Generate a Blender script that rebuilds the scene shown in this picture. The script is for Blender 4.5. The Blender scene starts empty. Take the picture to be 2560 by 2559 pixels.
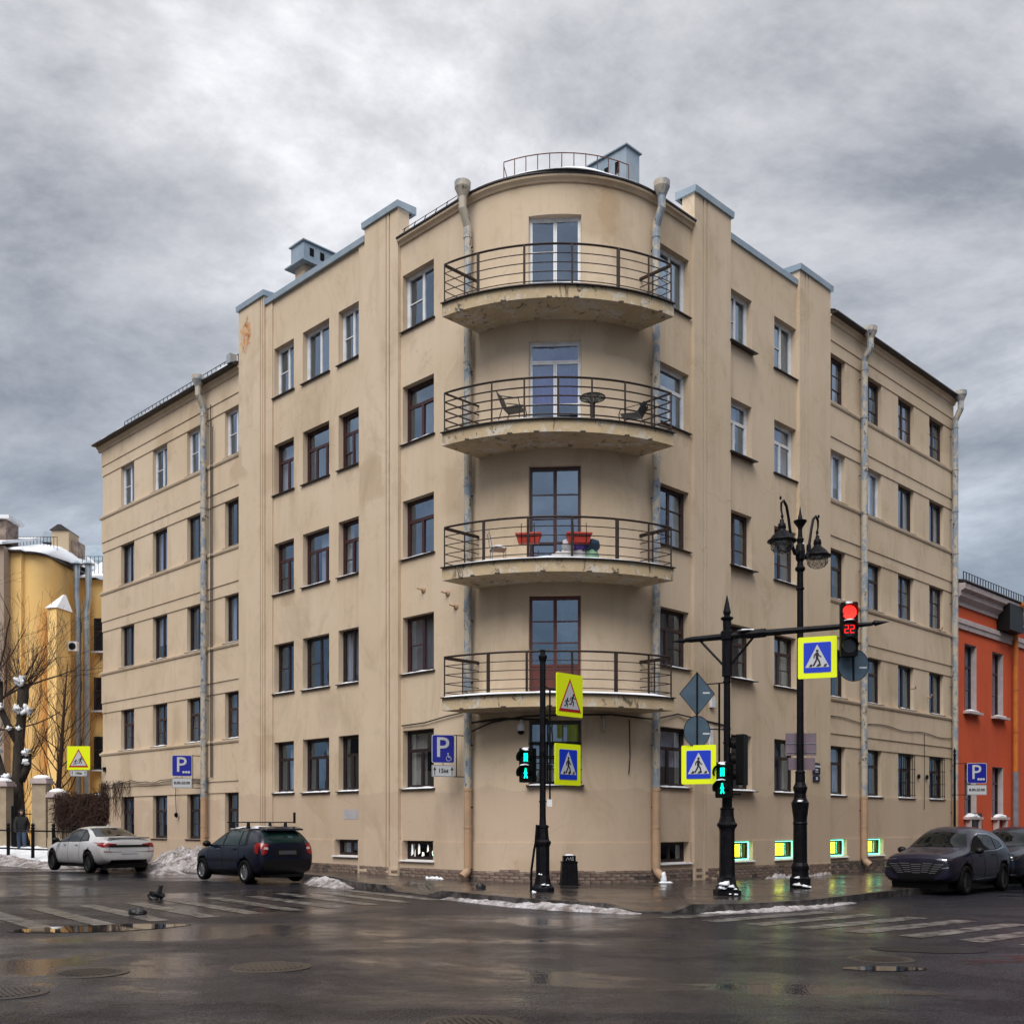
import bpy, bmesh, math, random
from mathutils import Vector, Matrix, noise
from mathutils.bvhtree import BVHTree
random.seed(7)
SC = bpy.context.scene
COL = SC.collection
PI = math.pi
R_ = math.radians

# ------------------------------------------------------------------ camera
cam_d = bpy.data.cameras.new('camera')
cam = bpy.data.objects.new('camera', cam_d)
COL.objects.link(cam)
cam.location = (0, 0, 1.65)
cam.rotation_euler = (R_(90), 0, 0)
cam_d.sensor_width = 36
cam_d.lens = 2653 / 2560 * 36
cam_d.shift_y = 780.5 / 2560
cam_d.clip_start = 0.1
cam_d.clip_end = 3000
SC.camera = cam

# ------------------------------------------------------------------ sky
SUN_EL, SUN_AZ = R_(52), R_(200)      # azimuth clockwise from +Y: behind the camera, a little to the left
w = bpy.data.worlds.new('World')
SC.world = w
w.use_nodes = True
nt = w.node_tree
nt.nodes.clear()
def N(t, **k):
    n = nt.nodes.new(t)
    for a, b in k.items():
        setattr(n, a, b)
    return n
def LK(a, b):
    nt.links.new(a, b)
tc = N('ShaderNodeTexCoord')
sep = N('ShaderNodeSeparateXYZ')
LK(tc.outputs['Generated'], sep.inputs[0])
mx = N('ShaderNodeMath', operation='MAXIMUM')
LK(sep.outputs[2], mx.inputs[0]); mx.inputs[1].default_value = 0.0
ad = N('ShaderNodeMath', operation='ADD')
LK(mx.outputs[0], ad.inputs[0]); ad.inputs[1].default_value = 0.30
dv = []
for i in (0, 1):
    d = N('ShaderNodeMath', operation='DIVIDE')
    LK(sep.outputs[i], d.inputs[0]); LK(ad.outputs[0], d.inputs[1]); dv.append(d)
cmb = N('ShaderNodeCombineXYZ')
LK(dv[0].outputs[0], cmb.inputs[0]); LK(dv[1].outputs[0], cmb.inputs[1])
mp = N('ShaderNodeMapping')
mp.inputs['Rotation'].default_value = (0, 0, R_(52))
mp.inputs['Scale'].default_value = (1.0, 1.3, 1)
mp.inputs['Location'].default_value = (3.1, 1.7, 0)
LK(cmb.outputs[0], mp.inputs[0])
n1 = N('ShaderNodeTexNoise')
n1.inputs['Scale'].default_value = 1.75; n1.inputs['Detail'].default_value = 9
n1.inputs['Roughness'].default_value = 0.64; n1.inputs['Distortion'].default_value = 0.22
LK(mp.outputs[0], n1.inputs['Vector'])
n2 = N('ShaderNodeTexNoise')
n2.inputs['Scale'].default_value = 0.55; n2.inputs['Detail'].default_value = 3
LK(mp.outputs[0], n2.inputs['Vector'])
mxn = N('ShaderNodeMix'); mxn.data_type = 'FLOAT'
mxn.inputs[0].default_value = 0.30
LK(n1.outputs['Fac'], mxn.inputs[2]); LK(n2.outputs['Fac'], mxn.inputs[3])
cr = N('ShaderNodeValToRGB')
cr.color_ramp.elements[0].position = 0.37; cr.color_ramp.elements[0].color = (0.145, 0.152, 0.168, 1)
cr.color_ramp.elements[1].position = 0.63; cr.color_ramp.elements[1].color = (0.62, 0.62, 0.63, 1)
e = cr.color_ramp.elements.new(0.5); e.color = (0.345, 0.347, 0.358, 1)
LK(mxn.outputs[0], cr.inputs[0])
# cloud base low over the horizon is a thicker, bluer grey all the way round
hz = N('ShaderNodeMapRange')
hz.inputs['From Min'].default_value = 0.0; hz.inputs['From Max'].default_value = 0.60
hz.interpolation_type = 'SMOOTHSTEP'
LK(sep.outputs[2], hz.inputs[0])
hcr = N('ShaderNodeValToRGB')
hcr.color_ramp.elements[0].color = (0.20, 0.265, 0.345, 1)
hcr.color_ramp.elements[1].color = (1.0, 0.99, 0.98, 1)
LK(hz.outputs[0], hcr.inputs[0])
mul = N('ShaderNodeMix'); mul.data_type = 'RGBA'; mul.blend_type = 'MULTIPLY'
mul.inputs[0].default_value = 1.0
LK(cr.outputs[0], mul.inputs[6]); LK(hcr.outputs[0], mul.inputs[7])
sky = N('ShaderNodeTexSky')
sky.sky_type = 'NISHITA'; sky.sun_disc = False
sky.sun_elevation = SUN_EL; sky.sun_rotation = SUN_AZ
skm = N('ShaderNodeMix'); skm.data_type = 'RGBA'; skm.blend_type = 'MULTIPLY'
skm.inputs[0].default_value = 1.0
skm.inputs[7].default_value = (0.1, 0.1, 0.1, 1)
LK(sky.outputs[0], skm.inputs[6])
mixs = N('ShaderNodeMix'); mixs.data_type = 'RGBA'
mixs.inputs[0].default_value = 0.90
LK(skm.outputs[2], mixs.inputs[6]); LK(mul.outputs[2], mixs.inputs[7])
bg = N('ShaderNodeBackground'); bg.inputs[1].default_value = 1.0
LK(mixs.outputs[2], bg.inputs[0])
wo = N('ShaderNodeOutputWorld')
LK(bg.outputs[0], wo.inputs[0])

# ------------------------------------------------------------------ sun behind the cloud
sd = bpy.data.lights.new('sun', 'SUN')
sd.energy = 1.5; sd.angle = R_(46); sd.color = (1.0, 0.965, 0.91)
sun = bpy.data.objects.new('sun', sd)
COL.objects.link(sun)
_d = Vector((math.sin(SUN_AZ) * math.cos(SUN_EL), math.cos(SUN_AZ) * math.cos(SUN_EL), math.sin(SUN_EL)))
sun.rotation_euler = _d.to_track_quat('Z', 'Y').to_euler()
sun.location = _d * 60

SC.view_settings.view_transform = 'Standard'
SC.view_settings.look = 'None'
SC.view_settings.exposure = 1.15
SC.view_settings.gamma = 1
SC.view_settings.use_curve_mapping = False
SC.cycles.max_bounces = 6
SC.cycles.transparent_max_bounces = 10
SC.cycles.use_denoising = True

# ------------------------------------------------------------------ materials
MATS = {}
def mat(name, col, rough=0.6, metal=0.0, col2=None, scale=3.0, detail=5, mixp=(0.4, 0.6), bump=0.0, bscale=40.0,
        emit=None, estr=0.0, spec=0.5, stretch=(1, 1, 1), rough2=None, coat=0.0, coord='Object'):
    m = bpy.data.materials.new(name)
    m.use_nodes = True
    t = m.node_tree
    b = t.nodes['Principled BSDF']
    b.inputs['Base Color'].default_value = (*col, 1)
    b.inputs['Roughness'].default_value = rough
    b.inputs['Metallic'].default_value = metal
    b.inputs['Specular IOR Level'].default_value = spec
    b.inputs['Coat Weight'].default_value = coat
    b.inputs['Coat Roughness'].default_value = 0.06
    if emit:
        b.inputs['Emission Color'].default_value = (*emit, 1)
        b.inputs['Emission Strength'].default_value = estr
    if col2 or bump or rough2 is not None:
        c = t.nodes.new('ShaderNodeTexCoord')
        mpn = t.nodes.new('ShaderNodeMapping')
        mpn.inputs['Scale'].default_value = stretch
        t.links.new(c.outputs[coord], mpn.inputs[0])
    if col2 or rough2 is not None:
        nz = t.nodes.new('ShaderNodeTexNoise')
        nz.inputs['Scale'].default_value = scale; nz.inputs['Detail'].default_value = detail
        nz.inputs['Roughness'].default_value = 0.6
        t.links.new(mpn.outputs[0], nz.inputs['Vector'])
        mr = t.nodes.new('ShaderNodeMapRange')
        mr.inputs['From Min'].default_value = mixp[0]; mr.inputs['From Max'].default_value = mixp[1]
        t.links.new(nz.outputs['Fac'], mr.inputs[0])
        if col2:
            mc = t.nodes.new('ShaderNodeMix'); mc.data_type = 'RGBA'
            mc.inputs[6].default_value = (*col, 1); mc.inputs[7].default_value = (*col2, 1)
            t.links.new(mr.outputs[0], mc.inputs[0])
            t.links.new(mc.outputs[2], b.inputs['Base Color'])
        if rough2 is not None:
            mf = t.nodes.new('ShaderNodeMix'); mf.data_type = 'FLOAT'
            mf.inputs[2].default_value = rough; mf.inputs[3].default_value = rough2
            t.links.new(mr.outputs[0], mf.inputs[0])
            t.links.new(mf.outputs[0], b.inputs['Roughness'])
    if bump:
        nb = t.nodes.new('ShaderNodeTexNoise')
        nb.inputs['Scale'].default_value = bscale; nb.inputs['Detail'].default_value = 4
        t.links.new(mpn.outputs[0], nb.inputs['Vector'])
        bp = t.nodes.new('ShaderNodeBump')
        bp.inputs['Strength'].default_value = bump; bp.inputs['Distance'].default_value = 0.02
        t.links.new(nb.outputs['Fac'], bp.inputs['Height'])
        t.links.new(bp.outputs[0], b.inputs['Normal'])
    MATS[name] = m
    return m

class NG:
    """small node helper for the richer materials"""
    def __init__(s, name):
        s.m = bpy.data.materials.new(name); s.m.use_nodes = True
        s.t = s.m.node_tree; s.b = s.t.nodes['Principled BSDF']; MATS[name] = s.m
        s.c = s.t.nodes.new('ShaderNodeNewGeometry').outputs['Position']
    def L(s, a, b): s.t.links.new(a, b)
    def map(s, sc=(1, 1, 1), loc=(0, 0, 0)):
        n = s.t.nodes.new('ShaderNodeMapping'); n.inputs['Scale'].default_value = sc; n.inputs['Location'].default_value = loc
        s.L(s.c, n.inputs[0]); return n.outputs[0]
    def noise(s, scale, detail=5, rough=0.6, vec=None, dist=0.0):
        n = s.t.nodes.new('ShaderNodeTexNoise')
        n.inputs['Scale'].default_value = scale; n.inputs['Detail'].default_value = detail
        n.inputs['Roughness'].default_value = rough; n.inputs['Distortion'].default_value = dist
        s.L(vec if vec else s.c, n.inputs['Vector']); return n.outputs['Fac']
    def rng(s, v, a, b, c=0.0, d=1.0):
        n = s.t.nodes.new('ShaderNodeMapRange')
        for i, x in zip(('From Min', 'From Max', 'To Min', 'To Max'), (a, b, c, d)):
            n.inputs[i].default_value = x
        s.L(v, n.inputs[0]); return n.outputs[0]
    def mix(s, f, a, b):
        n = s.t.nodes.new('ShaderNodeMix'); n.data_type = 'RGBA'
        for i, x in ((0, f), (6, a), (7, b)):
            if isinstance(x, (int, float)): n.inputs[i].default_value = x
            elif isinstance(x, tuple): n.inputs[i].default_value = (*x, 1)
            else: s.L(x, n.inputs[i])
        return n.outputs[2]
    def math(s, op, a, b=0.0):
        n = s.t.nodes.new('ShaderNodeMath'); n.operation = op
        for i, x in ((0, a), (1, b)):
            if isinstance(x, (int, float)): n.inputs[i].default_value = x
            else: s.L(x, n.inputs[i])
        return n.outputs[0]
    def z(s):
        n = s.t.nodes.new('ShaderNodeSeparateXYZ'); s.L(s.c, n.inputs[0]); return n.outputs
    def dist(s, p, sc=(1, 1, 1)):
        a = s.t.nodes.new('ShaderNodeVectorMath'); a.operation = 'SUBTRACT'; s.L(s.c, a.inputs[0]); a.inputs[1].default_value = p
        m = s.t.nodes.new('ShaderNodeVectorMath'); m.operation = 'MULTIPLY'; s.L(a.outputs[0], m.inputs[0]); m.inputs[1].default_value = sc
        l = s.t.nodes.new('ShaderNodeVectorMath'); l.operation = 'LENGTH'; s.L(m.outputs[0], l.inputs[0]); return l.outputs['Value']
    def bump(s, h, st=0.3, d=0.02):
        n = s.t.nodes.new('ShaderNodeBump'); n.inputs['Strength'].default_value = st; n.inputs['Distance'].default_value = d
        s.L(h, n.inputs['Height']); s.L(n.outputs[0], s.b.inputs['Normal'])
    def out(s, col=None, rough=None):
        if col is not None: s.L(col, s.b.inputs['Base Color'])
        if rough is not None:
            if isinstance(rough, float): s.b.inputs['Roughness'].default_value = rough
            else: s.L(rough, s.b.inputs['Roughness'])

# ------------------------------------------------------------------ mesh helpers
WM = {}            # world matrix each object is built in
def tag(o, label=None, cat=None, group=None, kind=None):
    for k, v in (('label', label), ('category', cat), ('group', group), ('kind', kind)):
        if v: o[k] = v
    return o
def thing(name, label, cat, loc=(0, 0, 0), rz=0.0, group=None):
    o = bpy.data.objects.new(name, None); COL.objects.link(o)
    o.empty_display_size = 0.2
    o.location = loc; o.rotation_euler = (0, 0, rz)
    WM[o] = Matrix.Translation(loc) @ Matrix.Rotation(rz, 4, 'Z')
    return tag(o, label, cat, group)
def link(o, parent=None, M=None, local=False):
    """local: geometry is written in the parent's own frame; otherwise it is in world coordinates (times M)"""
    COL.objects.link(o)
    M = M or Matrix.Identity(4)
    o.matrix_basis = M
    if parent is not None:
        o.parent = parent
        if local:
            WM[o] = WM[parent] @ M
        else:
            o.matrix_parent_inverse = WM[parent].inverted(); WM[o] = M
    else:
        WM[o] = M
    return o

class MB:
    def __init__(s):
        s.v = []; s.f = []; s.mi = []; s.sm = []; s.mats = []; s.cur = 0; s.smooth = False
    def use(s, m):
        m = MATS[m] if isinstance(m, str) else m
        if m not in s.mats: s.mats.append(m)
        s.cur = s.mats.index(m); return s
    def pts(s, ps):
        i = len(s.v); s.v.extend([tuple(p) for p in ps]); return i
    def face(s, idx):
        s.f.append(tuple(idx)); s.mi.append(s.cur); s.sm.append(s.smooth)
    def quad(s, a, b, c, d):
        i = s.pts((a, b, c, d)); s.face((i, i + 1, i + 2, i + 3)); return s
    def poly(s, ps):
        i = s.pts(ps); s.face(range(i, i + len(ps))); return s
    def box(s, c, sz, M=None):
        x, y, z = c; a, b, h = sz[0] / 2, sz[1] / 2, sz[2] / 2
        ps = [Vector((x + i * a, y + j * b, z + k * h)) for k in (-1, 1) for j in (-1, 1) for i in (-1, 1)]
        if M: ps = [M @ p for p in ps]
        i = s.pts(ps)
        for q in ((0, 2, 3, 1), (4, 5, 7, 6), (0, 1, 5, 4), (2, 6, 7, 3), (0, 4, 6, 2), (1, 3, 7, 5)):
            s.face([i + k for k in q])
        return s
    def hexa(s, ps):      # 8 points, bottom ring then top ring
        i = s.pts(ps)
        for q in ((3, 2, 1, 0), (4, 5, 6, 7), (0, 1, 5, 4), (1, 2, 6, 5), (2, 3, 7, 6), (3, 0, 4, 7)):
            s.face([i + k for k in q])
        return s
    def prism(s, poly, z0, z1, M=None):
        n = len(poly)
        ps = [Vector((p[0], p[1], z0)) for p in poly] + [Vector((p[0], p[1], z1)) for p in poly]
        if M: ps = [M @ p for p in ps]
        i = s.pts(ps)
        s.face(range(i + n - 1, i - 1, -1)); s.face(range(i + n, i + 2 * n))
        for k in range(n):
            s.face((i + k, i + (k + 1) % n, i + n + (k + 1) % n, i + n + k))
        return s
    def tube(s, path, r, sides=8, cap=True, closed=False):
        path = [Vector(p) for p in path]; n = len(path)
        rr = r if isinstance(r, (list, tuple)) else [r] * n
        up = None; rings = []
        for k, p in enumerate(path):
            a = path[k - 1] if (k > 0 or closed) else p
            b = path[(k + 1) % n] if (k < n - 1 or closed) else p
            t = (b - a)
            t = t.normalized() if t.length > 1e-9 else Vector((0, 0, 1))
            if up is None:
                up = Vector((0, 0, 1)) if abs(t.z) < 0.9 else Vector((1, 0, 0))
            x = t.cross(up)
            x = x.normalized() if x.length > 1e-6 else t.orthogonal().normalized()
            y = x.cross(t).normalized(); up = y
            rings.append(s.pts([p + (x * math.cos(2 * PI * j / sides) + y * math.sin(2 * PI * j / sides)) * rr[k] for j in range(sides)]))
        m = n if closed else n - 1
        for k in range(m):
            a, b = rings[k], rings[(k + 1) % n]
            for j in range(sides):
                s.face((a + j, a + (j + 1) % sides, b + (j + 1) % sides, b + j))
        if cap and not closed:
            s.face([rings[0] + j for j in range(sides - 1, -1, -1)]); s.face([rings[-1] + j for j in range(sides)])
        return s
    def lathe(s, prof, sides=16, M=None, rot=0.0):
        rings = []
        for r, z in prof:
            ps = [Vector((r * math.cos(2 * PI * j / sides + rot), r * math.sin(2 * PI * j / sides + rot), z)) for j in range(sides)]
            if M: ps = [M @ p for p in ps]
            rings.append(s.pts(ps))
        for a, b in zip(rings, rings[1:]):
            for j in range(sides):
                s.face((a + j, a + (j + 1) % sides, b + (j + 1) % sides, b + j))
        s.face([rings[0] + j for j in range(sides - 1, -1, -1)]); s.face([rings[-1] + j for j in range(sides)])
        return s
    def grid(s, rows, closed=False):
        n = len(rows[0]); ids = [s.pts(r) for r in rows]
        for a, b in zip(ids, ids[1:]):
            for j in range(n if closed else n - 1):
                s.face((a + j, a + (j + 1) % n, b + (j + 1) % n, b + j))
        return s
    def blob(s, c, r, seg=8, rings=6, amp=0.25, seed=0, fl=0.5):
        rows = []
        for i in range(rings + 1):
            a = PI * i / rings; row = []
            for j in range(seg):
                b = 2 * PI * j / seg
                d = Vector((math.sin(a) * math.cos(b), math.sin(a) * math.sin(b), math.cos(a)))
                k = 1 + amp * noise.noise(d * 1.7 + Vector((seed, seed * 1.3, 0)))
                row.append(Vector(c) + Vector((d.x * r[0] * k, d.y * r[1] * k, max(d.z, -fl) * r[2] * k)))
            rows.append(row)
        return s.grid(rows, True)
    def mesh(s, name):
        m = bpy.data.meshes.new(name)
        m.from_pydata(s.v, [], s.f)
        for x in s.mats: m.materials.append(x)
        if len(s.mats) > 1: m.polygons.foreach_set('material_index', s.mi)
        if any(s.sm): m.polygons.foreach_set('use_smooth', s.sm)
        m.update(); return m
    def build(s, name, m=None, parent=None, M=None, local=False, smooth=False):
        if smooth: s.sm = [True] * len(s.f)
        if m is not None: s.mats = [MATS[m] if isinstance(m, str) else m]; s.mi = [0] * len(s.f)
        return link(bpy.data.objects.new(name, s.mesh(name)), parent, M, local)

def inst(src, parent, M, local=False, name=None):
    o = bpy.data.objects.new(name or src.name.split('.')[0], src.data)
    return link(o, parent, M, local)

def copy_tree(o, M, label=None, group=None, parent=None):
    c = o.copy(); COL.objects.link(c)
    if parent is None:
        c.matrix_basis = M; WM[c] = M
        if label: c['label'] = label
        if group: c['group'] = group
    else:
        c.parent = parent; WM[c] = WM[parent] @ c.matrix_basis
    for ch in list(o.children): copy_tree(ch, None, parent=c)
    return c

_TX = {}
def text_mesh(body, size, depth=0.004, bold=0.0):
    k = (body, size, depth, bold)
    if k not in _TX:
        cu = bpy.data.curves.new('text', 'FONT'); cu.body = body; cu.size = size; cu.extrude = depth
        cu.offset = bold; cu.align_x = 'CENTER'; cu.align_y = 'CENTER'; cu.resolution_u = 3
        o = bpy.data.objects.new('text', cu); COL.objects.link(o)
        dg = bpy.context.evaluated_depsgraph_get()
        me = bpy.data.meshes.new_from_object(o.evaluated_get(dg))
        me.materials.clear()
        bpy.data.objects.remove(o); _TX[k] = me
    return _TX[k].copy()

def G(x, y=0.0):                 # the street falls gently from left to right
    return -0.010 * x

def bez(p0, p1, p2, p3, n=10):
    p0, p1, p2, p3 = map(Vector, (p0, p1, p2, p3)); o = []
    for i in range(n + 1):
        t = i / n; o.append(p0 * (1 - t) ** 3 + p1 * 3 * t * (1 - t) ** 2 + p2 * 3 * t * t * (1 - t) + p3 * t ** 3)
    return o

# plaster of the corner house: stains, run marks, a repainted lower belt and one bare rusty patch
def plaster(name, c1, c2, cdark, patches=True):
    g = NG(name)
    big = g.rng(g.noise(0.35, 4), 0.35, 0.65)
    col = g.mix(big, c1, c2)
    st = g.noise(1.0, 6, 0.65, g.map((1.3, 1.3, 0.14)))
    col = g.mix(g.rng(st, 0.52, 0.76, 0, 0.42), col, cdark)
    col = g.mix(g.rng(g.noise(1.0, 6, 0.7, g.map((4.5, 4.5, 0.22), (3, 8, 1))), 0.56, 0.78, 0, 0.25), col, cdark)
    bl = g.noise(1.3, 7, 0.7)
    col = g.mix(g.rng(bl, 0.56, 0.8, 0, 0.5), col, cdark)
    if patches:
        xyz = g.z()
        h = g.math('ADD', xyz[2], g.math('MULTIPLY', g.noise(0.9, 3), -0.5))
        low = g.rng(h, 2.30, 2.32, 1.0, 0.0)
        col = g.mix(g.math('MULTIPLY', low, 0.55), col, (c1[0] * 0.86, c1[1] * 0.82, c1[2] * 0.88))
        d = g.math('ADD', g.dist((-8.9, 35.6, 18.0), (1.25, 1.25, 0.75)), g.math('MULTIPLY', g.noise(3.0, 6, 0.7), 1.1))
        col = g.mix(g.math('MULTIPLY', g.rng(d, 0.80, 1.02, 1.0, 0.0), g.rng(g.noise(5.5, 7, 0.75), 0.40, 0.52)), col, g.mix(g.rng(g.noise(3.5, 6, 0.7, g.map((1, 1, 1), (2, 6, 3))), 0.42, 0.6), (0.58, 0.27, 0.09), (0.28, 0.095, 0.035)))
        d = g.math('ADD', g.dist((2.45, 27.1, 17.4), (1.9, 1.9, 0.7)), g.math('MULTIPLY', g.noise(2.5, 6, 0.7), 1.3))
        col = g.mix(g.rng(d, 1.0, 1.3, 0.55, 0.0), col, (0.40, 0.25, 0.12))
        # squarish filler patches, soot and hair cracks
        vp = g.t.nodes.new('ShaderNodeTexVoronoi'); vp.inputs['Scale'].default_value = 0.55; vp.distance = 'CHEBYCHEV'; g.L(g.c, vp.inputs['Vector'])
        vs = g.t.nodes.new('ShaderNodeSeparateColor'); g.L(vp.outputs['Color'], vs.inputs[0])
        msk = g.math('MULTIPLY', g.rng(vs.outputs[0], 0.72, 0.74), g.rng(g.math('ADD', vp.outputs['Distance'], g.math('MULTIPLY', g.noise(2.0, 4), 0.25)), 0.48, 0.56, 1.0, 0.0))
        col = g.mix(g.math('MULTIPLY', msk, 0.62), col, (c1[0] * 1.06, c1[1] * 1.07, c1[2] * 1.14))
        msk2 = g.math('MULTIPLY', g.rng(vs.outputs[1], 0.80, 0.82), g.rng(g.math('ADD', vp.outputs['Distance'], g.math('MULTIPLY', g.noise(2.0, 4), 0.25)), 0.40, 0.55, 1.0, 0.0))
        col = g.mix(g.math('MULTIPLY', msk2, 0.48), col, (c1[0] * 0.76, c1[1] * 0.71, c1[2] * 0.66))
        col = g.mix(g.rng(g.noise(0.6, 8, 0.72, g.map((1, 1, 0.6), (11, 4, 2)), 0.8), 0.52, 0.76, 0, 0.68), col, cdark)
        ce = g.t.nodes.new('ShaderNodeTexVoronoi'); ce.feature = 'DISTANCE_TO_EDGE'; ce.inputs['Scale'].default_value = 0.42
        wv = g.t.nodes.new('ShaderNodeVectorMath'); wv.operation = 'ADD'; g.L(g.c, wv.inputs[0])
        nzc = g.t.nodes.new('ShaderNodeTexNoise'); nzc.inputs['Scale'].default_value = 1.3; nzc.inputs['Detail'].default_value = 6; g.L(g.c, nzc.inputs['Vector']); g.L(nzc.outputs['Color'], wv.inputs[1]); g.L(wv.outputs[0], ce.inputs['Vector'])
        ck = g.math('MULTIPLY', g.rng(ce.outputs['Distance'], 0.0, 0.008, 1.0, 0.0), g.rng(g.noise(0.45, 3), 0.54, 0.60))
        col = g.mix(g.math('MULTIPLY', ck, 0.32), col, (0.26, 0.20, 0.14))
        cr = g.noise(1.6, 8, 0.75, None, 0.6)
        col = g.mix(g.rng(cr, 0.72, 0.74, 0, 0.8), col, (0.62, 0.55, 0.46))
    g.out(col, 0.9)
    g.b.inputs['Specular IOR Level'].default_value = 0.25
    g.bump(g.noise(22, 5, 0.7), 0.22, 0.015)
plaster('plaster', (0.56, 0.442, 0.316), (0.615, 0.495, 0.372), (0.36, 0.272, 0.18))
plaster('yellow_plaster', (0.92, 0.60, 0.23), (0.94, 0.64, 0.27), (0.82, 0.51, 0.19), False)
plaster('beige_wall', (0.42, 0.33, 0.22), (0.46, 0.36, 0.25), (0.32, 0.25, 0.17), False)
plaster('grey_wall', (0.36, 0.28, 0.22), (0.40, 0.32, 0.26), (0.28, 0.22, 0.18), False)
plaster('red_plaster', (0.62, 0.105, 0.040), (0.55, 0.09, 0.036), (0.40, 0.065, 0.03), False)
plaster('pink_plaster', (0.40, 0.16, 0.12), (0.44, 0.18, 0.14), (0.30, 0.12, 0.10), False)

def slab_paint():
    g = NG('slab_paint')
    col = g.mix(g.rng(g.noise(1.2, 5), 0.4, 0.65), (0.52, 0.40, 0.25), (0.43, 0.33, 0.21))
    col = g.mix(g.rng(g.noise(2.6, 7, 0.75, None, 0.5), 0.54, 0.57, 0, 0.85), col, (0.54, 0.50, 0.44))
    col = g.mix(g.rng(g.noise(3.4, 7, 0.75, g.map((1, 1, 0.5), (5, 3, 1)), 0.7), 0.57, 0.61, 0, 0.85), col, (0.07, 0.058, 0.042))
    g.out(col, 0.85); g.bump(g.noise(9, 6, 0.7), 0.5, 0.03)
slab_paint()
def pipe_paint():
    g = NG('pipe_paint')
    n = g.noise(2.6, 6, 0.7, g.map((1.6, 1.6, 0.9)), 0.4)
    col = g.mix(g.rng(n, 0.50, 0.53), (0.43, 0.38, 0.31), (0.22, 0.26, 0.31))
    col = g.mix(g.rng(g.noise(5, 6, 0.7, g.map((1, 1, .7), (7, 2, 4))), 0.60, 0.63, 0, 0.9), col, (0.06, 0.055, 0.05))
    g.out(col, 0.55); g.bump(n, 0.3, 0.01)
pipe_paint()
mat('pipe_beige', (0.42, 0.27, 0.165), 0.65, col2=(0.34, 0.23, 0.15), scale=2, bump=0.15)
mat('pipe_orange', (0.52, 0.16, 0.02), 0.55, col2=(0.42, 0.12, 0.02), scale=3)
mat('galvanised', (0.42, 0.46, 0.50), 0.38, 0.7, col2=(0.30, 0.36, 0.43), scale=2.5, bump=0.1, bscale=8)
mat('zinc_cap', (0.34, 0.40, 0.46), 0.5, 0.35, col2=(0.26, 0.34, 0.42), scale=1.8, bump=0.1)
mat('roof_metal', (0.016, 0.013, 0.014), 0.45, 0.1, col2=(0.035, 0.026, 0.026), scale=3)
mat('iron_brown', (0.016, 0.011, 0.011), 0.5, 0.2, col2=(0.035, 0.019, 0.015), scale=12, spec=.3)
mat('iron_rust', (0.16, 0.05, 0.03), 0.7, col2=(0.09, 0.04, 0.03), scale=8)
mat('iron_black', (0.004, 0.004, 0.0055), 0.42, 0.0, spec=.13, col2=(0.008, 0.008, 0.011), scale=10, bump=0.08, bscale=50)
mat('black_plastic', (0.003, 0.003, 0.0035), 0.5, spec=.12)
mat('black_rubber', (0.005, 0.005, 0.005), 0.8, spec=.15, bump=0.1, bscale=90)
mat('cable', (0.02, 0.018, 0.018), 0.7)
mat('white_frame', (0.72, 0.73, 0.76), 0.35, col2=(0.62, 0.62, 0.64), scale=4)
mat('brown_frame', (0.055, 0.018, 0.020), 0.35, col2=(0.040, 0.014, 0.016), scale=6)
mat('dark_frame', (0.018, 0.012, 0.014), 0.4, col2=(0.030, 0.018, 0.018), scale=6)
mat('old_frame', (0.060, 0.032, 0.028), 0.6, col2=(0.035, 0.02, 0.02), scale=9, bump=0.2)
mat('door_red', (0.11, 0.022, 0.014), 0.5, col2=(0.08, 0.018, 0.014), scale=5)
mat('sill_metal', (0.030, 0.024, 0.026), 0.45, 0.2, col2=(0.05, 0.04, 0.04), scale=7)
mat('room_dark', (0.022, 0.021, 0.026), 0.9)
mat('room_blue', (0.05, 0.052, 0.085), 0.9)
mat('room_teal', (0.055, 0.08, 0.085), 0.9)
mat('curtain_white', (0.46, 0.46, 0.50), 0.9, col2=(0.34, 0.34, 0.38), scale=6, stretch=(4, 4, 0.3))
mat('curtain_lilac', (0.17, 0.12, 0.34), 0.9, col2=(0.10, 0.075, 0.26), scale=5, stretch=(4, 4, 0.3))
mat('curtain_grey', (0.15, 0.155, 0.18), 0.9, col2=(0.10, 0.105, 0.12), scale=6, stretch=(4, 4, 0.3))
mat('curtain_green', (0.10, 0.15, 0.12), 0.9, col2=(0.06, 0.09, 0.07), scale=4)
mat('snow', (0.82, 0.84, 0.88), 0.75, col2=(0.74, 0.77, 0.83), scale=4, bump=0.5, bscale=14)
def snow_dirty():
    g = NG('snow_dirty')
    n = g.noise(2.2, 8, 0.75)
    col = g.mix(g.rng(n, 0.40, 0.62), (0.16, 0.125, 0.11), (0.66, 0.64, 0.67))
    col = g.mix(g.rng(g.noise(9, 6, 0.8), 0.52, 0.62, 0, 0.75), col, (0.09, 0.07, 0.065))
    g.out(col, 0.8); g.bump(g.noise(16, 6, 0.8), 0.9, 0.05)
snow_dirty()
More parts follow.
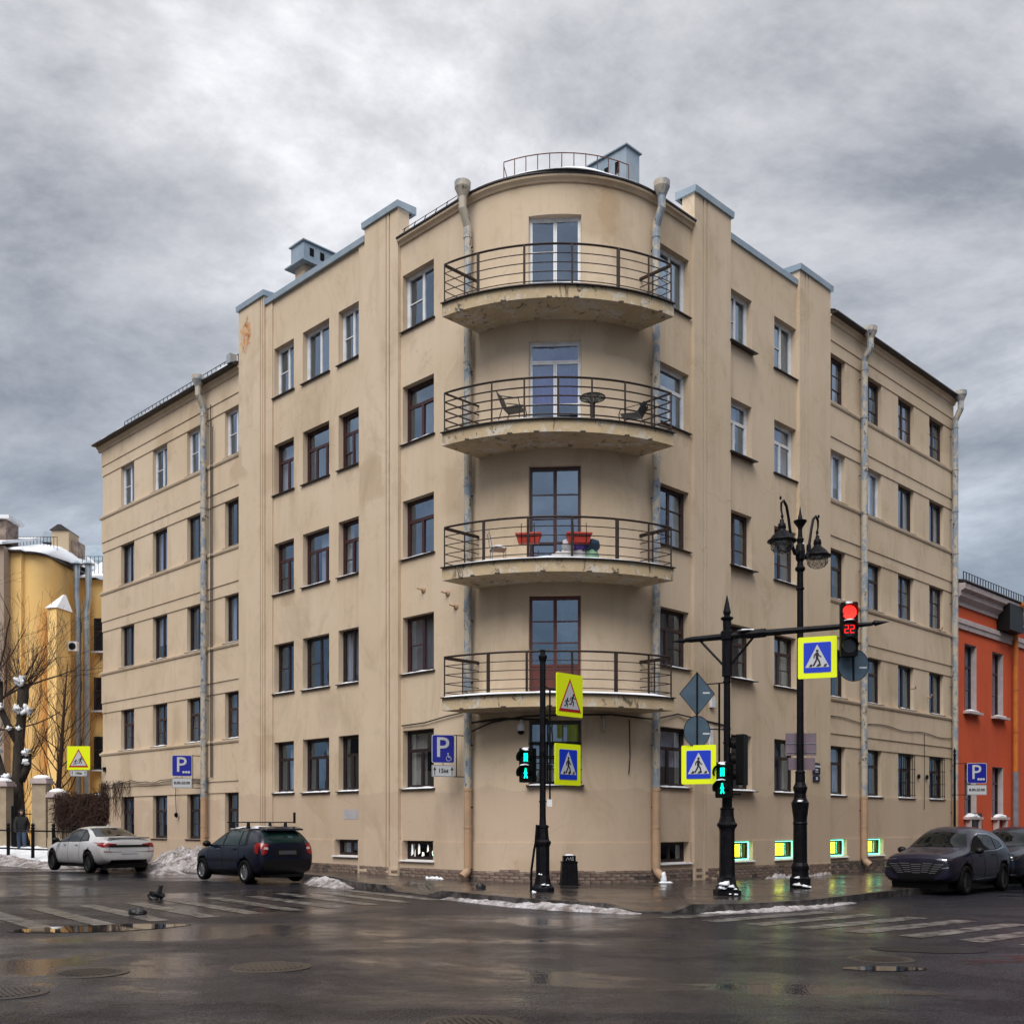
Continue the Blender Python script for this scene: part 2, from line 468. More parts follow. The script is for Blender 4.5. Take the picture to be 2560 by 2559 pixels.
def glass(name, tint=(0.85, 0.9, 0.92), r0=0.07):
    m = bpy.data.materials.new(name); m.use_nodes = True; t = m.node_tree; t.nodes.clear()
    lw = t.nodes.new('ShaderNodeLayerWeight'); lw.inputs[0].default_value = 0.5
    pw = t.nodes.new('ShaderNodeMath'); pw.operation = 'POWER'; pw.inputs[1].default_value = 4.0
    t.links.new(lw.outputs['Facing'], pw.inputs[0])
    mr = t.nodes.new('ShaderNodeMapRange'); mr.inputs['To Min'].default_value = r0; mr.inputs['To Max'].default_value = 1.0
    t.links.new(pw.outputs[0], mr.inputs[0])
    tr = t.nodes.new('ShaderNodeBsdfTransparent'); tr.inputs[0].default_value = (*tint, 1)
    gl = t.nodes.new('ShaderNodeBsdfGlossy'); gl.inputs['Roughness'].default_value = 0.015
    gl.inputs[0].default_value = (0.64, 0.80, 1.0, 1)
    c = t.nodes.new('ShaderNodeTexCoord'); nz = t.nodes.new('ShaderNodeTexNoise'); nz.inputs['Scale'].default_value = 1.6
    t.links.new(c.outputs['Object'], nz.inputs['Vector'])
    bp = t.nodes.new('ShaderNodeBump'); bp.inputs['Strength'].default_value = 0.05; bp.inputs['Distance'].default_value = 0.05
    t.links.new(nz.outputs['Fac'], bp.inputs['Height']); t.links.new(bp.outputs[0], gl.inputs['Normal'])
    mx_ = t.nodes.new('ShaderNodeMixShader'); o = t.nodes.new('ShaderNodeOutputMaterial')
    t.links.new(mr.outputs[0], mx_.inputs[0]); t.links.new(tr.outputs[0], mx_.inputs[1]); t.links.new(gl.outputs[0], mx_.inputs[2])
    t.links.new(mx_.outputs[0], o.inputs[0]); MATS[name] = m
glass('glass', (0.80, 0.85, 0.95), 0.29)
glass('lamp_glass', (0.8, 0.8, 0.78), 0.10)
# ================================================================== GROUND
def road_mat():
    g = NG('wet_asphalt')
    big = g.noise(0.16, 5, 0.6, g.map((1, 1.6, 1)), 0.5)
    mid = g.noise(1.1, 6, 0.65, g.map((1, 1, 1), (3, 9, 0)), 0.4)
    fine = g.noise(55, 3, 0.6)
    v = g.t.nodes.new('ShaderNodeTexVoronoi'); v.inputs['Scale'].default_value = 34; g.L(g.c, v.inputs['Vector'])
    col = g.mix(g.rng(mid, 0.4, 0.62), (0.0095, 0.0088, 0.0130), (0.021, 0.0195, 0.0265))
    col = g.mix(g.rng(fine, 0.45, 0.75, 0, 0.5), col, (0.042, 0.041, 0.048)); col = g.mix(g.rng(v.outputs['Distance'], 0.0, 0.34, 0.75, 0.0), col, (0.085, 0.083, 0.098))
    # tar-sealed cracks
    cr = g.t.nodes.new('ShaderNodeTexVoronoi'); cr.feature = 'DISTANCE_TO_EDGE'; cr.inputs['Scale'].default_value = 0.16
    wv = g.t.nodes.new('ShaderNodeVectorMath'); wv.operation = 'ADD'; g.L(g.c, wv.inputs[0])
    nz = g.t.nodes.new('ShaderNodeTexNoise'); nz.inputs['Scale'].default_value = 0.8; nz.inputs['Detail'].default_value = 5; g.L(g.c, nz.inputs['Vector'])
    g.L(nz.outputs['Color'], wv.inputs[1]); g.L(wv.outputs[0], cr.inputs['Vector'])
    col = g.mix(g.rng(cr.outputs['Distance'], 0.0, 0.012, 0.8, 0.0), col, (0.012, 0.012, 0.012))
    pud = g.rng(g.math('ADD', big, g.math('MULTIPLY', mid, 0.25)), 0.56, 0.70)
    rough = g.math('ADD', g.rng(pud, 0, 1, 0.24, 0.05), g.math('MULTIPLY', g.rng(fine, 0.4, 0.7), 0.08))
    g.out(col, rough)
    g.L(g.rng(pud, 0, 1, 0.10, 0.42), g.b.inputs['Specular IOR Level'])
    h = g.math('MULTIPLY', g.math('ADD', v.outputs['Distance'], g.math('MULTIPLY', mid, 0.6)), g.rng(pud, 0, 1, 1.0, 0.06))
    g.bump(h, 0.95, 0.026)
road_mat()
def pave_mat():
    g = NG('wet_pavement')
    mid = g.noise(0.7, 6, 0.65, g.map((1, 1.4, 1)), 0.5)
    col = g.mix(g.rng(mid, 0.4, 0.62), (0.026, 0.021, 0.020), (0.050, 0.040, 0.037))
    col = g.mix(g.rng(g.noise(60, 3), 0.5, 0.75, 0, 0.4), col, (0.15, 0.13, 0.12))
    g.out(col, g.rng(mid, 0.42, 0.62, 0.10, 0.34)); g.bump(g.noise(45, 4), 0.14, 0.01)
pave_mat()
def paint_mat():
    g = NG('worn_paint')
    n = g.noise(3.2, 8, 0.75, g.map((1, 1, 1)), 0.3)
    col = g.mix(g.rng(n, 0.41, 0.55), (0.21, 0.195, 0.18), (0.030, 0.033, 0.035))
    col = g.mix(g.rng(g.noise(40, 4), 0.5, 0.7, 0, 0.5), col, (0.08, 0.075, 0.075))
    g.out(col, g.rng(n, 0.4, 0.65, 0.42, 0.2)); g.bump(g.noise(50, 4), 0.3, 0.012)
paint_mat()
mat('granite_kerb', (0.028, 0.025, 0.025), 0.30, col2=(0.095, 0.085, 0.083), scale=5, detail=8, mixp=(0.42, 0.62), bump=0.4, bscale=18)
mat('cast_iron', (0.018, 0.016, 0.016), 0.36, 0.2, col2=(0.045, 0.034, 0.028), scale=9, bump=0.3, bscale=30)
mat('brick_old', (0.21, 0.145, 0.115), 0.85, col2=(0.12, 0.085, 0.072), scale=3, mixp=(.42, .58), bump=0.7, bscale=20)
mat('brick_pale', (0.30, 0.225, 0.185), 0.85, col2=(0.15, 0.11, 0.095), scale=2.5, mixp=(.42, .58), bump=0.7, bscale=20)
mat('mortar', (0.10, 0.078, 0.066), 0.95, col2=(0.055, 0.045, 0.04), scale=5, bump=0.6, bscale=18)
mat('soil', (0.06, 0.05, 0.045), 0.9, col2=(0.10, 0.085, 0.075), scale=2, bump=0.4, bscale=8)

rb = MB()
xs = [-420, -120, -40] + [-30 + 2 * i for i in range(31)] + [40, 120, 420]
ys = [-120, -20, 0] + [4 + 2 * i for i in range(24)] + [60, 120, 600]
rb.grid([[(x, y, G(max(-40, min(40, x)))) for x in xs] for y in ys])
road = tag(rb.build('road', 'wet_asphalt'), kind='structure')

def gp(x, y, h=0.0): return Vector((x, y, G(x) + h))

# pedestrian-crossing stripes, painted 4 mm above the asphalt
def stripe(a, d, ln, wd, skew=0.0):
    d = Vector(d).normalized(); q = Vector((-d.y, d.x))
    b = MB(); rows = []
    n = 8
    for i in range(n + 1):
        t = ln * i / n
        r = []
        for k in (-0.5, 0.5):
            e = wd * k * (1 + 0.10 * noise.noise(Vector((a[0] * 3 + t * 2.1, a[1] + k * 9, 0.3))))
            p = Vector(a) + d * t + q * e
            r.append(gp(p.x, p.y, 0.005))
        rows.append(r)
    b.grid(rows)
    return b.build('crosswalk_stripe', 'worn_paint', road)
for i in range(-1, 11):
    p = Vector((-1.6, 22.9)) + Vector((-0.600, -0.770)) * i
    stripe(p, (-0.62, 0.78), 3.8 + 0.5 * (i % 3) * 0.4, 0.36)
for i in range(9):
    p = Vector((2.75, 19.0)) + Vector((0.66, -0.57)) * i
    stripe(p, (0.76, 0.65), 3.7, 0.40)

# ---- pavement between kerb and house
APX = Vector((1.32, 25.5)); RB = 3.48; CB = Vector((APX.x, APX.y + RB * math.sqrt(2))); HALF = RB * PI / 4
Q = math.sqrt(0.5)
def P(s, n, z):
    if abs(s) <= HALF:
        a = s / RB; r = RB + n
        return Vector((CB.x + r * math.sin(a), CB.y - r * math.cos(a), z))
    if s < 0:
        u = -s - HALF + RB
        return Vector((APX.x - u * Q - n * Q, APX.y + u * Q - n * Q, z))
    u = s - HALF + RB
    return Vector((APX.x + u * Q + n * Q, APX.y + u * Q - n * Q, z))
def sL(u): return -(u - RB + HALF)
def sR(u): return u - RB + HALF
KH = 0.15
# kerb line: (x, y, height above road)
kerb = [(-37.0, 61.9, KH), (-25.0, 49.9, KH), (-6.2, 31.1, KH), (-4.9, 29.4, KH), (-4.1, 27.3, KH), (-3.6, 26.4, KH), (-3.05, 25.75, KH), (-2.75, 25.4, 0.02),
        (-1.95, 24.3, 0.02), (-1.55, 23.8, KH), (0.2, 21.65, KH), (0.75, 21.15, KH), (1.3, 20.75, KH), (1.8, 20.45, KH),
        (2.3, 20.18, 0.02), (3.05, 20.15, 0.02), (3.45, 20.35, KH), (4.3, 20.62, KH), (5.2, 21.15, KH), (6.0, 21.85, KH), (6.9, 22.85, KH),
        (9.1, 25.55, KH), (12, 28.5, KH), (30, 46.5, KH), (60, 76.5, KH)]
def facade_foot(k, kx, ky):
    v = Vector((kx, ky))
    # nearest foot on the facade line
    if kx < -1.0: 
        u = ((v - APX).dot(Vector((-Q, Q)))); return P(sL(max(u, 3.5)), -0.05, 0)
    if kx > 5.5:
        u = ((v - APX).dot(Vector((Q, Q)))); return P(sR(max(u, 3.5)), -0.05, 0)
    a = max(-1, min(1, (kx - 2.2) / 3.4)); return P(a * HALF, -0.05, 0)
pb = MB(); rows = []
for k in kerb:
    f = facade_foot(0, k[0], k[1])
    if k[0] < -21 : f = Vector((k[0] + 4, k[1] + 4, 0))
    if k[0] > 25 : f = Vector((k[0] - 4.0, k[1] + 4.0, 0))
    r = []
    for t in (0.0, 0.15, 0.35, 0.55, 0.78, 1.0):
        x = k[0] + (f.x - k[0]) * t; y = k[1] + (f.y - k[1]) * t
        h = k[2] + (KH + 0.01 - k[2]) * min(1, t / 0.4) + 0.02 * t
        r.append(gp(x, y, h))
    rows.append(r)
pb.grid(rows)
pavement = tag(pb.build('pavement', 'wet_pavement', smooth=True), kind='structure')
# kerb stones one by one
def kerb_stones():
    seg = []
    for a, b in zip(kerb[2:-2], kerb[3:-1]):
        L = math.hypot(b[0] - a[0], b[1] - a[1]); n = max(1, round(L / 1.0))
        for i in range(n):
            t0, t1 = i / n, (i + 1) / n
            seg.append([tuple(a[j] + (b[j] - a[j]) * t for j in range(3)) for t in (t0, t1)])
    for i, (a, b) in enumerate(seg[:75]):
        d = Vector((b[0] - a[0], b[1] - a[1])); d.normalize(); q = Vector((d.y, -d.x))
        if q.dot(Vector((0, -1))) < 0: q = -q
        j = random.uniform(-0.006, 0.006)
        ps = []
        for hh in (0, 1):
            for (p, e) in ((a, 0.008), (b, -0.008)):
                for off in ((0.03 + j, -0.13) if p is a else (-0.13, 0.03 + j)):
                    x = p[0] + d.x * e + q.x * off; y = p[1] + d.y * e + q.y * off
                    ps.append(gp(x, y, (p[2] + 0.006 + j * 0.5) if hh else -0.1))
        MB().hexa(ps).build('kerb_stone', 'granite_kerb', pavement)
kerb_stones()
# yard ground on the far left, snow covered
yb = MB()
yb.grid([[(x, y, 0.42 + 0.06 * noise.noise(Vector((x * .4, y * .4, 0)))) for x in [-60 + 2.0 * i for i in range(18)]] for y in [0.0]*0 + [-x for x in []]] or [[(-60, 46, .4), (-22, 46, .4)], [(-60, 80, .4), (-22, 80, .4)]])
tag(yb.build('yard_ground', 'snow_dirty'), kind='structure')

# manhole covers
def manhole(x, y, r, label, patt=0):
    t = thing('manhole_cover', label, 'manhole', (x, y, G(x)), 0.3 * patt, 'manhole covers in the road')
    b = MB(); b.lathe([(r * 1.28, 0.001), (r * 1.27, 0.003), (r * 1.02, 0.005), (r * 1.0, 0.001)], 32)
    b.build('ring', 'cast_iron', t, local=True)
    b = MB(); b.lathe([(r * 0.97, 0.001), (r * 0.97, 0.004), (r * 0.9, 0.005)], 32)
    for i in range(-5, 6):
        c = r * 0.155 * i; hw = math.sqrt(max(0.01, (r * 0.86) ** 2 - c * c))
        b.box((c, 0, 0.007), (r * 0.07, 2 * hw, 0.008))
    b.build('cover', 'cast_iron', t, local=True)
manhole(-4.60, 11.5, 0.34, 'iron manhole cover at the left, with a rusty rim, second nearest on that side')
manhole(-2.78, 12.1, 0.38, 'iron manhole cover left of centre with wide ribs, in line with the dark hatchback', 1)
manhole(-4.85, 10.1, 0.33, 'iron manhole cover cut by the left edge of the picture', 2)
manhole(-0.35, 8.72, 0.36, 'iron manhole cover at the very bottom of the picture near the middle', 1)
manhole(4.65, 13.4, 0.33, 'iron manhole cover at the right, just above a narrow puddle', 0)
# puddle and black tar patch at the right
mat('puddle', (0.02, 0.02, 0.022), 0.02)
mat('tar_patch', (0.006, 0.006, 0.007), 0.42, spec=.2, col2=(0.012, 0.012, 0.014), scale=5, bump=0.5, bscale=25)
def flat_blob(name, x, y, rx, ry, m, rot, h, kind='structure', seed=0):
    ps = []
    for i in range(28):
        a = 2 * PI * i / 28; k = 1 + 0.22 * noise.noise(Vector((math.cos(a) * 1.6 + seed, math.sin(a) * 1.6, seed)))
        px, py = rx * math.cos(a) * k, ry * math.sin(a) * k
        X = x + px * math.cos(rot) - py * math.sin(rot); Y = y + px * math.sin(rot) + py * math.cos(rot)
        ps.append(gp(X, Y, h))
    return tag(MB().poly(ps).build(name, m), kind=kind)
flat_blob('puddle', 4.35, 12.45, 0.50, 0.20, 'puddle', 0.05, 0.007, seed=2)
flat_blob('puddle', -6.3, 16.2, 1.3, 0.5, 'puddle', 0.5, 0.007, seed=5)
flat_blob('tar_patch', 5.75, 14.5, 0.85, 0.42, 'tar_patch', 0.05, 0.006, seed=3)

# ================================================================== CORNER HOUSE
house = thing('corner_house', 'five-storey beige corner apartment house with rounded balcony bay', 'building', (APX.x, 27.0, G(APX.x)))
ROW_T = [17.08, 13.95, 10.73, 7.46, 4.28]; ROW_B = [15.50, 12.33, 9.10, 5.88, 2.66]
LW_T = [15.96, 12.82, 9.56, 6.22, 2.75]; LW_B = [14.33, 11.21, 7.92, 4.62, 1.13]
OPEN = []        # (s0, s1, z0, z1, style, room, depth, row)
def op(s0, s1, z0, z1, style, room='d', row=0, snow=False, tagn=''):
    OPEN.append(dict(s0=min(s0, s1), s1=max(s0, s1), z0=z0, z1=z1, st=style, room=room, row=row, snow=snow, tag=tagn))
LN = ['W2b', 'BT2', 'BT2', 'B2b', 'DT2']
for r in range(5):
    op(sL(4.88), sL(6.22), ROW_B[r], ROW_T[r], LN[r], ['l', 'l0', 'l0', 'd', 't'][r], r, r in (1, 2, 3, 4))
    for j, (a, b) in enumerate(((8.26, 9.28), (9.76, 11.18), (11.68, 12.82))):
        st = [['W2b', 'W2', 'W2b'][j], ['BT2b', 'BT3', 'BT2'][j], ['BT2b', 'BT3', 'BT2b'][j], ['D2', 'D2b', 'D2b'][j], ['DT2', 'DT3', 'DT2'][j]][r]
        op(sL(a), sL(b), ROW_B[r] + (0.02 if j == 2 else 0), ROW_T[r] + 0.03, st, ['l', 'l', 'd', 'd', 'g'][r] + ('c' if (r + j) % 3 == 0 else ('0' if (r + j) % 3 == 1 else '')), r, r >= 2)
    for j, (a, b) in enumerate(((14.88, 16.0), (17.50, 18.68), (20.20, 21.36), (22.92, 24.08))):
        st = ['W2b', 'D2', 'D2', 'OG', 'KG'][r]
        op(sL(a), sL(b), LW_B[r], LW_T[r], st, ['l', 'lc', 'tc', 'd', 't'][r], r, r >= 2 and r < 4 or (r == 2))
    # right side
    op(sR(3.66), sR(4.97), ROW_B[r], ROW_T[r] - 0.03, ['W2b', 'WT2', 'OG3', 'OT2', 'DT2'][r], ['gn', 'l', 'd', 'd', 'tc'][r], r, r in (3, 4))
    for j, (a, b) in enumerate(((6.84, 8.11), (9.36, 10.63))):
        op(sR(a), sR(b), ROW_B[r] - 0.02, ROW_T[r] - 0.04, ['W2b', 'WT2', 'OG3', 'OT2', 'DT2'][r], ['gn', 'lc', 't', 'd', 'g'][r], r, r >= 2)
    for j, (a, b) in enumerate(((12.60, 13.86), (15.18, 16.48), (17.78, 19.06), (20.38, 21.66))):
        st = [['OG3', 'OG3', 'OG3', 'OG3'], ['W2', 'W2', 'D2', 'D2'], ['DT2', 'DT2', 'OG3', 'OG3'], ['DT2', 'DT2', 'D2', 'D2'], ['DT2', 'DT2', 'KG', 'KG']][r][j]
        op(sR(a), sR(b), ROW_B[r] - 0.04, ROW_T[r] - 0.06, st, ['gc', 'lc', 't', 'g', 'd'][r], r, r >= 1, 'grille' if (r == 4 and j >= 2) else '')
# bay: balcony doors and the ground-floor window
th0 = -0.066; DW = 0.675
SLAB = [14.76, 11.50, 8.10, 4.82]          # top of the balcony slabs
for r in range(4):
    c = th0 * RB
    op(c - DW, c + DW, SLAB[r] + 0.05, [17.14, 13.97, 10.78, 7.48][r], ['DoorW', 'DoorWT', 'DoorB', 'DoorR'][r], ['d0', 'lil', 'l0', 'd'][r], r)
op(th0 * RB - 0.68, th0 * RB + 0.68, 2.66, 4.30, 'Bay', 'g', 4, True)
# cellar windows
op(sL(4.88), sL(6.22), 0.66, 1.20, 'CellArt', 'd', 5)
op(sL(8.27), sL(9.45), 0.72, 1.20, 'CellW', 'd', 5)
op(sR(3.66), sR(4.98), 0.62, 1.18, 'Cell', 'd', 5)
for a, b in ((6.95, 8.13), (9.36, 10.6), (12.64, 13.86), (15.18, 16.5)):
    op(sR(a), sR(b), 0.60, 1.17, 'CellLit', 'x', 5)

# wall relief: n (m in front of the datum face) by strip and band
UL = [(3.48, 6.30, 0.0, 18.08), (6.30, 6.66, 0.11, 19.0), (6.66, 6.70, 0.06, 19.0), (6.70, 6.80, 0.12, 19.0), (6.80, 6.84, 0.06, 19.0), (6.84, 7.83, 0.12, 19.0),
      (7.83, 8.20, 0.05, 18.66), (8.20, 12.86, 0.0, 18.66), (12.86, 13.24, 0.05, 18.66),
      (13.24, 13.30, 0.12, 18.96), (13.30, 13.34, 0.06, 18.96), (13.34, 13.44, 0.12, 18.96), (13.44, 13.48, 0.06, 18.96), (13.48, 14.82, 0.12, 18.96),
      (14.82, 25.75, -0.04, 17.16)]
UR = [(3.48, 5.08, 0.0, 18.08), (5.08, 5.48, 0.11, 18.92), (5.48, 5.52, 0.06, 18.92), (5.52, 5.64, 0.12, 18.92), (5.64, 5.68, 0.06, 18.92), (5.68, 6.84, 0.12, 18.92),
      (6.84, 10.66, 0.0, 18.40), (10.66, 10.98, 0.11, 18.86), (10.98, 11.02, 0.06, 18.86), (11.02, 11.14, 0.12, 18.86), (11.14, 11.18, 0.06, 18.86), (11.18, 12.58, 0.12, 18.86),
      (12.58, 22.45, -0.04, 18.14)]
def band(z, tops, bots, zmax):
    """stepped belts of the two wings: a spandrel that steps out twice above each row of windows"""
    for t, b in zip(tops, bots):
        if b <= z < t: return 0.0
        if t <= z < t + 0.40: return 0.03
    if z < bots[-1]: return 0.03
    return 0.06
zs = {-0.4, 0.42, 1.18}
for t, b in zip(ROW_T, ROW_B):
    pass
RWT = [t - 0.06 for t in ROW_T]; RWB = [b - 0.04 for b in ROW_B]
def wall_n(s, z):
    """None above the wall head"""
    lo = 0.045 if z < 0.42 else (0.03 if z < 1.18 else 0.0)
    if abs(s) <= HALF: return lo if z < 18.08 else None
    u = abs(s) - HALF + RB
    for a, b, n, zt in (UL if s < 0 else UR):
        if a <= u < b:
            if z >= zt: return None
            if n < 0:
                n += band(z, LW_T, LW_B, zt) if s < 0 else band(z, RWT, RWB, zt)
                if s < 0: lo = 0.0 if z > 0.42 else 0.03
            return n + (lo if n < 0.1 else (0.02 if z < 0.42 else 0))
    return None
def wall_piece(smin, smax):
    S = {smin, smax}; Z = {-0.4, 0.42, 1.18}
    for side, tab in ((-1, UL), (1, UR)):
        for a, b, n, zt in tab:
            for u in (a, b):
                s = sL(u) if side < 0 else sR(u)
                if smin <= s <= smax: S.add(s)
            sa = sorted(((sL(a), sL(b)) if side < 0 else (sR(a), sR(b))))
            if sa[0] < smax and sa[1] > smin:
                Z.add(zt)
                if n < 0:
                    tt, bb = (LW_T, LW_B) if side < 0 else (RWT, RWB)
                    for x in tt: Z.add(x); Z.add(x + 0.40)
                    for x in bb: Z.add(x)
    if smin <= -HALF + 1e-6 and smax >= HALF - 1e-6: Z.add(18.08)
    hs = [o for o in OPEN if o['s0'] < smax and o['s1'] > smin]
    for o in hs:
        S.add(o['s0']); S.add(o['s1']); Z.add(o['z0']); Z.add(o['z1'])
    if smin < HALF and smax > -HALF:
        k = 44
        for i in range(k + 1):
            s = -HALF + 2 * HALF * i / k
            if smin <= s <= smax and all(abs(s - x) > 0.02 for x in S): S.add(s)
    S = sorted(S); Z = sorted(Z)
    S = [S[0]] + [b for a, b in zip(S, S[1:]) if b - a > 1e-5]; Z = [Z[0]] + [b for a, b in zip(Z, Z[1:]) if b - a > 1e-4]
    b = MB().use('plaster')
    def cell(i, j):
        if i < 0 or j < 0 or i >= len(S) - 1 or j >= len(Z) - 1: return None, True
        s = (S[i] + S[i + 1]) / 2; z = (Z[j] + Z[j + 1]) / 2
        for o in hs:
            if o['s0'] < s < o['s1'] and o['z0'] < z < o['z1']: return -0.30, True
        n = wall_n(s, z)
        return n, n is None
    T = [[cell(i, j) for j in range(len(Z) - 1)] for i in range(len(S) - 1)]
    for i in range(len(S) - 1):
        for j in range(len(Z) - 1):
            n, hole = T[i][j]
            if not hole:
                b.quad(P(S[i], n, Z[j]), P(S[i + 1], n, Z[j]), P(S[i + 1], n, Z[j + 1]), P(S[i], n, Z[j + 1]))
            for di, dj in ((1, 0), (0, 1)):
                if i + di < len(S) - 1 and j + dj < len(Z) - 1:
                    m, h2 = T[i + di][j + dj]
                    a_, b_ = (n if n is not None else None), m
                    if a_ is None and b_ is None: continue
                    if a_ is None: a_ = -0.3
                    if b_ is None: b_ = -0.3
                    if abs(a_ - b_) > 1e-6:
                        if di: s = S[i + 1]; b.quad(P(s, a_, Z[j]), P(s, b_, Z[j]), P(s, b_, Z[j + 1]), P(s, a_, Z[j + 1]))
                        else: z = Z[j + 1]; b.quad(P(S[i], a_, z), P(S[i + 1], a_, z), P(S[i + 1], b_, z), P(S[i], b_, z))
    for i, s in ((0, S[0]), (len(S) - 2, S[-1])):
        for j in range(len(Z) - 1):
            n, hole = T[i][j]
            if n is not None: b.quad(P(s, n, Z[j]), P(s, -0.3, Z[j]), P(s, -0.3, Z[j + 1]), P(s, n, Z[j + 1]))
    # wall head
    for i in range(len(S) - 1):
        jt = max((j for j in range(len(Z) - 1) if not (T[i][j][1] and T[i][j][0] is None)), default=None)
        if jt is not None and T[i][jt][0] is not None:
            n = T[i][jt][0]; z = Z[jt + 1]
            b.quad(P(S[i], n, z), P(S[i + 1], n, z), P(S[i + 1], -0.4, z), P(S[i], -0.4, z))
    return b
cuts = [sL(25.75), sL(14.82), sL(6.30), sR(5.08), sR(12.58), sR(22.45)]
for a, b_ in zip(cuts, cuts[1:]):
    wall_piece(a, b_).build('wall', None, house)
# far ends and back of the block
bk = MB().use('plaster')
A, B_, C_, D_ = P(sL(25.75), -0.04, 0), P(sL(25.75), -12, 0), P(sR(22.45), -12, 0), P(sR(22.45), -0.04, 0)
for p, q, h in ((A, B_, 17.1), (C_, D_, 18.1)):
    bk.quad(p + Vector((0, 0, -.3)), q + Vector((0, 0, -.3)), q + Vector((0, 0, h)), p + Vector((0, 0, h)))
mid_ = Vector((APX.x + .5, 25.5 + 12 * 1.414, 0))
for p, q in ((B_, mid_), (mid_, C_)):
    bk.quad(p + Vector((0, 0, -.3)), q + Vector((0, 0, -.3)), q + Vector((0, 0, 18)), p + Vector((0, 0, 18)))
bk.build('rear_wall', None, house)

# ---- strips that follow the facade: cornices, caps, gutters
def follow(s0, s1, prof, name, m, step=0.25, parent=house, caps=True, off=None):
    """sweep profile [(n, z)...] along the facade line"""
    ss = [s0]
    k = max(1, int(abs(s1 - s0) / 40))
    lo, hi = min(s0, s1), max(s0, s1)
    pts = {lo, hi}
    for x in (-HALF, HALF):
        if lo < x < hi: pts.add(x)
    s = -HALF
    while s < HALF:
        if lo < s < hi: pts.add(s)
        s += step
    ss = sorted(pts)
    b = MB(); rows = [[P(s, n + (off(s) if off and n > 0.2 else 0), z) for n, z in prof] for s in ss]
    b.grid(rows, True)
    if caps:
        b.poly(rows[0]); b.poly(list(reversed(rows[-1])))
    return b.build(name, m, parent)
def peak(s):      # the sheet-metal eaves run to a blunt point over the middle of the bay
    return 0.14 * max(0.0, 1 - abs(s) / 1.7)
def cornice(s0, s1, z, h, ov=0.34):
    follow(s0, s1, [(-0.02, z - h), (0.05, z - h), (0.08, z - h + .05), (0.09, z - 0.08), (0.15, z - 0.05), (0.16, z), (-0.02, z)], 'cornice', 'plaster')
    follow(s0, s1, [(-0.3, z + 0.004), (ov, z + 0.004), (ov + .02, z + 0.02), (ov + .02, z + 0.06), (ov - .06, z + 0.07), (-0.3, z + 0.18)], 'eaves_gutter', 'roof_metal', off=peak)
cornice(sL(6.30), sR(5.08), 18.08, .14, .17)
cornice(sL(25.95), sL(14.82), 17.16, .20)
cornice(sR(12.58), sR(22.5), 18.14, .18)
# belt mouldings at sill height on the wings
for z in LW_B[:4]: follow(sL(25.85), sL(14.82), [(-0.03, z - 0.16), (0.05, z - 0.16), (0.075, z - 0.10), (0.075, z - 0.06), (-0.03, z - 0.03)], 'sill_band', 'plaster')
for z in RWB[:4]: follow(sR(12.58), sR(22.45), [(-0.03, z - 0.16), (0.05, z - 0.16), (0.075, z - 0.10), (0.075, z - 0.06), (-0.03, z - 0.03)], 'sill_band', 'plaster')
# plaster string course and zinc parapet caps
def cap(s0, s1, z, over=0.16, h=0.17, back=-0.5, n0=0.0):
    follow(s0, s1, [(back, z), (n0 + over, z), (n0 + over + 0.015, z + h), (back, z + h + 0.05)], 'parapet_cap', 'zinc_cap')
cap(sL(7.90), sL(6.22), 19.0, 0.06, n0=0.12); cap(sL(13.26), sL(7.86), 18.66, 0.06, n0=0.05); cap(sL(14.90), sL(13.18), 18.96, 0.06, n0=0.12)
cap(sR(5.02), sR(6.92), 18.92, 0.06, n0=0.12); cap(sR(6.88), sR(10.64), 18.40, 0.06, n0=0.0); cap(sR(10.60), sR(12.66), 18.86, 0.06, n0=0.12)
# roofs with a thin cover of snow near the eaves
def roof(s0, s1, z, n0=0.27, n1=-3.3, rise=1.1):
    follow(s0, s1, [(n0, z + 0.09), (n0, z + 0.11), (n1, z + 0.1 + rise), (n1, z + rise)], 'roof', 'roof_metal')
    k = int((s1 - s0) / 0.22); rows = []; sl = rise / (n0 - n1)
    for i in range(k + 1):
        s = s0 + (s1 - s0) * i / k
        e = n0 + .03 + peak(s) + .03 * noise.noise(Vector((s * 1.1, z, 0)))
        t = max(0.0, .05 + .11 * noise.noise(Vector((s * .9, z, 3))))
        rows.append([P(s, e, z + .10), P(s, e - .03, z + .10 + t * .7), P(s, e - .15, z + .12 + t), P(s, e - .6, z + .14 + t + .55 * sl), P(s, -1.6, z + .13 + (n0 + 1.6) * sl), P(s, -1.6, z + .10 + (n0 + 1.6) * sl)])
    MB().grid(rows, True).build('roof_snow', 'snow', house)
roof(sL(6.30), sR(5.08), 18.05, 0.11)
roof(sL(25.9), sL(14.82), 17.16)
roof(sR(12.58), sR(22.5), 18.14)
rm = MB()
rm.poly([P(sL(25.7), -0.3, 17.2), P(sL(14.8), -0.3, 17.6), P(sL(14.8), -12, 19.2), P(sL(25.7), -12, 18.2)])
rm.poly([P(sL(14.8), -0.3, 18.4), P(sL(6.3), -0.3, 18.4), P(sL(6.3), -11, 19.2), P(sL(14.8), -12, 19.2)])
rm.poly([P(sR(5.0), -0.3, 18.2), P(sR(22.4), -0.3, 18.2), P(sR(22.4), -12, 19.0), P(sR(12.5), -12, 19.2)])
rm.poly([P(sL(6.3), -0.8, 18.5)] + [P(-HALF + 2 * HALF * i / 8, -0.9, 18.5) for i in range(9)] + [P(sR(5.0), -0.8, 18.5), Vector((1.8, 41, 19.4))])
rm.build('roof_deck', 'roof_metal', house)
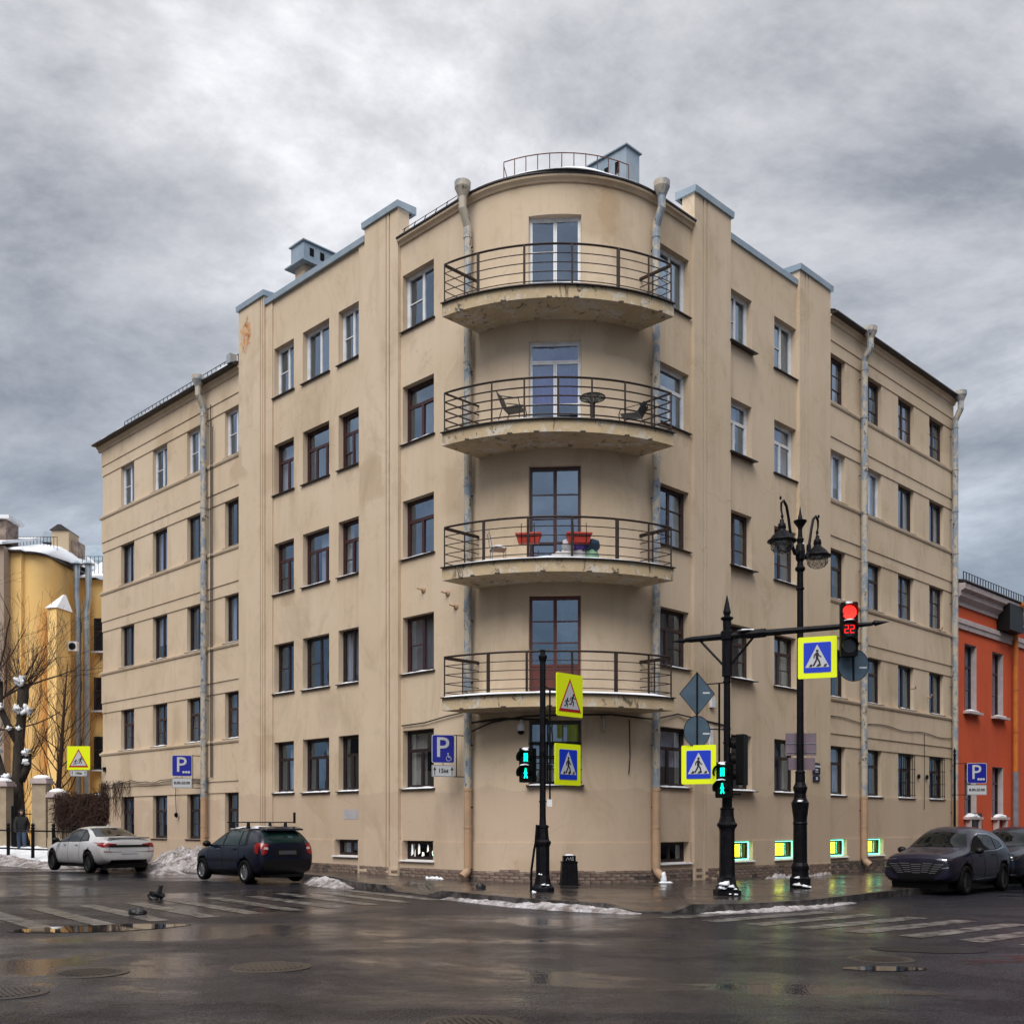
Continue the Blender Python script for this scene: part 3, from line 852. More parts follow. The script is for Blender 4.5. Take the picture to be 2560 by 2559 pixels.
# roof guard rails
def roof_rail(s0, s1, z, n=-0.25, h=0.42, step=0.42, m='iron_rust', every=1, name='roof_rail'):
    b = MB(); k = max(2, int((s1 - s0) / step)); ss = [s0 + (s1 - s0) * i / k for i in range(k + 1)]
    b.tube([P(s, n, z + h) for s in ss], 0.014, 5)
    for i, s in enumerate(ss):
        b.tube([P(s, n, z - 0.05), P(s, n, z + h)], 0.012, 4)
        if i % 5 == 0: b.tube([P(s, n - 0.3, z - 0.02), P(s, n, z + h * 0.8)], 0.012, 4)
    b.build(name, m, house)
roof_rail(-1.75, 2.0, 18.42, -0.30, 0.46, 0.33)
roof_rail(sL(24.0), sL(15.0), 17.42, -0.15, 0.36, 0.30, 'iron_black')
b = MB(); 
for i in range(6): b.tube([P(sL(6.1 - i * 0.45), 0.10, 18.16), P(sL(6.1 - i * 0.45), 0.0, 18.40)], 0.012, 4)
b.tube([P(sL(6.2), 0.02, 18.37), P(sL(3.9), 0.02, 18.37)], 0.012, 4); b.build('snow_guard', 'iron_black', house)

# metal-clad chimney stacks
def chimney(base, ang, L, Wd, z0, z1, nh, holes_side, plin=None):
    M = Matrix.Translation(base) @ Matrix.Rotation(ang, 4, 'Z')
    c = MB(); c.prism([(0, 0), (L, 0), (L, Wd), (0, Wd)], z0, z1, M)
    ch = c.build('chimney', 'zinc_cap', house)
    t = MB(); t.prism([(-.06, -.06), (L + .06, -.06), (L + .06, Wd + .06), (-.06, Wd + .06)], z1, z1 + 0.04, M); t.build('chimney_cap', 'zinc_cap', ch)
    if plin:
        t = MB(); t.prism([(.1, .1), (L - .1, .1), (L - .1, Wd - .1), (.1, Wd - .1)], plin, z0, M); t.build('chimney_base', 'plaster', ch)
        t = MB(); t.prism([(-.16, -.16), (L + .16, -.16), (L + .16, Wd + .16), (-.16, Wd + .16)], z0 - 0.05, z0, M); t.build('flashing', 'zinc_cap', ch)
    for i in range(nh):
        v = MB(); v.box(((0.32 + i * 0.42) if plin else (L - .34 - i * .42), -0.004, z1 - (.50 if z1 - z0 > 1 else .28)), (0.16, 0.02, 0.34 if z1 - z0 > 1 else .26), M); v.build('vent_opening', 'black_plastic', ch)
# left: long side faces right-front (runs away to the right)
chimney(Vector((-6.95, 35.4, 0)), R_(45), 2.6, 0.75, 20.45, 21.12, 5, 0, 18.3)
# right: long side runs away to the left
_c = Vector((3.37, 31.3, 0))
chimney(_c + Vector((-2.4 * Q, 2.4 * Q, 0)), R_(-45), 2.4, 0.62, 19.0, 21.66, 5, 0)
# ---- windows
def frame_at(s, n=0.0):
    o = P(s, n, 0.0); t = (P(s + 0.01, n, 0) - P(s - 0.01, n, 0)).normalized(); y = Vector((t.y, -t.x, 0))
    return Matrix(((t.x, y.x, 0, o.x), (t.y, y.y, 0, o.y), (0, 0, 1, 0), (0, 0, 0, 1)))
mat('lamp_yellow', (0.9, 0.8, 0.1), 0.5, emit=(1.0, 0.86, 0.02), estr=2.0)
mat('neon_cyan', (0.4, 1, 0.9), 0.4, emit=(0.16, 1.0, 0.66), estr=2.3)
mat('neon_white', (1, 1, .95), 0.4, emit=(1.0, 0.95, 0.8), estr=0.35)
mat('neon_green', (.3, 1, .5), 0.4, emit=(0.2, 1.0, 0.45), estr=1.5)
mat('curtain_cream', (0.46, 0.42, 0.34), 0.9, col2=(0.36, 0.32, 0.26), scale=6, stretch=(4, 4, .3))
mat('room_green', (0.03, 0.10, 0.05), 0.9)
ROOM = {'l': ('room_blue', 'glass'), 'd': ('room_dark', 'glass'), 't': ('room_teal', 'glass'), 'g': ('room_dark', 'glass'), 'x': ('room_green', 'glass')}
FR = {'W': 'white_frame', 'B': 'brown_frame', 'D': 'dark_frame', 'O': 'old_frame', 'K': 'dark_frame'}
def ring(b, x0, x1, z0, z1, w_, y0, y1):
    yc, dy = (y0 + y1) / 2, abs(y1 - y0)
    b.box(((x0 + x1) / 2, yc, z0 + w_ / 2), (x1 - x0, dy, w_)); b.box(((x0 + x1) / 2, yc, z1 - w_ / 2), (x1 - x0, dy, w_))
    b.box((x0 + w_ / 2, yc, (z0 + z1) / 2), (w_, dy, z1 - z0 - 2 * w_)); b.box((x1 - w_ / 2, yc, (z0 + z1) / 2), (w_, dy, z1 - z0 - 2 * w_))
def window(o):
    st = o['st']; wd = o['s1'] - o['s0']; z0, z1 = o['z0'], o['z1']; h = z1 - z0
    sc = (o['s0'] + o['s1']) / 2
    n0 = wall_n(sc - wd / 2 - 0.02, (z0 + z1) / 2) or 0.0
    M = frame_at(sc, 0.0)
    x0, x1 = -wd / 2, wd / 2
    y = -0.21
    door = st.startswith('Door'); cell = st.startswith('Cell')
    fm = FR.get(st[0], 'dark_frame')
    if door: fm = {'DoorW': 'white_frame', 'DoorWT': 'white_frame', 'DoorB': 'brown_frame', 'DoorR': 'door_red'}[st]
    if st == 'Bay': fm = 'dark_frame'
    b = MB(); panes = []; panels = []
    ow = 0.05
    ring(b, x0, x1, z0, z1, ow, y - 0.05, y + 0.035)
    X0, X1, Z0, Z1 = x0 + ow, x1 - ow, z0 + ow, z1 - ow
    sw = 0.042
    def leaf(a, c, e, f, rows=1, cols=1, solid=0.0, fr=None):
        ring(b, a + .003, c - .003, e + .003, f - .003, sw, y - 0.035, y + 0.02)
        a += sw; c -= sw; e += sw; f -= sw
        if solid:
            zs_ = e + (f - e) * solid
            panels.append((a, c, e, zs_)); b.box(((a + c) / 2, y - .01, zs_ + 0.02), (c - a, 0.05, 0.06)); e = zs_ + 0.05
        rr = fr or [1 / rows] * rows
        zz = e
        for k, q in enumerate(rr):
            zt = zz + (f - e) * q
            for c_ in range(cols):
                xa = a + (c - a) * c_ / cols; xb = a + (c - a) * (c_ + 1) / cols
                panes.append((xa, xb, zz, zt))
                if c_: b.box((xa, y - .008, (zz + zt) / 2), (0.028, 0.04, zt - zz - 0.03))
            if k < len(rr) - 1: b.box(((a + c) / 2, y - .008, zt), (c - a, 0.04, 0.028))
            zz = zt
    if st in ('W2', 'D2'): leaf(X0, 0.02, Z0, Z1); leaf(0.02, X1, Z0, Z1)
    elif st in ('W2b', 'B2b', 'D2b'): leaf(X0, 0.02, Z0, Z1, fr=[0.5, 0.5]); leaf(0.02, X1, Z0, Z1)
    elif st in ('BT2', 'WT2', 'DT2', 'BT2b'):
        zt = Z0 + (Z1 - Z0) * 0.66
        leaf(X0, X1, zt, Z1); k = -0.02 if st != 'DT2' else -0.05
        leaf(X0, k, Z0, zt, fr=[0.45, 0.55] if st == 'BT2b' else None); leaf(k, X1, Z0, zt)
    elif st in ('BT3', 'DT3'):
        zt = Z0 + (Z1 - Z0) * 0.66
        leaf(X0, X1, zt, Z1); leaf(X0, X0 + wd * .30, Z0, zt); leaf(X0 + wd * .30, X0 + wd * .68, Z0, zt); leaf(X0 + wd * .68, X1, Z0, zt)
    elif st in ('OG', 'KG'):
        zt = Z0 + (Z1 - Z0) * 0.64
        leaf(X0, X1, zt, Z1, cols=2); leaf(X0, 0, Z0, zt, 2); leaf(0, X1, Z0, zt, 2)
    elif st == 'OG3': leaf(X0, -0.02, Z0, Z1, 3); leaf(-0.02, X1, Z0, Z1, 3)
    elif st == 'OT2':
        zt = Z0 + (Z1 - Z0) * 0.67
        leaf(X0, X1, zt, Z1, cols=2); leaf(X0, -0.1, Z0, zt, 1); leaf(-0.1, X1, Z0, zt, 2)
    elif st == 'DoorW': leaf(X0, 0, Z0, Z1, fr=[0.28, 0.36, 0.36]); leaf(0, X1, Z0, Z1, fr=[0.28, 0.72])
    elif st == 'DoorWT':
        zt = Z0 + (Z1 - Z0) * 0.80
        leaf(X0, X1, zt, Z1); leaf(X0, 0, Z0, zt, fr=[0.42, 0.58]); leaf(0, X1, Z0, zt, fr=[0.42, 0.58])
    elif st == 'DoorB': leaf(X0, 0, Z0, Z1, 4); leaf(0, X1, Z0, Z1, 4)
    elif st == 'DoorR': leaf(X0, 0, Z0, Z1, 3, solid=0.30); leaf(0, X1, Z0, Z1, 3, solid=0.30)
    elif st == 'Bay':
        zt = Z0 + (Z1 - Z0) * 0.66
        leaf(X0, X1, zt, Z1, cols=3); leaf(X0, -0.25, Z0, zt, 2); leaf(-0.25, 0.25, Z0, zt, 2); leaf(0.25, X1, Z0, zt, 2)
    elif cell:
        if st == 'CellArt': leaf(X0, -0.3, Z0, Z1); leaf(-0.3, 0.28, Z0, Z1); leaf(0.28, X1, Z0, Z1)
        elif st == 'CellLit': leaf(X0, X1, Z0, Z1)
        else: leaf(X0, 0.0, Z0, Z1); leaf(0.0, X1, Z0, Z1)
    nm = 'balcony_door' if door else ('cellar_window' if cell else 'window')
    wo_ = b.build(nm, fm, house, M)
    L_ = dict(parent=wo_, local=True)
    rm_, gl = ROOM[o['room'][0]]
    for a, c, e, f in panes:
        ty1, ty2 = random.uniform(-.010, .010), random.uniform(-.006, .006); MB().quad((a, y - .012 - ty2, e), (c, y - .012 + ty2, e), (c, y - .012 + ty1 + ty2, f), (a, y - .012 + ty1 - ty2, f)).build('pane', gl, **L_)
    for a, c, e, f in panels:
        MB().box(((a + c) / 2, y - 0.008, (e + f) / 2), (c - a, 0.02, f - e)).build('door_panel', fm, **L_)
    # room behind
    d = -1.0 if not cell else -0.75
    r = MB(); k = 0.12
    r.quad((x0 - k, d, z0 - k), (x1 + k, d, z0 - k), (x1 + k, d, z1 + k), (x0 - k, d, z1 + k))
    for xa in (x0 - k, x1 + k): r.quad((xa, -.302, z0 - k), (xa, d, z0 - k), (xa, d, z1 + k), (xa, -.302, z1 + k))
    for za in (z0 - k, z1 + k): r.quad((x0 - k, -.302, za), (x1 + k, -.302, za), (x1 + k, d, za), (x0 - k, d, za))
    r.build('room', rm_, **L_)
    rnd = random.random
    cur = None
    if 'lil' in o['room']: cur = ('curtain_lilac', 0, 1)
    elif 'n' in o['room']: cur = ('curtain_green', 0.45, 1)
    elif 'c' in o['room']: cur = ('curtain_white', 0.0 if rnd() < .5 else 0.4, 1.0 if rnd() < .5 else 0.75)
    elif not cell and '0' not in o['room'] and rnd() < .85: cur = (random.choice(['curtain_grey', 'curtain_white', 'curtain_grey', 'curtain_cream', 'curtain_cream', 'curtain_green']), *random.choice([(0, .35), (.6, 1), (0, 1), (0, .5), (0.15, .9)]))
    if cur and not cell:
        a = x0 + wd * cur[1]; c = x0 + wd * cur[2]
        zb = z0 + (0 if rnd() < .7 else h * .35)
        rows = [[(a + (c - a) * i / 40, -0.34 + 0.022 * math.sin(i * 1.25 + rnd() * .4), zz) for i in range(41)] for zz in (zb, z1 + .05)]
        MB().grid(rows).build('curtain', cur[0], **L_)
    # sill
    if door: return
    ex = 0.06
    yw = n0 + 0.075
    sm = MB()
    if sc * 0 + abs(sc) < HALF: yw = 0.10
    sm.hexa([(x0 - ex, yw, z0 - .045), (x1 + ex, yw, z0 - .045), (x1 + ex, -0.17, z0 - .02), (x0 - ex, -0.17, z0 - .02),
             (x0 - ex, yw + .004, z0 - .02), (x1 + ex, yw + .004, z0 - .02), (x1 + ex, -0.17, z0 + .01), (x0 - ex, -0.17, z0 + .01)])
    MBx = sm.build('sill', 'snow' if st in ('CellLit', 'CellArt', 'CellW', 'Cell') else 'sill_metal', **L_)
    if o['snow']:
        sb = MB(); rows = []; nn = 14
        for i in range(nn + 1):
            xx = x0 + 0.02 + (wd - 0.04) * i / nn
            t = math.sin(PI * min(1, max(0, i / nn))) ** 0.35 * (0.55 + 0.5 * noise.noise(Vector((sc * 3 + i * .35, z0, 1))))
            hh = max(0.004, 0.05 * t)
            rows.append([(xx, yw - 0.01, z0 - .018), (xx, yw - 0.02, z0 - .018 + hh * .8), (xx, yw - 0.10, z0 + hh), (xx, -0.12, z0 + 0.012 + hh * .6), (xx, -0.12, z0 + 0.012)])
        sb.grid(rows).build('snow_strip', 'snow', smooth=False, **L_)
    if o['tag'] == 'grille' or st == 'Bay':
        gm = MB(); ztop = z1 if st != 'Bay' else z0 + h * .68
        yy = 0.03 if st != 'Bay' else -0.06
        for i in range(7): gm.tube([(x0 + wd * (i + .5) / 7, yy, z0 + .02), (x0 + wd * (i + .5) / 7, yy, ztop - .02)], 0.012, 4)
        for q in (.06, .35, .65, .94): gm.tube([(x0, yy, z0 + (ztop - z0) * q), (x1, yy, z0 + (ztop - z0) * q)], 0.012, 4)
        if st != 'Bay': gm.tube([(0.12 * math.cos(a * PI / 8), yy, (z0 + z1) / 2 + 0.12 * math.sin(a * PI / 8)) for a in range(16)], 0.012, 4, closed=True)
        gm.build('grille', 'iron_black', **L_)
    if st == 'CellLit':
        nb = MB(); e = 0.035
        nb.tube([(x0 + e, -0.11, z0 + e), (x1 - e, -0.11, z0 + e), (x1 - e, -0.11, z1 - e), (x0 + e, -0.11, z1 - e)], 0.009, 6, closed=True)
        nb.build('neon_tube', 'neon_cyan', **L_)
        lb = MB()
        for i in range(9): lb.box((x0 + wd * (0.30 + 0.068 * i), -0.34, z0 + h * .50), (wd * 0.062, 0.03, h * .66))
        lb.build('lit_blind', 'lamp_yellow', **L_)
    if st == 'CellArt':
        a = MB().use('neon_white')
        for (cx, w1, zz, hh) in ((-.52, .10, .5, .32), (-.38, .07, .34, .2), (-.22, .10, .55, .3), (-.05, .12, .3, .12), (.16, .08, .6, .2)):
            a.poly([(cx - w1 / 2, -.22, z0 + h * (zz - hh)), (cx + w1 / 2, -.22, z0 + h * (zz - hh * .6)), (cx + w1 * .4, -.22, z0 + h * (zz + hh * .7)), (cx - w1 * .2, -.22, z0 + h * (zz + hh))])
        for cx in (.40, .54):
            a.tube([(cx + 0.05 * math.cos(k * .8), -.22, z0 + h * .38 + 0.07 * math.sin(k * .8)) for k in range(8)], 0.012, 5, closed=True)
            a.tube([(cx, -.22, z0 + h * .5), (cx + .02, -.22, z0 + h * .85)], 0.012, 5)
        a.use('neon_green'); a.tube([(.38, -.22, z0 + h * .25), (.44, -.22, z0 + h * .3)], 0.02, 6)
        a.build('light_art', None, **L_)
    if st == 'CellW':
        MB().box((-.25, -.3, (z0 + z1) / 2), (.3, .02, h)).box((.40, -.3, (z0 + z1) / 2), (.25, .02, h)).build('curtain', 'curtain_white', **L_)
for o in OPEN: window(o)

# ---- bricks of the bare plinth
def bricks():
    L, H, D = 0.262, 0.070, 0.05
    protos = []
    for k, m in enumerate(('brick_old', 'brick_pale', 'brick_old')):
        b = MB(); rr = random.Random(k)
        e = 0.008
        ps = []
        for zz in (-H / 2, H / 2):
            for (xx, yy) in ((-L / 2, -D), (L / 2, -D), (L / 2, D * .2), (-L / 2, D * .2)):
                ps.append((xx + rr.uniform(-e, e), yy + (rr.uniform(-e, e) if yy > 0 else 0), zz + rr.uniform(-e, e) * .6))
        b.hexa([ps[i] for i in (0, 3, 2, 1, 4, 7, 6, 5)])
        protos.append(b.mesh('brick')); protos[-1].materials.append(MATS[m])
    bed = MB()
    pos = []
    s = sL(13.2); step = L + 0.014
    k = 0
    for c in range(4):
        s = sL(13.2) + (step / 2 if c % 2 else 0)
        while s < sR(17.4):
            n = wall_n(s, 0.3)
            if n is not None and wall_n(s + L * .4, .3) == n and wall_n(s - L * .4, .3) == n: pos.append((s, c, n))
            s += step
    pos.sort(key=lambda p: (abs(p[0] - 2.5), p[1]))
    mass = MB()
    for i, (s, c, n) in enumerate(pos):
        if random.random() < 0.06: continue
        M = frame_at(s, n + random.uniform(0.0, 0.012)); z = G(P(s, 0, 0).x) + 0.17 + 0.040 + c * (H + 0.012)
        if z > 0.46: continue
        M = M @ Matrix.Translation((0, 0, z)) @ Matrix.Rotation(random.uniform(-.02, .02), 4, 'Y')
        me = random.choice(protos)
        if i < 298: link(bpy.data.objects.new('brick', me), house, M)
        else:
            j = mass.pts([M @ v.co for v in me.vertices])
            for f in me.polygons: mass.face([j + q for q in f.vertices])
    if mass.v: tag(mass.build('brick_course', 'brick_old', house), kind='stuff')
    follow(sL(13.2), sR(17.4), [(0.03, -0.3), (0.052, -0.3), (0.052, 0.40), (0.03, 0.44)], 'mortar_bed', 'mortar')
bricks()

# ---- balconies
XB = 1.16; TX = 2.93; TY = 26.80; FY = 25.80
RF = (TX ** 2 + (TY - FY) ** 2) / (2 * (TY - FY))
def front(t, ins=0.0):      # t -1..1 along the curved front
    a0 = math.asin(TX / RF); a = a0 * t
    return Vector((XB + (RF - ins) * math.sin(a), FY + RF - (RF - ins) * math.cos(a)))
def outline(ins=0.0, out=0.0, n=20):
    """slab outline: side edges square to the facades, curved front"""
    pts = [front(-1 + 2 * i / n, ins - out) for i in range(n + 1)]
    l, r = pts[0], pts[-1]
    d = Vector((Q, Q)); e = Vector((-Q, Q))
    if out: l = l + Vector((-Q, Q)) * 0; 
    lj = l + d * 1.5; rj = r + e * 1.3
    bk_ = [Vector((CB.x + 3.2 * math.sin(x), CB.y - 3.2 * math.cos(x))) for x in (R_(38), R_(20), 0, R_(-20), R_(-38))]
    return [lj] + pts + [rj] + bk_
def balcony(i, z, gap, posts, rails, side_rails):
    t = 0.30
    s = MB(); s.prism([(p.x, p.y) for p in outline()], z - t, z)
    bal = s.build('balcony', 'slab_paint', house)
    cp = MB(); cp.prism([(p.x, p.y) for p in outline(0.0, 0.07)], z, z + 0.025); cp.build('drip_edge', 'roof_metal', bal)
    sn = MB()
    o1 = outline(0.03, 0)
    hh = [0.05 + 0.035 * noise.noise(Vector((k * .55, i * 3.0, 0))) for k in range(len(o1))]
    nb = len(o1)
    ids = sn.pts([(p.x, p.y, z + 0.026) for p in o1] + [(p.x + (XB - p.x) * .02, p.y + .03, z + 0.026 + (h_ if 1 <= k <= nb - 7 else .03) * (0.75 if i == 0 else 1.0)) for k, (p, h_) in enumerate(zip(o1, hh))])
    for k in range(nb): sn.face((k, (k + 1) % nb, nb + (k + 1) % nb, nb + k))
    sn.face(range(nb, 2 * nb))
    sn.build('balcony_snow', 'snow', bal)
    # iron railing
    H = 1.06
    ft = [front(-1 + 2 * k / 24, 0.10) for k in range(25)]
    L0, R0 = ft[0], ft[-1]
    LW_, RW_ = L0 + Vector((Q, Q)) * 1.25, R0 + Vector((-Q, Q)) * 1.05
    def rail(zz, r):
        b = MB(); b.tube([(p.x, p.y, zz) for p in [LW_] + ft + [RW_]], r, 6); return b
    rail(z + H, 0.027).build('handrail', 'iron_brown', bal)
    for k in range(rails):
        rail(z + 0.16 + (H - 0.16) * k / rails, 0.012 if i != 1 else 0.018).build('rail', 'iron_brown', bal)
    for tt, wdt in posts:
        p = front(tt, 0.10)
        lean = 0.02
        MB().box((p.x, p.y, z + H / 2), (wdt * 1.25, 0.045, H)).build('post', 'iron_brown', bal)
    for a, c in ((L0, LW_), (R0, RW_)):
        for q in side_rails:
            p = a.lerp(c, q); MB().box((p.x, p.y, z + H / 2), (0.035, 0.035, H)).build('post', 'iron_brown', bal)
        if i != 1: MB().tube([(a.x, a.y, z + H - 0.03), (c.x, c.y, z + H - 0.03)], 0.035, 5).build('side_handrail', 'iron_brown', bal)
    # rusty stub ends under the drip edge
    for k in range(6):
        p = front(-0.8 + 0.31 * k + 0.05 * ((i * 7 + k) % 3), 0.0)
        MB().box((p.x, p.y - 0.004, z - t + 0.012), (0.13, 0.03, 0.03)).build('edge_bracket', 'roof_metal', bal)
    return bal
BAL = []
BAL.append(balcony(0, SLAB[0], 0, [(-.67, .06), (-.28, .045), (.10, .04), (.48, .07), (.76, .035)], 4, (0, .55)))
BAL.append(balcony(1, SLAB[1], 0, [(-.55, .035), (-.28, .035), (-.01, .035), (.26, .035), (.54, .035), (.79, .035)], 4, (0, .5)))
BAL.append(balcony(2, SLAB[2], 0, [(-.62, .06), (-.25, .05), (.10, .045), (.47, .075), (.76, .035)], 4, (0, .55)))
BAL.append(balcony(3, SLAB[3], 0, [(-.58, .07), (-.26, .05), (.10, .045), (.46, .075), (.76, .04)], 4, (0, .5)))

# ---- rain pipes
def drainpipe(s, ztop, nf=0.44, n=0.17, r=0.105, zmid=2.55, zend=0.35, m='pipe_paint', low='pipe_beige', outlet=True, funnel='pipe_paint'):
    M = frame_at(s, 0)
    b = MB()
    b.tube([(0, nf, ztop - 0.25), (0, nf, ztop - 0.62), (0, n, ztop - 1.02), (0, n, ztop - 1.2)], r * 1.02, 12)
    b.tube([(0, n, ztop - 1.15), (0, n, zmid)], r, 12)
    z = ztop - 1.3
    while z > zmid + .2:
        b.tube([(0, n, z - .035), (0, n, z + .035)], r * 1.12, 12); z -= 1.62
    p = b.build('rain_pipe', m, house, M, smooth=False)
    f = MB(); f.lathe([(r, ztop - 0.34), (r * 1.15, ztop - .3), (r * 2.0, ztop - 0.10), (r * 2.05, ztop + 0.05), (r * 1.85, ztop + 0.05), (r * 1.1, ztop - .2)], 16, Matrix.Translation((0, nf, 0)))
    f.build('funnel', funnel, p, local=True)
    z = ztop - 1.6
    while z > zend:
        MB().box((0, n / 2 - .05, z), (0.02, n + .02, 0.02)).box((r * .6, n - .02, z), (r * 1.9, .016, .03)).build('bracket', 'iron_black', p, local=True); z -= 1.62
    if zmid > zend:
        lo = MB(); pts = [(0, n, zmid + .03), (0, n, zend + .15)]
        if outlet: pts += [(0, n + .05, zend + .05), (0, n + .22, zend - .07)]
        lo.tube(pts, r * 1.03, 12)
        lo.tube([(0, n, 1.55), (0, n, 1.60)], r * 1.13, 12); lo.tube([(0, n, zmid - .03), (0, n, zmid + .05)], r * 1.13, 12)
        lo.build('lower_pipe', low, p, local=True)
    return p
drainpipe(sL(3.34), 18.28, nf=.36)
drainpipe(sR(3.30), 18.28, nf=.36)
drainpipe(sL(17.10), 17.36, nf=.38, low='pipe_beige')
drainpipe(sR(14.80), 18.30, nf=.38, r=0.11)
drainpipe(sR(22.25), 18.30, nf=.38, r=0.11)
f = MB(); f.box((0, 0.30, 17.36), (0.25, 0.25, 0.3)); f.build('gutter_box', 'galvanised', house, frame_at(sL(14.98)))

# ---- cables, hooks and small wall fittings
def cab(pts, r=0.012, name='cable', m='cable'): MB().tube(pts, r, 5).build(name, m, house)
for k, (du, rr) in enumerate(((0.0, .018), (0.07, .012), (0.13, .012))):
    cab([P(sL(16.78 - du), .07, 16.2 - k * .3 if k else 16.4), P(sL(16.78 - du), .07, 12), P(sL(16.8 - du), .06, 8), P(sL(16.78 - du), .07, 3.3)], rr, 'conduit', 'cable')
cab([P(sL(u), .08, 3.30 + 0.05 * math.sin(u * 1.7) + 0.03 * math.sin(u * 5)) for u in [25.7 - .4 * i for i in range(23)]], 0.016)
cab([P(sL(u), .08, 3.24 + 0.05 * math.sin(u * 1.4)) for u in [25.7 - .4 * i for i in range(23)]], 0.012)
cab([P(sL(19.3), .08, 3.25), P(sL(19.34), .07, 2.6), P(sL(19.28), .07, 2.1)], .012)
MB().blob((0, .08, 2.0), (.07, .07, .1), fl=1).build('wall_lamp_stub', 'black_plastic', house, frame_at(sL(19.28)))
cab([P(sL(6.2), .05, 4.42), P(sL(5.2), .06, 4.44), P(sL(4.3), .06, 4.55), P(-HALF, .05, 4.62)], .02)
cab([P(-HALF + .1, .1, 4.05), P(-1.9, .08, 4.28), P(-1.0, .07, 4.40), P(0, .07, 4.42), P(1.2, .07, 4.45), P(2.5, .08, 4.40), P(HALF, .1, 4.44), P(sR(4.4), .04, 4.62), P(sR(5.5), .14, 4.52), P(sR(6.6), .15, 4.44)], .022)
cab([P(-HALF + .1, .12, 4.30), P(-1.6, .08, 4.36), P(-.4, .07, 4.30)], .03)
cab([P(1.75, .05, 4.35), P(1.78, .04, 3.4), P(1.74, .04, 2.95)], .014)
cab([P(sR(u), .05, 5.16 - .02 * (u - 12.6) + .04 * math.sin(u * 2)) for u in [12.7 + .5 * i for i in range(20)]], .014)
cab([P(sR(19.75), .05, 5.0), P(sR(19.77), .05, 3.6), P(sR(19.75), .05, 2.2)], .012)
for (u, z) in ((5.31, 8.11), (4.30, 7.86), (3.97, 7.46)):
    k = MB(); M = frame_at(sL(u))
    k.lathe([(.09, -.01), (.09, .02), (.05, .05)], 12, Matrix.Translation((0, 0, z)) @ Matrix.Rotation(R_(-90), 4, 'X'))
    k.tube([(0, .04, z), (0, .14, z), (-.05, .2, z + .03)], .022, 6); k.build('wall_hook', 'pipe_beige', house, M)
for (u, z) in ((21.05, 9.05), (18.75, 6.6), (20.1, 6.4)):
    k = MB(); k.tube([(0, 0, z), (0, .16, z), (-.05, .2, z + .08)], .03, 6); k.build('wall_hook', 'pipe_beige', house, frame_at(sR(u)))
for u in (19.35, 20.05): 
    MB().lathe([(.085, 0), (.085, .05), (.05, .06)], 12, Matrix.Translation((0, 0, 3.42)) @ Matrix.Rotation(R_(-90), 4, 'X')).build('vent_pipe', 'iron_black', house, frame_at(sR(u)))
# dome camera and pipe stubs under the first balcony
k = MB(); M = frame_at(-1.05, 0)
k.tube([(0, 0, 4.28), (0, .18, 4.28), (0, .2, 4.2)], .035, 8); k.lathe([(.07, 4.22), (.10, 4.16), (.10, 4.02), (.02, 4.0)], 14, Matrix.Translation((0, .2, 0)))
dc = k.build('dome_camera', 'white_frame', house, M)
MB().blob((0, .2, 4.01), (.09, .09, .09), 12, 8, 0, fl=1).build('dome', 'black_plastic', dc, local=True)
k = MB(); k.tube([(0, 0, 4.38), (0, .15, 4.38), (0, .17, 4.30), (0, .17, 4.06), (0, .08, 4.0)], .04, 8); k.build('vent_stub', 'pipe_paint', house, frame_at(0.98))
MB().box((0, .05, 5.05), (.17, .09, .3)).build('junction_box', 'white_frame', house, frame_at(sR(5.85), .12))
MB().box((0, .03, 4.1), (.14, .07, .5)).build('conduit_cover', 'white_frame', house, frame_at(sR(5.80), .12))
mat('repair_patch', (0.42, 0.40, 0.42), 0.9, col2=(.36, .34, .36), scale=3)
MB().box((0, .002, 1.95), (.72, .006, .30)).build('repair_patch', 'repair_patch', house, frame_at(sL(8.65)))
# street-name and house-number plates
mat('plate_blue', (0.006, 0.010, 0.045), 0.35)
mat('sign_white', (0.72, 0.73, 0.75), 0.45)
def wall_plate(s, n, z, w_, h_, lines, name):
    M = frame_at(s, n)
    b = MB(); b.prism([(-w_ / 2, -h_ / 2), (w_ / 2, -h_ / 2), (w_ / 2, h_ * .36), (w_ * .4, h_ / 2), (-w_ * .4, h_ / 2), (-w_ / 2, h_ * .36)], 0, .02,
                      Matrix.Translation((0, .01, z)) @ Matrix.Rotation(R_(90), 4, 'X') @ Matrix.Rotation(PI, 4, 'Y') @ Matrix.Scale(-1, 4, (1, 0, 0)) if False else Matrix(((1, 0, 0, 0), (0, 0, 1, .01), (0, 1, 0, z), (0, 0, 0, 1))))
    p = b.build(name, 'plate_blue', house, M)
    for (tx, zz, sz) in lines:
        me = text_mesh(tx, sz, .003, .003); me.materials.append(MATS['sign_white'])
        link(bpy.data.objects.new('lettering', me), p, Matrix(((1, 0, 0, 0), (0, 0, -1, .036), (0, 1, 0, z + zz), (0, 0, 0, 1))), True)
wall_plate(sR(11.62), .13, 3.42, .44, .36, (('ВИТЕБСКАЯ', .06, .082), ('УЛИЦА', -.04, .045), ('VITEBSKAYA', -.11, .03)), 'street_name_plate')
wall_plate(sR(11.62), .13, 3.10, .42, .18, (('20', 0, .12), ('8', -.01, .05)), 'house_number_plate')
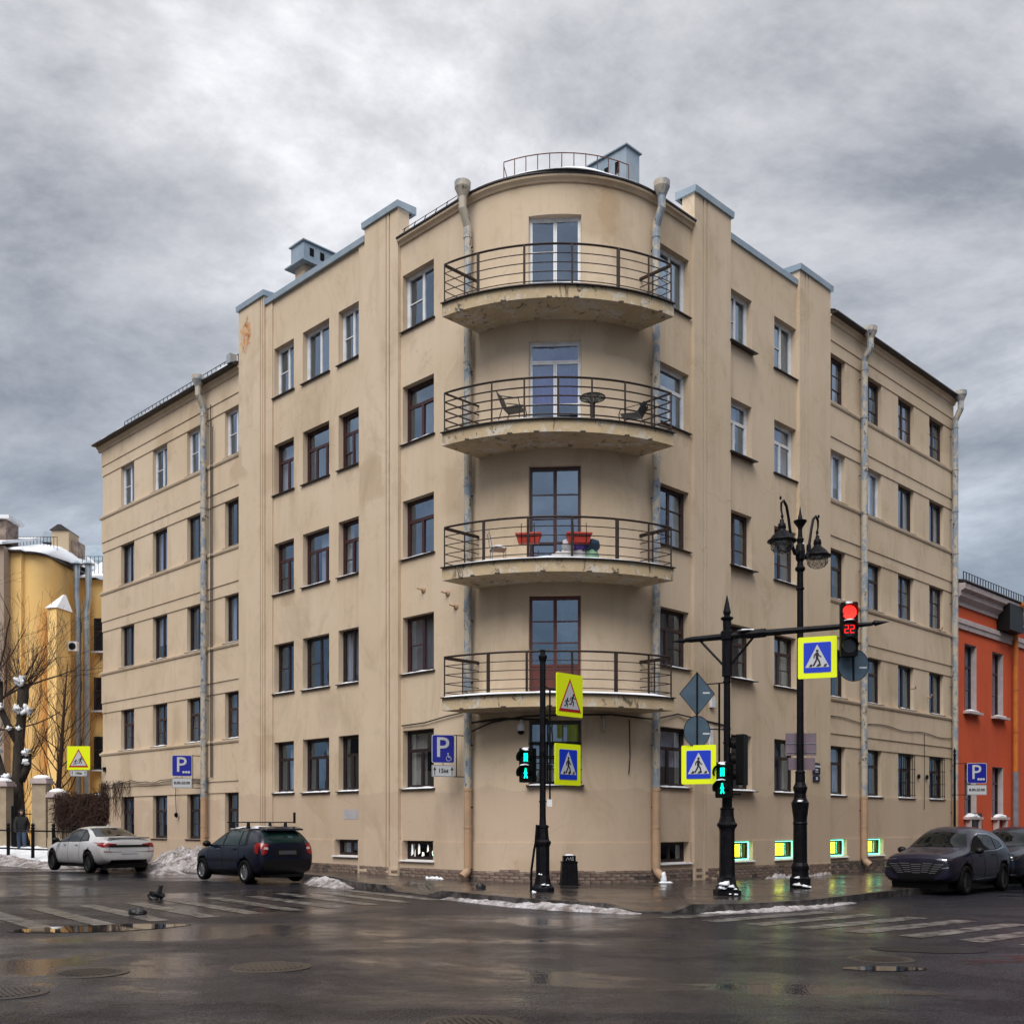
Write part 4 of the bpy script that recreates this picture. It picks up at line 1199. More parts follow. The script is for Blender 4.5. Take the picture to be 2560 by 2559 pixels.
# ================================================================== STREET FURNITURE
mat('sign_yellow', (0.78, 0.90, 0.0), 0.45)
mat('sign_blue', (0.004, 0.035, 0.50), 0.4)
mat('sign_blue_dark', (0.010, 0.014, 0.26), 0.4)
mat('sign_red', (0.40, 0.008, 0.010), 0.4)
mat('sign_black', (0.008, 0.008, 0.010), 0.5)
mat('sign_grey', (0.48, 0.49, 0.52), 0.5)
mat('sign_back', (0.065, 0.105, 0.145), 0.5, 0.3, col2=(0.05, 0.085, 0.12), scale=3)
mat('sign_back_pink', (0.22, 0.16, 0.19), 0.5, 0.2, col2=(0.16, 0.13, 0.17), scale=2)
mat('led_red', (.1, .0, .0), 0.4, emit=(1.0, 0.006, 0.004), estr=0.95)
mat('led_spot', (1, .3, .2), 0.4, emit=(1.0, 0.12, 0.08), estr=1.3)
mat('led_green', (0, 1, .6), 0.4, emit=(0.0, 1.0, 0.62), estr=0.8)
mat('lens_off', (0.012, 0.013, 0.018), 0.2)
FP = Matrix(((1, 0, 0, 0), (0, 0, 1, 0), (0, 1, 0, 0), (0, 0, 0, 1)))
def rrect(w_, h_, r, cx=0, cz=0, n=4):
    o = []
    for (sx, sz, a0) in ((1, 1, 0), (-1, 1, 90), (-1, -1, 180), (1, -1, 270)):
        for k in range(n + 1):
            a = R_(a0 + 90 * k / n); o.append((cx + sx * (w_ / 2 - r) + r * math.cos(a), cz + sz * (h_ / 2 - r) + r * math.sin(a)))
    return o
def stroke(b, pts, wd, y0, y1):
    for (a, c) in zip(pts, pts[1:]):
        a, c = Vector(a), Vector(c); d = (c - a).normalized(); q = Vector((-d.y, d.x)) * wd / 2; e = d * wd * .3
        b.prism([tuple(a - e + q), tuple(a - e - q), tuple(c + e - q), tuple(c + e + q)], y0, y1, FP)
def disc(b, cx, cz, r, y0, y1, n=14):
    b.prism([(cx + r * math.cos(2 * PI * k / n), cz + r * math.sin(2 * PI * k / n)) for k in range(n)], y0, y1, FP)
def walking_man(b, s, cx, cz, y0, y1):
    k = lambda *p: [(cx + x * s, cz + z * s) for x, z in p]
    disc(b, *k((0.0, .40))[0], .075 * s, y0, y1)
    stroke(b, k((-.02, .26), (-.01, .02)), .15 * s, y0, y1)
    stroke(b, k((0.0, .0), (.10, -.16), (.16, -.40)), .085 * s, y0, y1)
    stroke(b, k((-.02, -.02), (-.08, -.18), (-.20, -.40)), .085 * s, y0, y1)
    stroke(b, k((-.04, .28), (-.16, .16), (-.17, .02)), .06 * s, y0, y1)
    stroke(b, k((.03, .28), (.10, .14), (.20, .06)), .06 * s, y0, y1)
def runner(b, s, cx, cz, y0, y1, m=1):
    k = lambda *p: [(cx + m * x * s, cz + z * s) for x, z in p]
    disc(b, *k((.10, .42))[0], .09 * s, y0, y1)
    stroke(b, k((.06, .30), (-.06, .02)), .14 * s, y0, y1)
    stroke(b, k((-.06, .0), (.12, -.08), (.06, -.34)), .08 * s, y0, y1)
    stroke(b, k((-.06, .0), (-.14, -.2), (-.34, -.24)), .08 * s, y0, y1)
    stroke(b, k((.05, .28), (.22, .16), (.34, .24)), .06 * s, y0, y1)
    stroke(b, k((.02, .28), (-.18, .22), (-.24, .06)), .06 * s, y0, y1)
def crossing_sign(label, loc, rz, w_=.86, h_=.90):
    t = thing('crossing_sign', label, 'road sign', loc, rz, 'yellow pedestrian crossing signs')
    L_ = dict(parent=t, local=True)
    b = MB(); b.prism(rrect(w_, h_, .03), -.012, .012, FP); b.build('yellow_backing', 'sign_yellow', **L_)
    b = MB(); b.prism(rrect(w_ - .02, h_ - .02, .03), .0125, .018, FP); b.build('back_plate', 'sign_back', **L_)
    b = MB(); b.prism(rrect(w_ * .72, h_ * .74, .03), -.016, -.0125, FP); b.build('white_rim', 'sign_grey', **L_)
    b = MB(); b.prism(rrect(w_ * .70, h_ * .72, .028), -.020, -.0165, FP); b.build('blue_panel', 'sign_blue', **L_)
    H, W2 = h_ * .54, w_ * .31
    b = MB(); b.prism([(-W2, -h_ * .24), (W2, -h_ * .24), (0, h_ * .31)], -.024, -.0205, FP); b.build('white_triangle', 'sign_grey', **L_)
    b = MB(); walking_man(b, h_ * .44, 0.0, -h_ * .02, -.028, -.0245)
    for x in (-.17, .02, .20):
        b.prism([(x * w_ - .035, -h_ * .225), (x * w_ + .025, -h_ * .225), (x * w_ + .04, -h_ * .165), (x * w_ - .005, -h_ * .165)], -.028, -.0245, FP)
    b.build('pictogram', 'sign_black', **L_)
    return t
def children_sign(label, loc, rz, w_, h_, plate=None):
    t = thing('children_sign', label, 'road sign', loc, rz, 'yellow children warning signs')
    L_ = dict(parent=t, local=True)
    b = MB(); b.prism(rrect(w_, h_, .04), -.012, .012, FP); b.build('yellow_backing', 'sign_yellow', **L_)
    def tri(k): 
        return [(-.43 * w_ * k, h_ * (-.05 - .34 * k)), (.43 * w_ * k, h_ * (-.05 - .34 * k)), (0, h_ * (-.05 + .44 * k))]
    b = MB(); b.prism(tri(1.0), -.016, -.0125, FP); b.build('red_triangle', 'sign_red', **L_)
    b = MB(); b.prism(tri(.80), -.020, -.0165, FP); b.build('white_triangle', 'sign_grey', **L_)
    b = MB(); runner(b, w_ * .36, w_ * .09, -h_ * .13, -.024, -.0205); runner(b, w_ * .28, -w_ * .13, -h_ * .19, -.0245, -.0205); b.build('pictogram', 'sign_black', **L_)
    if plate: info_plate(t, plate, .74 * w_, .26 * w_, -h_ / 2 - .15 * w_)
    return t
def add_text(t, body, size, x, z, y, m, bold=.004, sx=1.0):
    me = text_mesh(body, size, .002, bold); me.materials.append(MATS[m])
    return link(bpy.data.objects.new('lettering', me), t, Matrix(((sx, 0, 0, x), (0, 0, -1, y), (0, 1, 0, z), (0, 0, 0, 1))), True)
def arrow(b, x, z, s, y0, y1):
    b.prism([(x - .02 * s, z - .5 * s), (x + .07 * s, z - .5 * s), (x + .07 * s, z + .1 * s), (x + .2 * s, z + .1 * s), (x + .025 * s, z + .5 * s), (x - .15 * s, z + .1 * s), (x - .02 * s, z + .1 * s)], y0, y1, FP)
def info_plate(t, body, w_, h_, z):
    b = MB(); b.prism(rrect(w_, h_, .025, 0, z), -.010, .010, FP); p = b.build('info_plate', 'sign_grey', t, local=True)
    b = MB()
    for a, c in zip(rrect(w_ - .03, h_ - .03, .02, 0, z), rrect(w_ - .03, h_ - .03, .02, 0, z)[1:] + rrect(w_ - .03, h_ - .03, .02, 0, z)[:1]): stroke(b, [a, c], .008, -.013, -.0105)
    if 'м' in body:
        for x in (-w_ * .38, w_ * .38): arrow(b, x, z, h_ * .72, -.014, -.0105)
    b.build('printed_marks', 'sign_black', p, local=True)
    add_text(p, body, h_ * (.50 if 'м' in body else .36), 0, z, -.014, 'sign_black')
def parking_sign(label, loc, rz, w_, h_, plate, kind, bracket):
    t = thing('parking_sign', label, 'road sign', loc, rz, 'blue parking signs')
    L_ = dict(parent=t, local=True)
    b = MB(); b.prism(rrect(w_, h_, .05), -.012, .012, FP); b.build('white_rim', 'sign_grey', **L_)
    b = MB(); b.prism(rrect(w_ * .95, h_ * .955, .045), -.016, -.0125, FP); bp_ = b.build('blue_panel', 'sign_blue_dark', **L_)
    add_text(bp_, 'P', h_ * 1.0, -w_ * .04, h_ * .02, -.019, 'sign_grey', .003)
    b = MB()
    if kind == 'wheelchair':
        x, z, s = w_ * .24, -h_ * .30, h_ * .24
        disc(b, x - .1 * s, z + .55 * s, .11 * s, -.02, -.0165)
        stroke(b, [(x - .1 * s, z + .4 * s), (x - .06 * s, z + .02 * s), (x + .28 * s, z), (x + .4 * s, z - .35 * s)], .09 * s, -.02, -.0165)
        stroke(b, [(x - .08 * s, z + .2 * s), (x + .2 * s, z + .2 * s)], .07 * s, -.02, -.0165)
        pts = [(x - .02 * s + .36 * s * math.cos(R_(a)), z - .15 * s + .36 * s * math.sin(R_(a))) for a in range(120, 345, 25)]
        stroke(b, pts, .07 * s, -.02, -.0165)
    else:
        for k, x in enumerate((.08, .21, .34)): disc(b, w_ * x, -h_ * .30, w_ * .062, -.02, -.0165)
    b.build('symbol', 'sign_grey', bp_, local=True)
    info_plate(t, plate, w_ * 1.0, w_ * .52, -h_ / 2 - w_ * .34)
    b = MB(); zb = -h_ / 2 - w_ * .6; xb, d = bracket
    b.tube([(0, .02, h_ / 2), (0, .02, zb)], .012, 5)
    for z in (h_ / 2 - .01, zb + .01): b.tube([(0, .025, z), (xb, .025, z), (xb + d[0], .025 + d[1], z)], .013, 5)
    b.tube([(xb, .025, h_ / 2), (xb, .025, zb)], .013, 5)
    b.build('bracket', 'iron_black', **L_)
    return t

# --- black ornate poles
def pole(name, label, cat, loc, prof, sides, finial=None, rot=0.0, arms=None):
    t = thing(name, label, cat, loc)
    cut = [p for p in prof if p[1] <= prof[0][2] if False] if False else None
    return t
def turned(t, name, prof, sides=8, rot=R_(22.5), m='iron_black'):
    b = MB(); b.lathe(prof, sides, rot=rot); return b.build(name, m, t, local=True)
def snow_bits(t, spots):
    for i, (x, y, z, r) in enumerate(spots):
        b = MB(); b.blob((x, y, z), (r, r * .8, r * .55), 10, 7, .9, i * 3.3, .2); b.build('snow_clump', 'snow', t, local=True, smooth=True)
def pz(x, h=0.0): return G(x) + KH + h
# 1: pole in front of the rounded bay
px_, py_ = 0.68, 23.5
P1 = thing('signal_pole', 'black octagonal signal pole with ornate base in front of the rounded bay', 'pole', (px_, py_, pz(px_)), 0, 'black ornate signal poles')
turned(P1, 'base', [(.27, -.02), (.27, .11), (.25, .13), (.22, .17), (.20, .19), (.185, .26), (.17, .34), (.16, .38)])
turned(P1, 'lower_drum', [(.16, .37), (.16, 1.02), (.185, 1.06), (.20, 1.12), (.17, 1.15), (.15, 1.17), (.135, 1.30), (.125, 1.42), (.145, 1.44), (.14, 1.48), (.085, 1.50)])
turned(P1, 'shaft', [(.085, 1.49), (.075, 1.65), (.070, 3.0), (.068, 5.1)])
turned(P1, 'finial', [(.068, 5.09), (.075, 5.12), (.105, 5.20), (.105, 5.23), (.06, 5.27), (.055, 5.33), (.075, 5.35), (.06, 5.37)])
b = MB(); b.tube([(.10, .02, 1.9), (.16, .02, 2.0), (.16, .02, 4.5), (.06, .02, 4.55)], .022, 6)
for z in (3.08, 3.02, 2.5, 2.0): b.tube([(0, 0, z), (0, 0, z + .03)], .085, 8)
b.tube([(0, -.02, 2.98), (.62, .22, 2.98)], .02, 5); b.tube([(0, -.02, 2.42), (.50, .2, 2.42)], .02, 5); b.tube([(0, -.02, 2.98), (-.5, .1, 2.98)], .02, 5)
b.tube([(.16, .02, 4.5), (.3, .1, 4.5)], .02, 5); b.tube([(.16, .02, 3.75), (.3, .1, 3.75)], .02, 5)
b.build('brackets', 'iron_black', P1, local=True)
b = MB(); b.tube([(-.26, -.05, 0), (-.25, -.05, .5), (-.19, -.08, .95), (-.16, -.1, 1.1), (-.13, -.1, 1.5)], .03, 6); b.build('cable_duct', 'iron_black', P1, local=True)
MB().box((.15, -.05, 1.98), (.11, .05, .16)).build('notice_box', 'white_frame', P1, local=True)
snow_bits(P1, [(.02, -.22, .18, .05), (.10, -.2, .17, .04), (-.05, -.14, .40, .05), (-.2, -.18, .02, .06)])
children_sign('yellow children warning sign high on the pole before the rounded bay', (px_ + .60, py_ + .12, 4.52), R_(46), .88, .95)
crossing_sign('yellow pedestrian crossing sign on the pole before the rounded bay, facing left', (px_ + .56, py_ + .12, 2.98), R_(46), .86, .92)
# 2: pole with the long arm
mx_, my_ = 4.66, 23.0
P2 = thing('signal_mast', 'black signal mast with long horizontal arm and spear finial', 'pole', (mx_, my_, pz(mx_)), 0, 'black ornate signal poles')
turned(P2, 'base', [(.36, -.02), (.36, .13), (.30, .14), (.29, .20), (.25, .22), (.22, .34), (.20, .42)], 4, R_(45))
turned(P2, 'lower_drum', [(.185, .40), (.17, .46), (.165, 1.40), (.18, 1.46), (.22, 1.52), (.225, 1.55), (.18, 1.60), (.15, 1.72), (.145, 1.86), (.16, 1.89), (.11, 1.92), (.11, 2.28), (.13, 2.31), (.13, 2.34), (.075, 2.37)])
turned(P2, 'shaft', [(.075, 2.36), (.072, 4.5), (.068, 5.62)])
turned(P2, 'finial', [(.11, 4.75), (.11, 5.52), (.14, 5.55), (.14, 5.72), (.09, 5.75), (.09, 5.95), (.14, 6.0), (.14, 6.02), (.06, 6.06), (.085, 6.14), (.01, 6.5)])
ARM = Vector((3.57, -2.1, 0)).normalized(); zA = 5.62
b = MB(); a0 = ARM * -.95; a1 = ARM * 3.05
b.tube([a0 + Vector((0, 0, zA)), a0 * .85 + Vector((0, 0, zA)), ARM * .5 + Vector((0, 0, zA)), a1 * .85 + Vector((0, 0, zA - .02)), a1 + Vector((0, 0, zA - .02))], [.05, .065, .075, .055, .04], 8)
b.tube([ARM * .45 + Vector((0, 0, zA)), ARM * .85 + Vector((0, 0, zA))], .095, 8)
for p, s_ in ((a0, -1), (a1, 1)):
    b.tube([p + Vector((0, 0, zA - .01)), p + ARM * .05 * s_ + Vector((0, 0, zA - .01)), p + ARM * .32 * s_ + Vector((0, 0, zA - .01))], [.03, .065, .005], 6)
for s_ in (-1, 1): b.tube([ARM * .62 * s_ + Vector((0, 0, zA - .03)), Vector((0, 0, zA - .62)) + ARM * .08 * s_], .028, 5)
b.build('arm', 'iron_black', P2, local=True)
b = MB()
for z in (4.62, 3.6, 3.30, 2.78): b.tube([(0, 0, z), (0, 0, z + .03)], .088, 8)
b.tube([(0, 0, 4.62), (-.66, -.02, 4.56)], .014, 5); b.tube([(0, 0, 3.60), (-.66, -.02, 3.62)], .014, 5); b.tube([(0, 0, 2.80), (-.66, -.02, 2.78)], .014, 5)
b.tube([(-.17, 0, 4.6), (-.17, 0, 2.6)], .024, 5); b.tube([(-.66, -.02, 4.58), (-.66, -.02, 2.7)], .018, 5); b.tube([(0, 0, 3.3), (.3, .05, 3.32)], .02, 5); b.tube([(0, 0, 2.2), (.3, .05, 2.2)], .02, 5)
b.build('brackets', 'iron_black', P2, local=True)
snow_bits(P2, [(-.08, -.24, .26, .12), (.03, -.26, .21, .08), (-.15, -.26, .17, .09), (.12, -.26, .16, .05), (.0, -.36, .06, .03), (.12, -.36, .05, .04), (-.02, -.1, .46, .06)])
b = MB(); c = ARM * .45
b.blob((c.x, c.y, zA + .08), (.22, .14, .03), 8, 4, .3, 2, .1); b.build('arm_snow', 'snow', P2, local=True)
# turned-away signs on the mast
def back_sign(name, label, loc, rz, poly):
    t = thing(name, label, 'road sign', loc, rz, 'turned-away road signs')
    b = MB(); b.prism(poly, -.01, .006, FP); b.build('back_plate', 'sign_back', t, local=True)
    b = MB(); zz = [p[1] for p in poly]; b.box((0, -.022, (min(zz) + max(zz)) / 2), (.035, .02, max(zz) - min(zz))); b.build('stiffener', 'iron_black', t, local=True)
    b = MB(); n = len(poly)
    for k in range(n): stroke(b, [poly[k], poly[(k + 1) % n]], .012, -.014, -.0105)
    b.build('rim', 'iron_black', t, local=True)
    MB().box((.2, -.013, .02 if name[0] == 'd' else -.05), (.15, .004, .035)).build('maker_label', 'sign_grey', t, local=True)
    return t
dd = .50
back_sign('diamond_sign', 'turned-away diamond road sign, grey-blue back, left of the signal mast', (mx_ - .66, my_ - .05, 4.47), R_(0), [(dd * .76, 0), (0, dd * .93), (-dd * .76, 0), (0, -dd * .93)])
back_sign('round_sign', 'turned-away round road sign under the diamond sign on the signal mast', (mx_ - .66, my_ - .05, 3.66), R_(0), [(.285 * math.cos(2 * PI * k / 24), .335 * math.sin(2 * PI * k / 24)) for k in range(24)])
crossing_sign('yellow pedestrian crossing sign low on the signal mast, under the two turned-away signs', (mx_ - .63, my_ - .1, 2.94), R_(-24), .76, .84)
q = Vector((mx_, my_, 0)) + ARM * 1.92
crossing_sign('yellow pedestrian crossing sign hanging from the mast arm, largest in the picture', (q.x, q.y - .08, 5.10), R_(-22), .78, .86)
q = Vector((mx_, my_, 0)) + ARM * 2.62
t = back_sign('round_sign', 'turned-away round road sign behind the red traffic light', (q.x + .12, q.y + .22, 4.93), R_(0), [(.32 * math.cos(2 * PI * k / 24), .33 * math.sin(2 * PI * k / 24)) for k in range(24)])

def traffic_light(label, loc, rz, kind):
    t = thing('traffic_light' if kind != 'walk' else 'pedestrian_signal', label, 'traffic light', loc, rz, 'traffic signals')
    L_ = dict(parent=t, local=True)
    n = 3 if kind != 'walk' else 2; d = .34
    h_ = n * d + .08
    b = MB(); b.prism(rrect(.34, h_, .03), -.05, .12, FP); b.build('housing', 'black_plastic', **L_)
    for k in range(n):
        z = h_ / 2 - .04 - d * (k + .5)
        v = MB()
        for j in range(13):
            a = R_(-30 + 240 * j / 12)
            a2 = R_(-30 + 240 * (j + 1) / 12)
            if j < 12:
                p = [(.155 * math.cos(x), y, z + .155 * math.sin(x)) for x, y in ((a, -.05), (a2, -.05), (a2, -.22), (a, -.22))]
                v.quad(*p)
        v.build('visor', 'black_plastic', **L_)
        l = MB(); disc(l, 0, z, .145, -.056, -.051, 24)
        lit = (kind == 'red' and k == 0)
        ln = l.build('lens', 'led_red' if lit else 'lens_off', **L_)
        if lit:
            s_ = MB()
            for rr, m_ in ((.02, 1), (.055, 8), (.09, 14), (.125, 20)):
                for j in range(m_): disc(s_, rr * math.cos(2 * PI * j / m_), z + rr * math.sin(2 * PI * j / m_), .0075, -.060, -.0565, 6)
            tag(s_.build('led_dots', 'led_spot', ln, local=True), kind='stuff')
        if kind == 'red' and k == 1:
            s_ = MB(); SEG = {'2': 'abged'}
            for x in (-.055, .055):
                w2, h2 = .035, .075
                seg = dict(a=[(x - w2, z + h2), (x + w2, z + h2)], b=[(x + w2, z + h2), (x + w2, z)], g=[(x - w2, z), (x + w2, z)], e=[(x - w2, z), (x - w2, z - h2)], d=[(x - w2, z - h2), (x + w2, z - h2)])
                for q_ in 'abged': stroke(s_, [(seg[q_][0][0] + .012 * 0, seg[q_][0][1]), seg[q_][1]], .014, -.062, -.057)
            s_.build('countdown_digits', 'led_red', ln, local=True)
        if kind == 'walk':
            s_ = MB()
            if k == 1:
                disc(s_, .0, z + .085, .022, -.062, -.057); stroke(s_, [(0, z + .05), (0, z - .02)], .05, -.062, -.057)
                stroke(s_, [(0, z - .02), (.04, z - .11)], .03, -.062, -.057); stroke(s_, [(0, z - .02), (-.03, z - .11)], .03, -.062, -.057); stroke(s_, [(0, z + .04), (-.04, z - .01)], .02, -.062, -.057); stroke(s_, [(0, z + .04), (.04, z - .01)], .02, -.062, -.057)
            else:
                stroke(s_, [(-.03, z - .08), (-.03, z + .08), (.04, z + .08), (.04, z - .08)], .03, -.062, -.057); stroke(s_, [(.005, z - .08), (.005, z + .06)], .014, -.062, -.057)
            s_.build('lit_symbol', 'led_green', ln, local=True)
        if k < 2 and kind != 'back':
            c_ = MB(); c_.blob((0, -.12 if k else -.02, z + .165), (.10, .08, .06 if k == 0 else .03), 8, 5, .5, k + .3, .1); c_.build('snow_cap', 'snow', **L_)
    return t
q = Vector((mx_, my_, 0)) + ARM * 2.56
traffic_light('red traffic light with red countdown 22 at the end of the mast arm', (q.x, q.y - .08, 5.62), R_(-8), 'red')
traffic_light('black traffic light turned away on the right of the signal mast', (mx_ + .30, my_ + .05, 3.05), R_(-118), 'back')
traffic_light('green pedestrian signal on the left of the pole before the rounded bay', (px_ - .35, py_ - .02, 2.96), R_(-30), 'walk')
traffic_light('green pedestrian signal between the low crossing sign and the signal mast', (mx_ - .13, my_ - .26, 2.60), R_(-38), 'walk')

# 3: street lamp with two hanging lanterns
lx, ly = 7.06, 26.0
LP = thing('street_lamp', 'tall black cast-iron street lamp with two hanging bell lanterns', 'street lamp', (lx, ly, pz(lx)))
turned(LP, 'base', [(.25, -.02), (.25, .26), (.23, .28), (.21, .30), (.20, .42), (.215, .50), (.215, .56), (.17, .64)], 16)
turned(LP, 'lower_drum', [(.17, .62), (.165, 1.56), (.18, 1.60), (.165, 1.63), (.165, 1.72), (.185, 1.86), (.21, 2.06), (.215, 2.10), (.185, 2.14), (.15, 2.22), (.14, 2.32), (.17, 2.44), (.175, 2.48), (.15, 2.52), (.12, 2.60), (.115, 2.82), (.13, 2.85), (.085, 2.9)], 16)
turned(LP, 'shaft', [(.088, 2.88), (.082, 5), (.075, 7.3), (.10, 7.32), (.10, 7.36), (.078, 7.38), (.075, 7.75), (.12, 7.80), (.125, 7.84), (.08, 7.9), (.07, 8.0), (.11, 8.06), (.12, 8.25), (.10, 8.40), (.07, 8.44)], 16)
turned(LP, 'finial', [(.07, 8.43), (.09, 8.55), (.06, 8.60), (.05, 8.78), (.065, 8.84), (.16, 8.98), (.165, 9.0), (.06, 9.04), (.05, 9.10), (.03, 9.18), (.008, 9.34)], 14)
DA = Vector((.66, .75, 0)).normalized()
for s_ in (-1, 1):
    d = DA * s_
    def A(x, z): return (d.x * x, d.y * x, z)
    b = MB()
    b.tube([A(.08, 8.22), A(.28, 8.15), A(.42, 8.3), A(.52, 8.6), A(.62, 8.95), A(.72, 9.2), A(.86, 9.30), A(.98, 9.22), A(.99, 9.06), A(.95, 8.98)], [.05, .05, .04, .036, .034, .036, .032, .03, .024, .02], 7)
    b.tube([A(.45, 8.35), A(.47, 8.5)], .06, 7); b.blob(A(1.02, 9.33), (.03, .03, .05), 6, 4, 0, 0, 1)
    b.tube([A(.97, 9.0), A(.90, 8.92), A(.93, 8.82), A(.98, 8.9), A(.95, 8.98)], .02, 5)
    arm = b.build('arm', 'iron_black', LP, local=True)
    MT = Matrix.Translation(A(.95, 0))
    b = MB(); b.lathe([(.02, 8.84), (.05, 8.82), (.05, 8.76), (.09, 8.72), (.10, 8.62), (.085, 8.60), (.12, 8.54), (.22, 8.46), (.29, 8.36), (.345, 8.33), (.345, 8.30), (.30, 8.29)], 20, MT)
    sh = b.build('lantern_hood', 'iron_black', LP, local=True, smooth=True)
    b = MB(); b.lathe([(.27, 8.30), (.268, 8.24), (.245, 8.14), (.18, 8.05), (.08, 8.0), (.01, 7.99)], 18, MT); b.build('lantern_glass', 'lamp_glass', sh, local=True, smooth=True)
    b = MB()
    for k in range(10):
        a = 2 * PI * k / 10
        for sg in (1, -1):
            b.tube([Vector(A(.95, 0)) + Vector((r * math.cos(a + sg * o_), r * math.sin(a + sg * o_), z)) for r, z, o_ in ((.275, 8.29, 0), (.25, 8.13, .35), (.18, 8.045, .8))], .005, 3, False)
    b.build('wire_net', 'iron_black', sh, local=True)
snow_bits(LP, [(-.12, -.22, .27, .07), (-.14, -.24, .10, .10), (.05, -.26, .06, .09), (.16, -.22, .05, .06), (-.04, -.17, 2.13, .07), (.04, -.02, 8.43, .05)])
# plates turned away on the lamp
t = thing('back_plates', 'pair of turned-away grey-pink road plates strapped to the street lamp', 'road sign', (lx + .06, ly + .10, 0))
MB().box((0, .05, 3.62), (.76, .012, .55)).build('upper_plate', 'sign_back_pink', t, local=True)
MB().box((.02, .06, 3.14), (.66, .012, .30)).build('lower_plate', 'sign_back_pink', t, local=True)
b = MB()
for z in (3.92, 3.75, 3.52, 3.40, 3.05): b.tube([(-.06 + .1 * math.cos(R_(a)), .13 + .1 * math.sin(R_(a)), z + .01 * math.sin(R_(a))) for a in range(0, 360, 30)], .006, 4, closed=True)
for z in (3.64, 3.42): b.tube([(-.36, .035, z), (.36, .035, z)], .006, 4)
b.build('strap', 'galvanised', t, local=True)
# parking and children signs on brackets
pp = P(sL(3.42), .17, 0)
parking_sign('blue disabled parking sign with 15 m plate, on the rain pipe left of the bay', (pp.x - .58, pp.y - .12, 3.62), R_(14), .60, .74, '15м', 'wheelchair', (.36, (.22, .1)))
pp = P(sL(17.13), .17, 0)
parking_sign('blue parking sign with hours plate on the far left rain pipe', (pp.x - .62, pp.y - .40, 3.70), R_(10), .68, .74, '8.00-20.00', 'coins', (.36, (.24, .3)))
pr = thing('sign_post', 'thin black post carrying a parking sign beside the red house', 'post', (15.85, 38.0, pz(15.85)))
turned(pr, 'post', [(.06, -.05), (.06, .5), (.045, .55), (.04, 4.1), (.06, 4.14), (.03, 4.2), (.05, 4.28), (.01, 4.4)], 8)
parking_sign('blue parking sign with hours plate on the post by the red house', (16.60, 37.9, 3.48), R_(0), .70, .72, '8.00-20.00', 'coins', (-.38, (-.34, .06)))
pp = P(sL(25.6), .1, 0)
cs = children_sign('yellow children warning sign with 100 m plate at the far left house end', (pp.x - .72, pp.y - .5, 4.34), R_(0), .93, .96, '100м')
b = MB(); b.tube([(.2, .03, -.42), (.9, .35, -.44)], .018, 5); b.tube([(.2, .03, -.30), (.9, .35, -.40)], .012, 5); b.box((.92, .36, -.44), (.1, .12, .18)); b.build('bracket', 'iron_black', cs, local=True)

# litter bin by the bay
tb = thing('litter_bin', 'black square cast-iron litter bin against the rounded bay', 'bin', (1.40, 26.05, pz(1.4, .01)), R_(3))
def fr4(r0, z0, r1, z1): return [(-r0, -r0, z0), (r0, -r0, z0), (r0, r0, z0), (-r0, r0, z0), (-r1, -r1, z1), (r1, -r1, z1), (r1, r1, z1), (-r1, r1, z1)]
MB().hexa(fr4(.215, 0, .185, .56)).hexa(fr4(.235, 0, .235, .05)).hexa(fr4(.195, .56, .20, .60)).build('body', 'iron_black', tb, local=True)
b = MB(); 
for k in range(5): b.box((-.15 + .075 * k, -.205, .30), (.012, .03, .5))
b.build('ribs', 'iron_black', tb, local=True)
MB().hexa(fr4(.15, .60, .15, .74)).build('inner_box', 'black_plastic', tb, local=True)
b = MB(); b.blob((0, 0, .745), (.12, .10, .04), 8, 4, .4, 1, .1); b.build('snow_cap', 'snow', tb, local=True)
b = MB(); stroke(b, [(-.09, .63), (-.05, .70), (-.02, .64)], .008, -.158, -.151); stroke(b, [(0, .63), (.02, .71), (.05, .63)], .008, -.158, -.151); stroke(b, [(.06, .70), (.09, .70), (.07, .66), (.09, .63), (.06, .63)], .008, -.158, -.151); b.build('scratch_marks', 'sign_grey', tb, local=True)
# ice lump hanging from the right bay pipe
b = MB(); pp = P(sR(3.30), .42, 0); b.blob((pp.x, pp.y, pz(pp.x) + .14), (.09, .09, .17), 9, 7, .4, 4, 1); b.blob((pp.x + .06, pp.y - .03, pz(pp.x) + .02), (.20, .1, .05), 9, 5, .5, 8, .2)
tag(b.build('ice_lump', 'snow'), 'white lump of ice under the outlet of the right bay rain pipe', 'ice')
# ================================================================== CARS
mat('paint_white', (0.62, 0.62, 0.65), 0.32, col2=(0.48, 0.47, 0.46), scale=1.5, coat=0.6, mixp=(.35, .75))
mat('paint_blue', (0.0035, 0.006, 0.020), 0.28, col2=(0.007, 0.008, 0.016), scale=2, coat=0.25, spec=.3)
mat('paint_violet', (0.016, 0.0145, 0.032), 0.26, 0.2, col2=(0.022, 0.020, 0.036), scale=2, coat=0.25, spec=.3)
mat('paint_navy', (0.008, 0.014, 0.028), 0.26, 0.2, col2=(0.012, 0.018, 0.03), scale=2, coat=0.25, spec=.3)
mat('car_window', (0.003, 0.0045, 0.005), 0.04, spec=0.26)
mat('car_window_teal', (0.008, 0.022, 0.022), 0.05, spec=0.3)
mat('chrome', (0.55, 0.56, 0.60), 0.15, 1.0)
mat('alloy', (0.30, 0.30, 0.33), 0.3, 0.8)
mat('alloy_dark', (0.05, 0.05, 0.055), 0.3, 0.7)
mat('tail_red', (0.24, 0.004, 0.006), 0.15, coat=0.6)
mat('tail_clear', (0.55, 0.40, 0.38), 0.15)
mat('trim_black', (0.004, 0.004, 0.0045), 0.45, spec=.3)
mat('plate_dark', (0.05, 0.05, 0.06), 0.5)
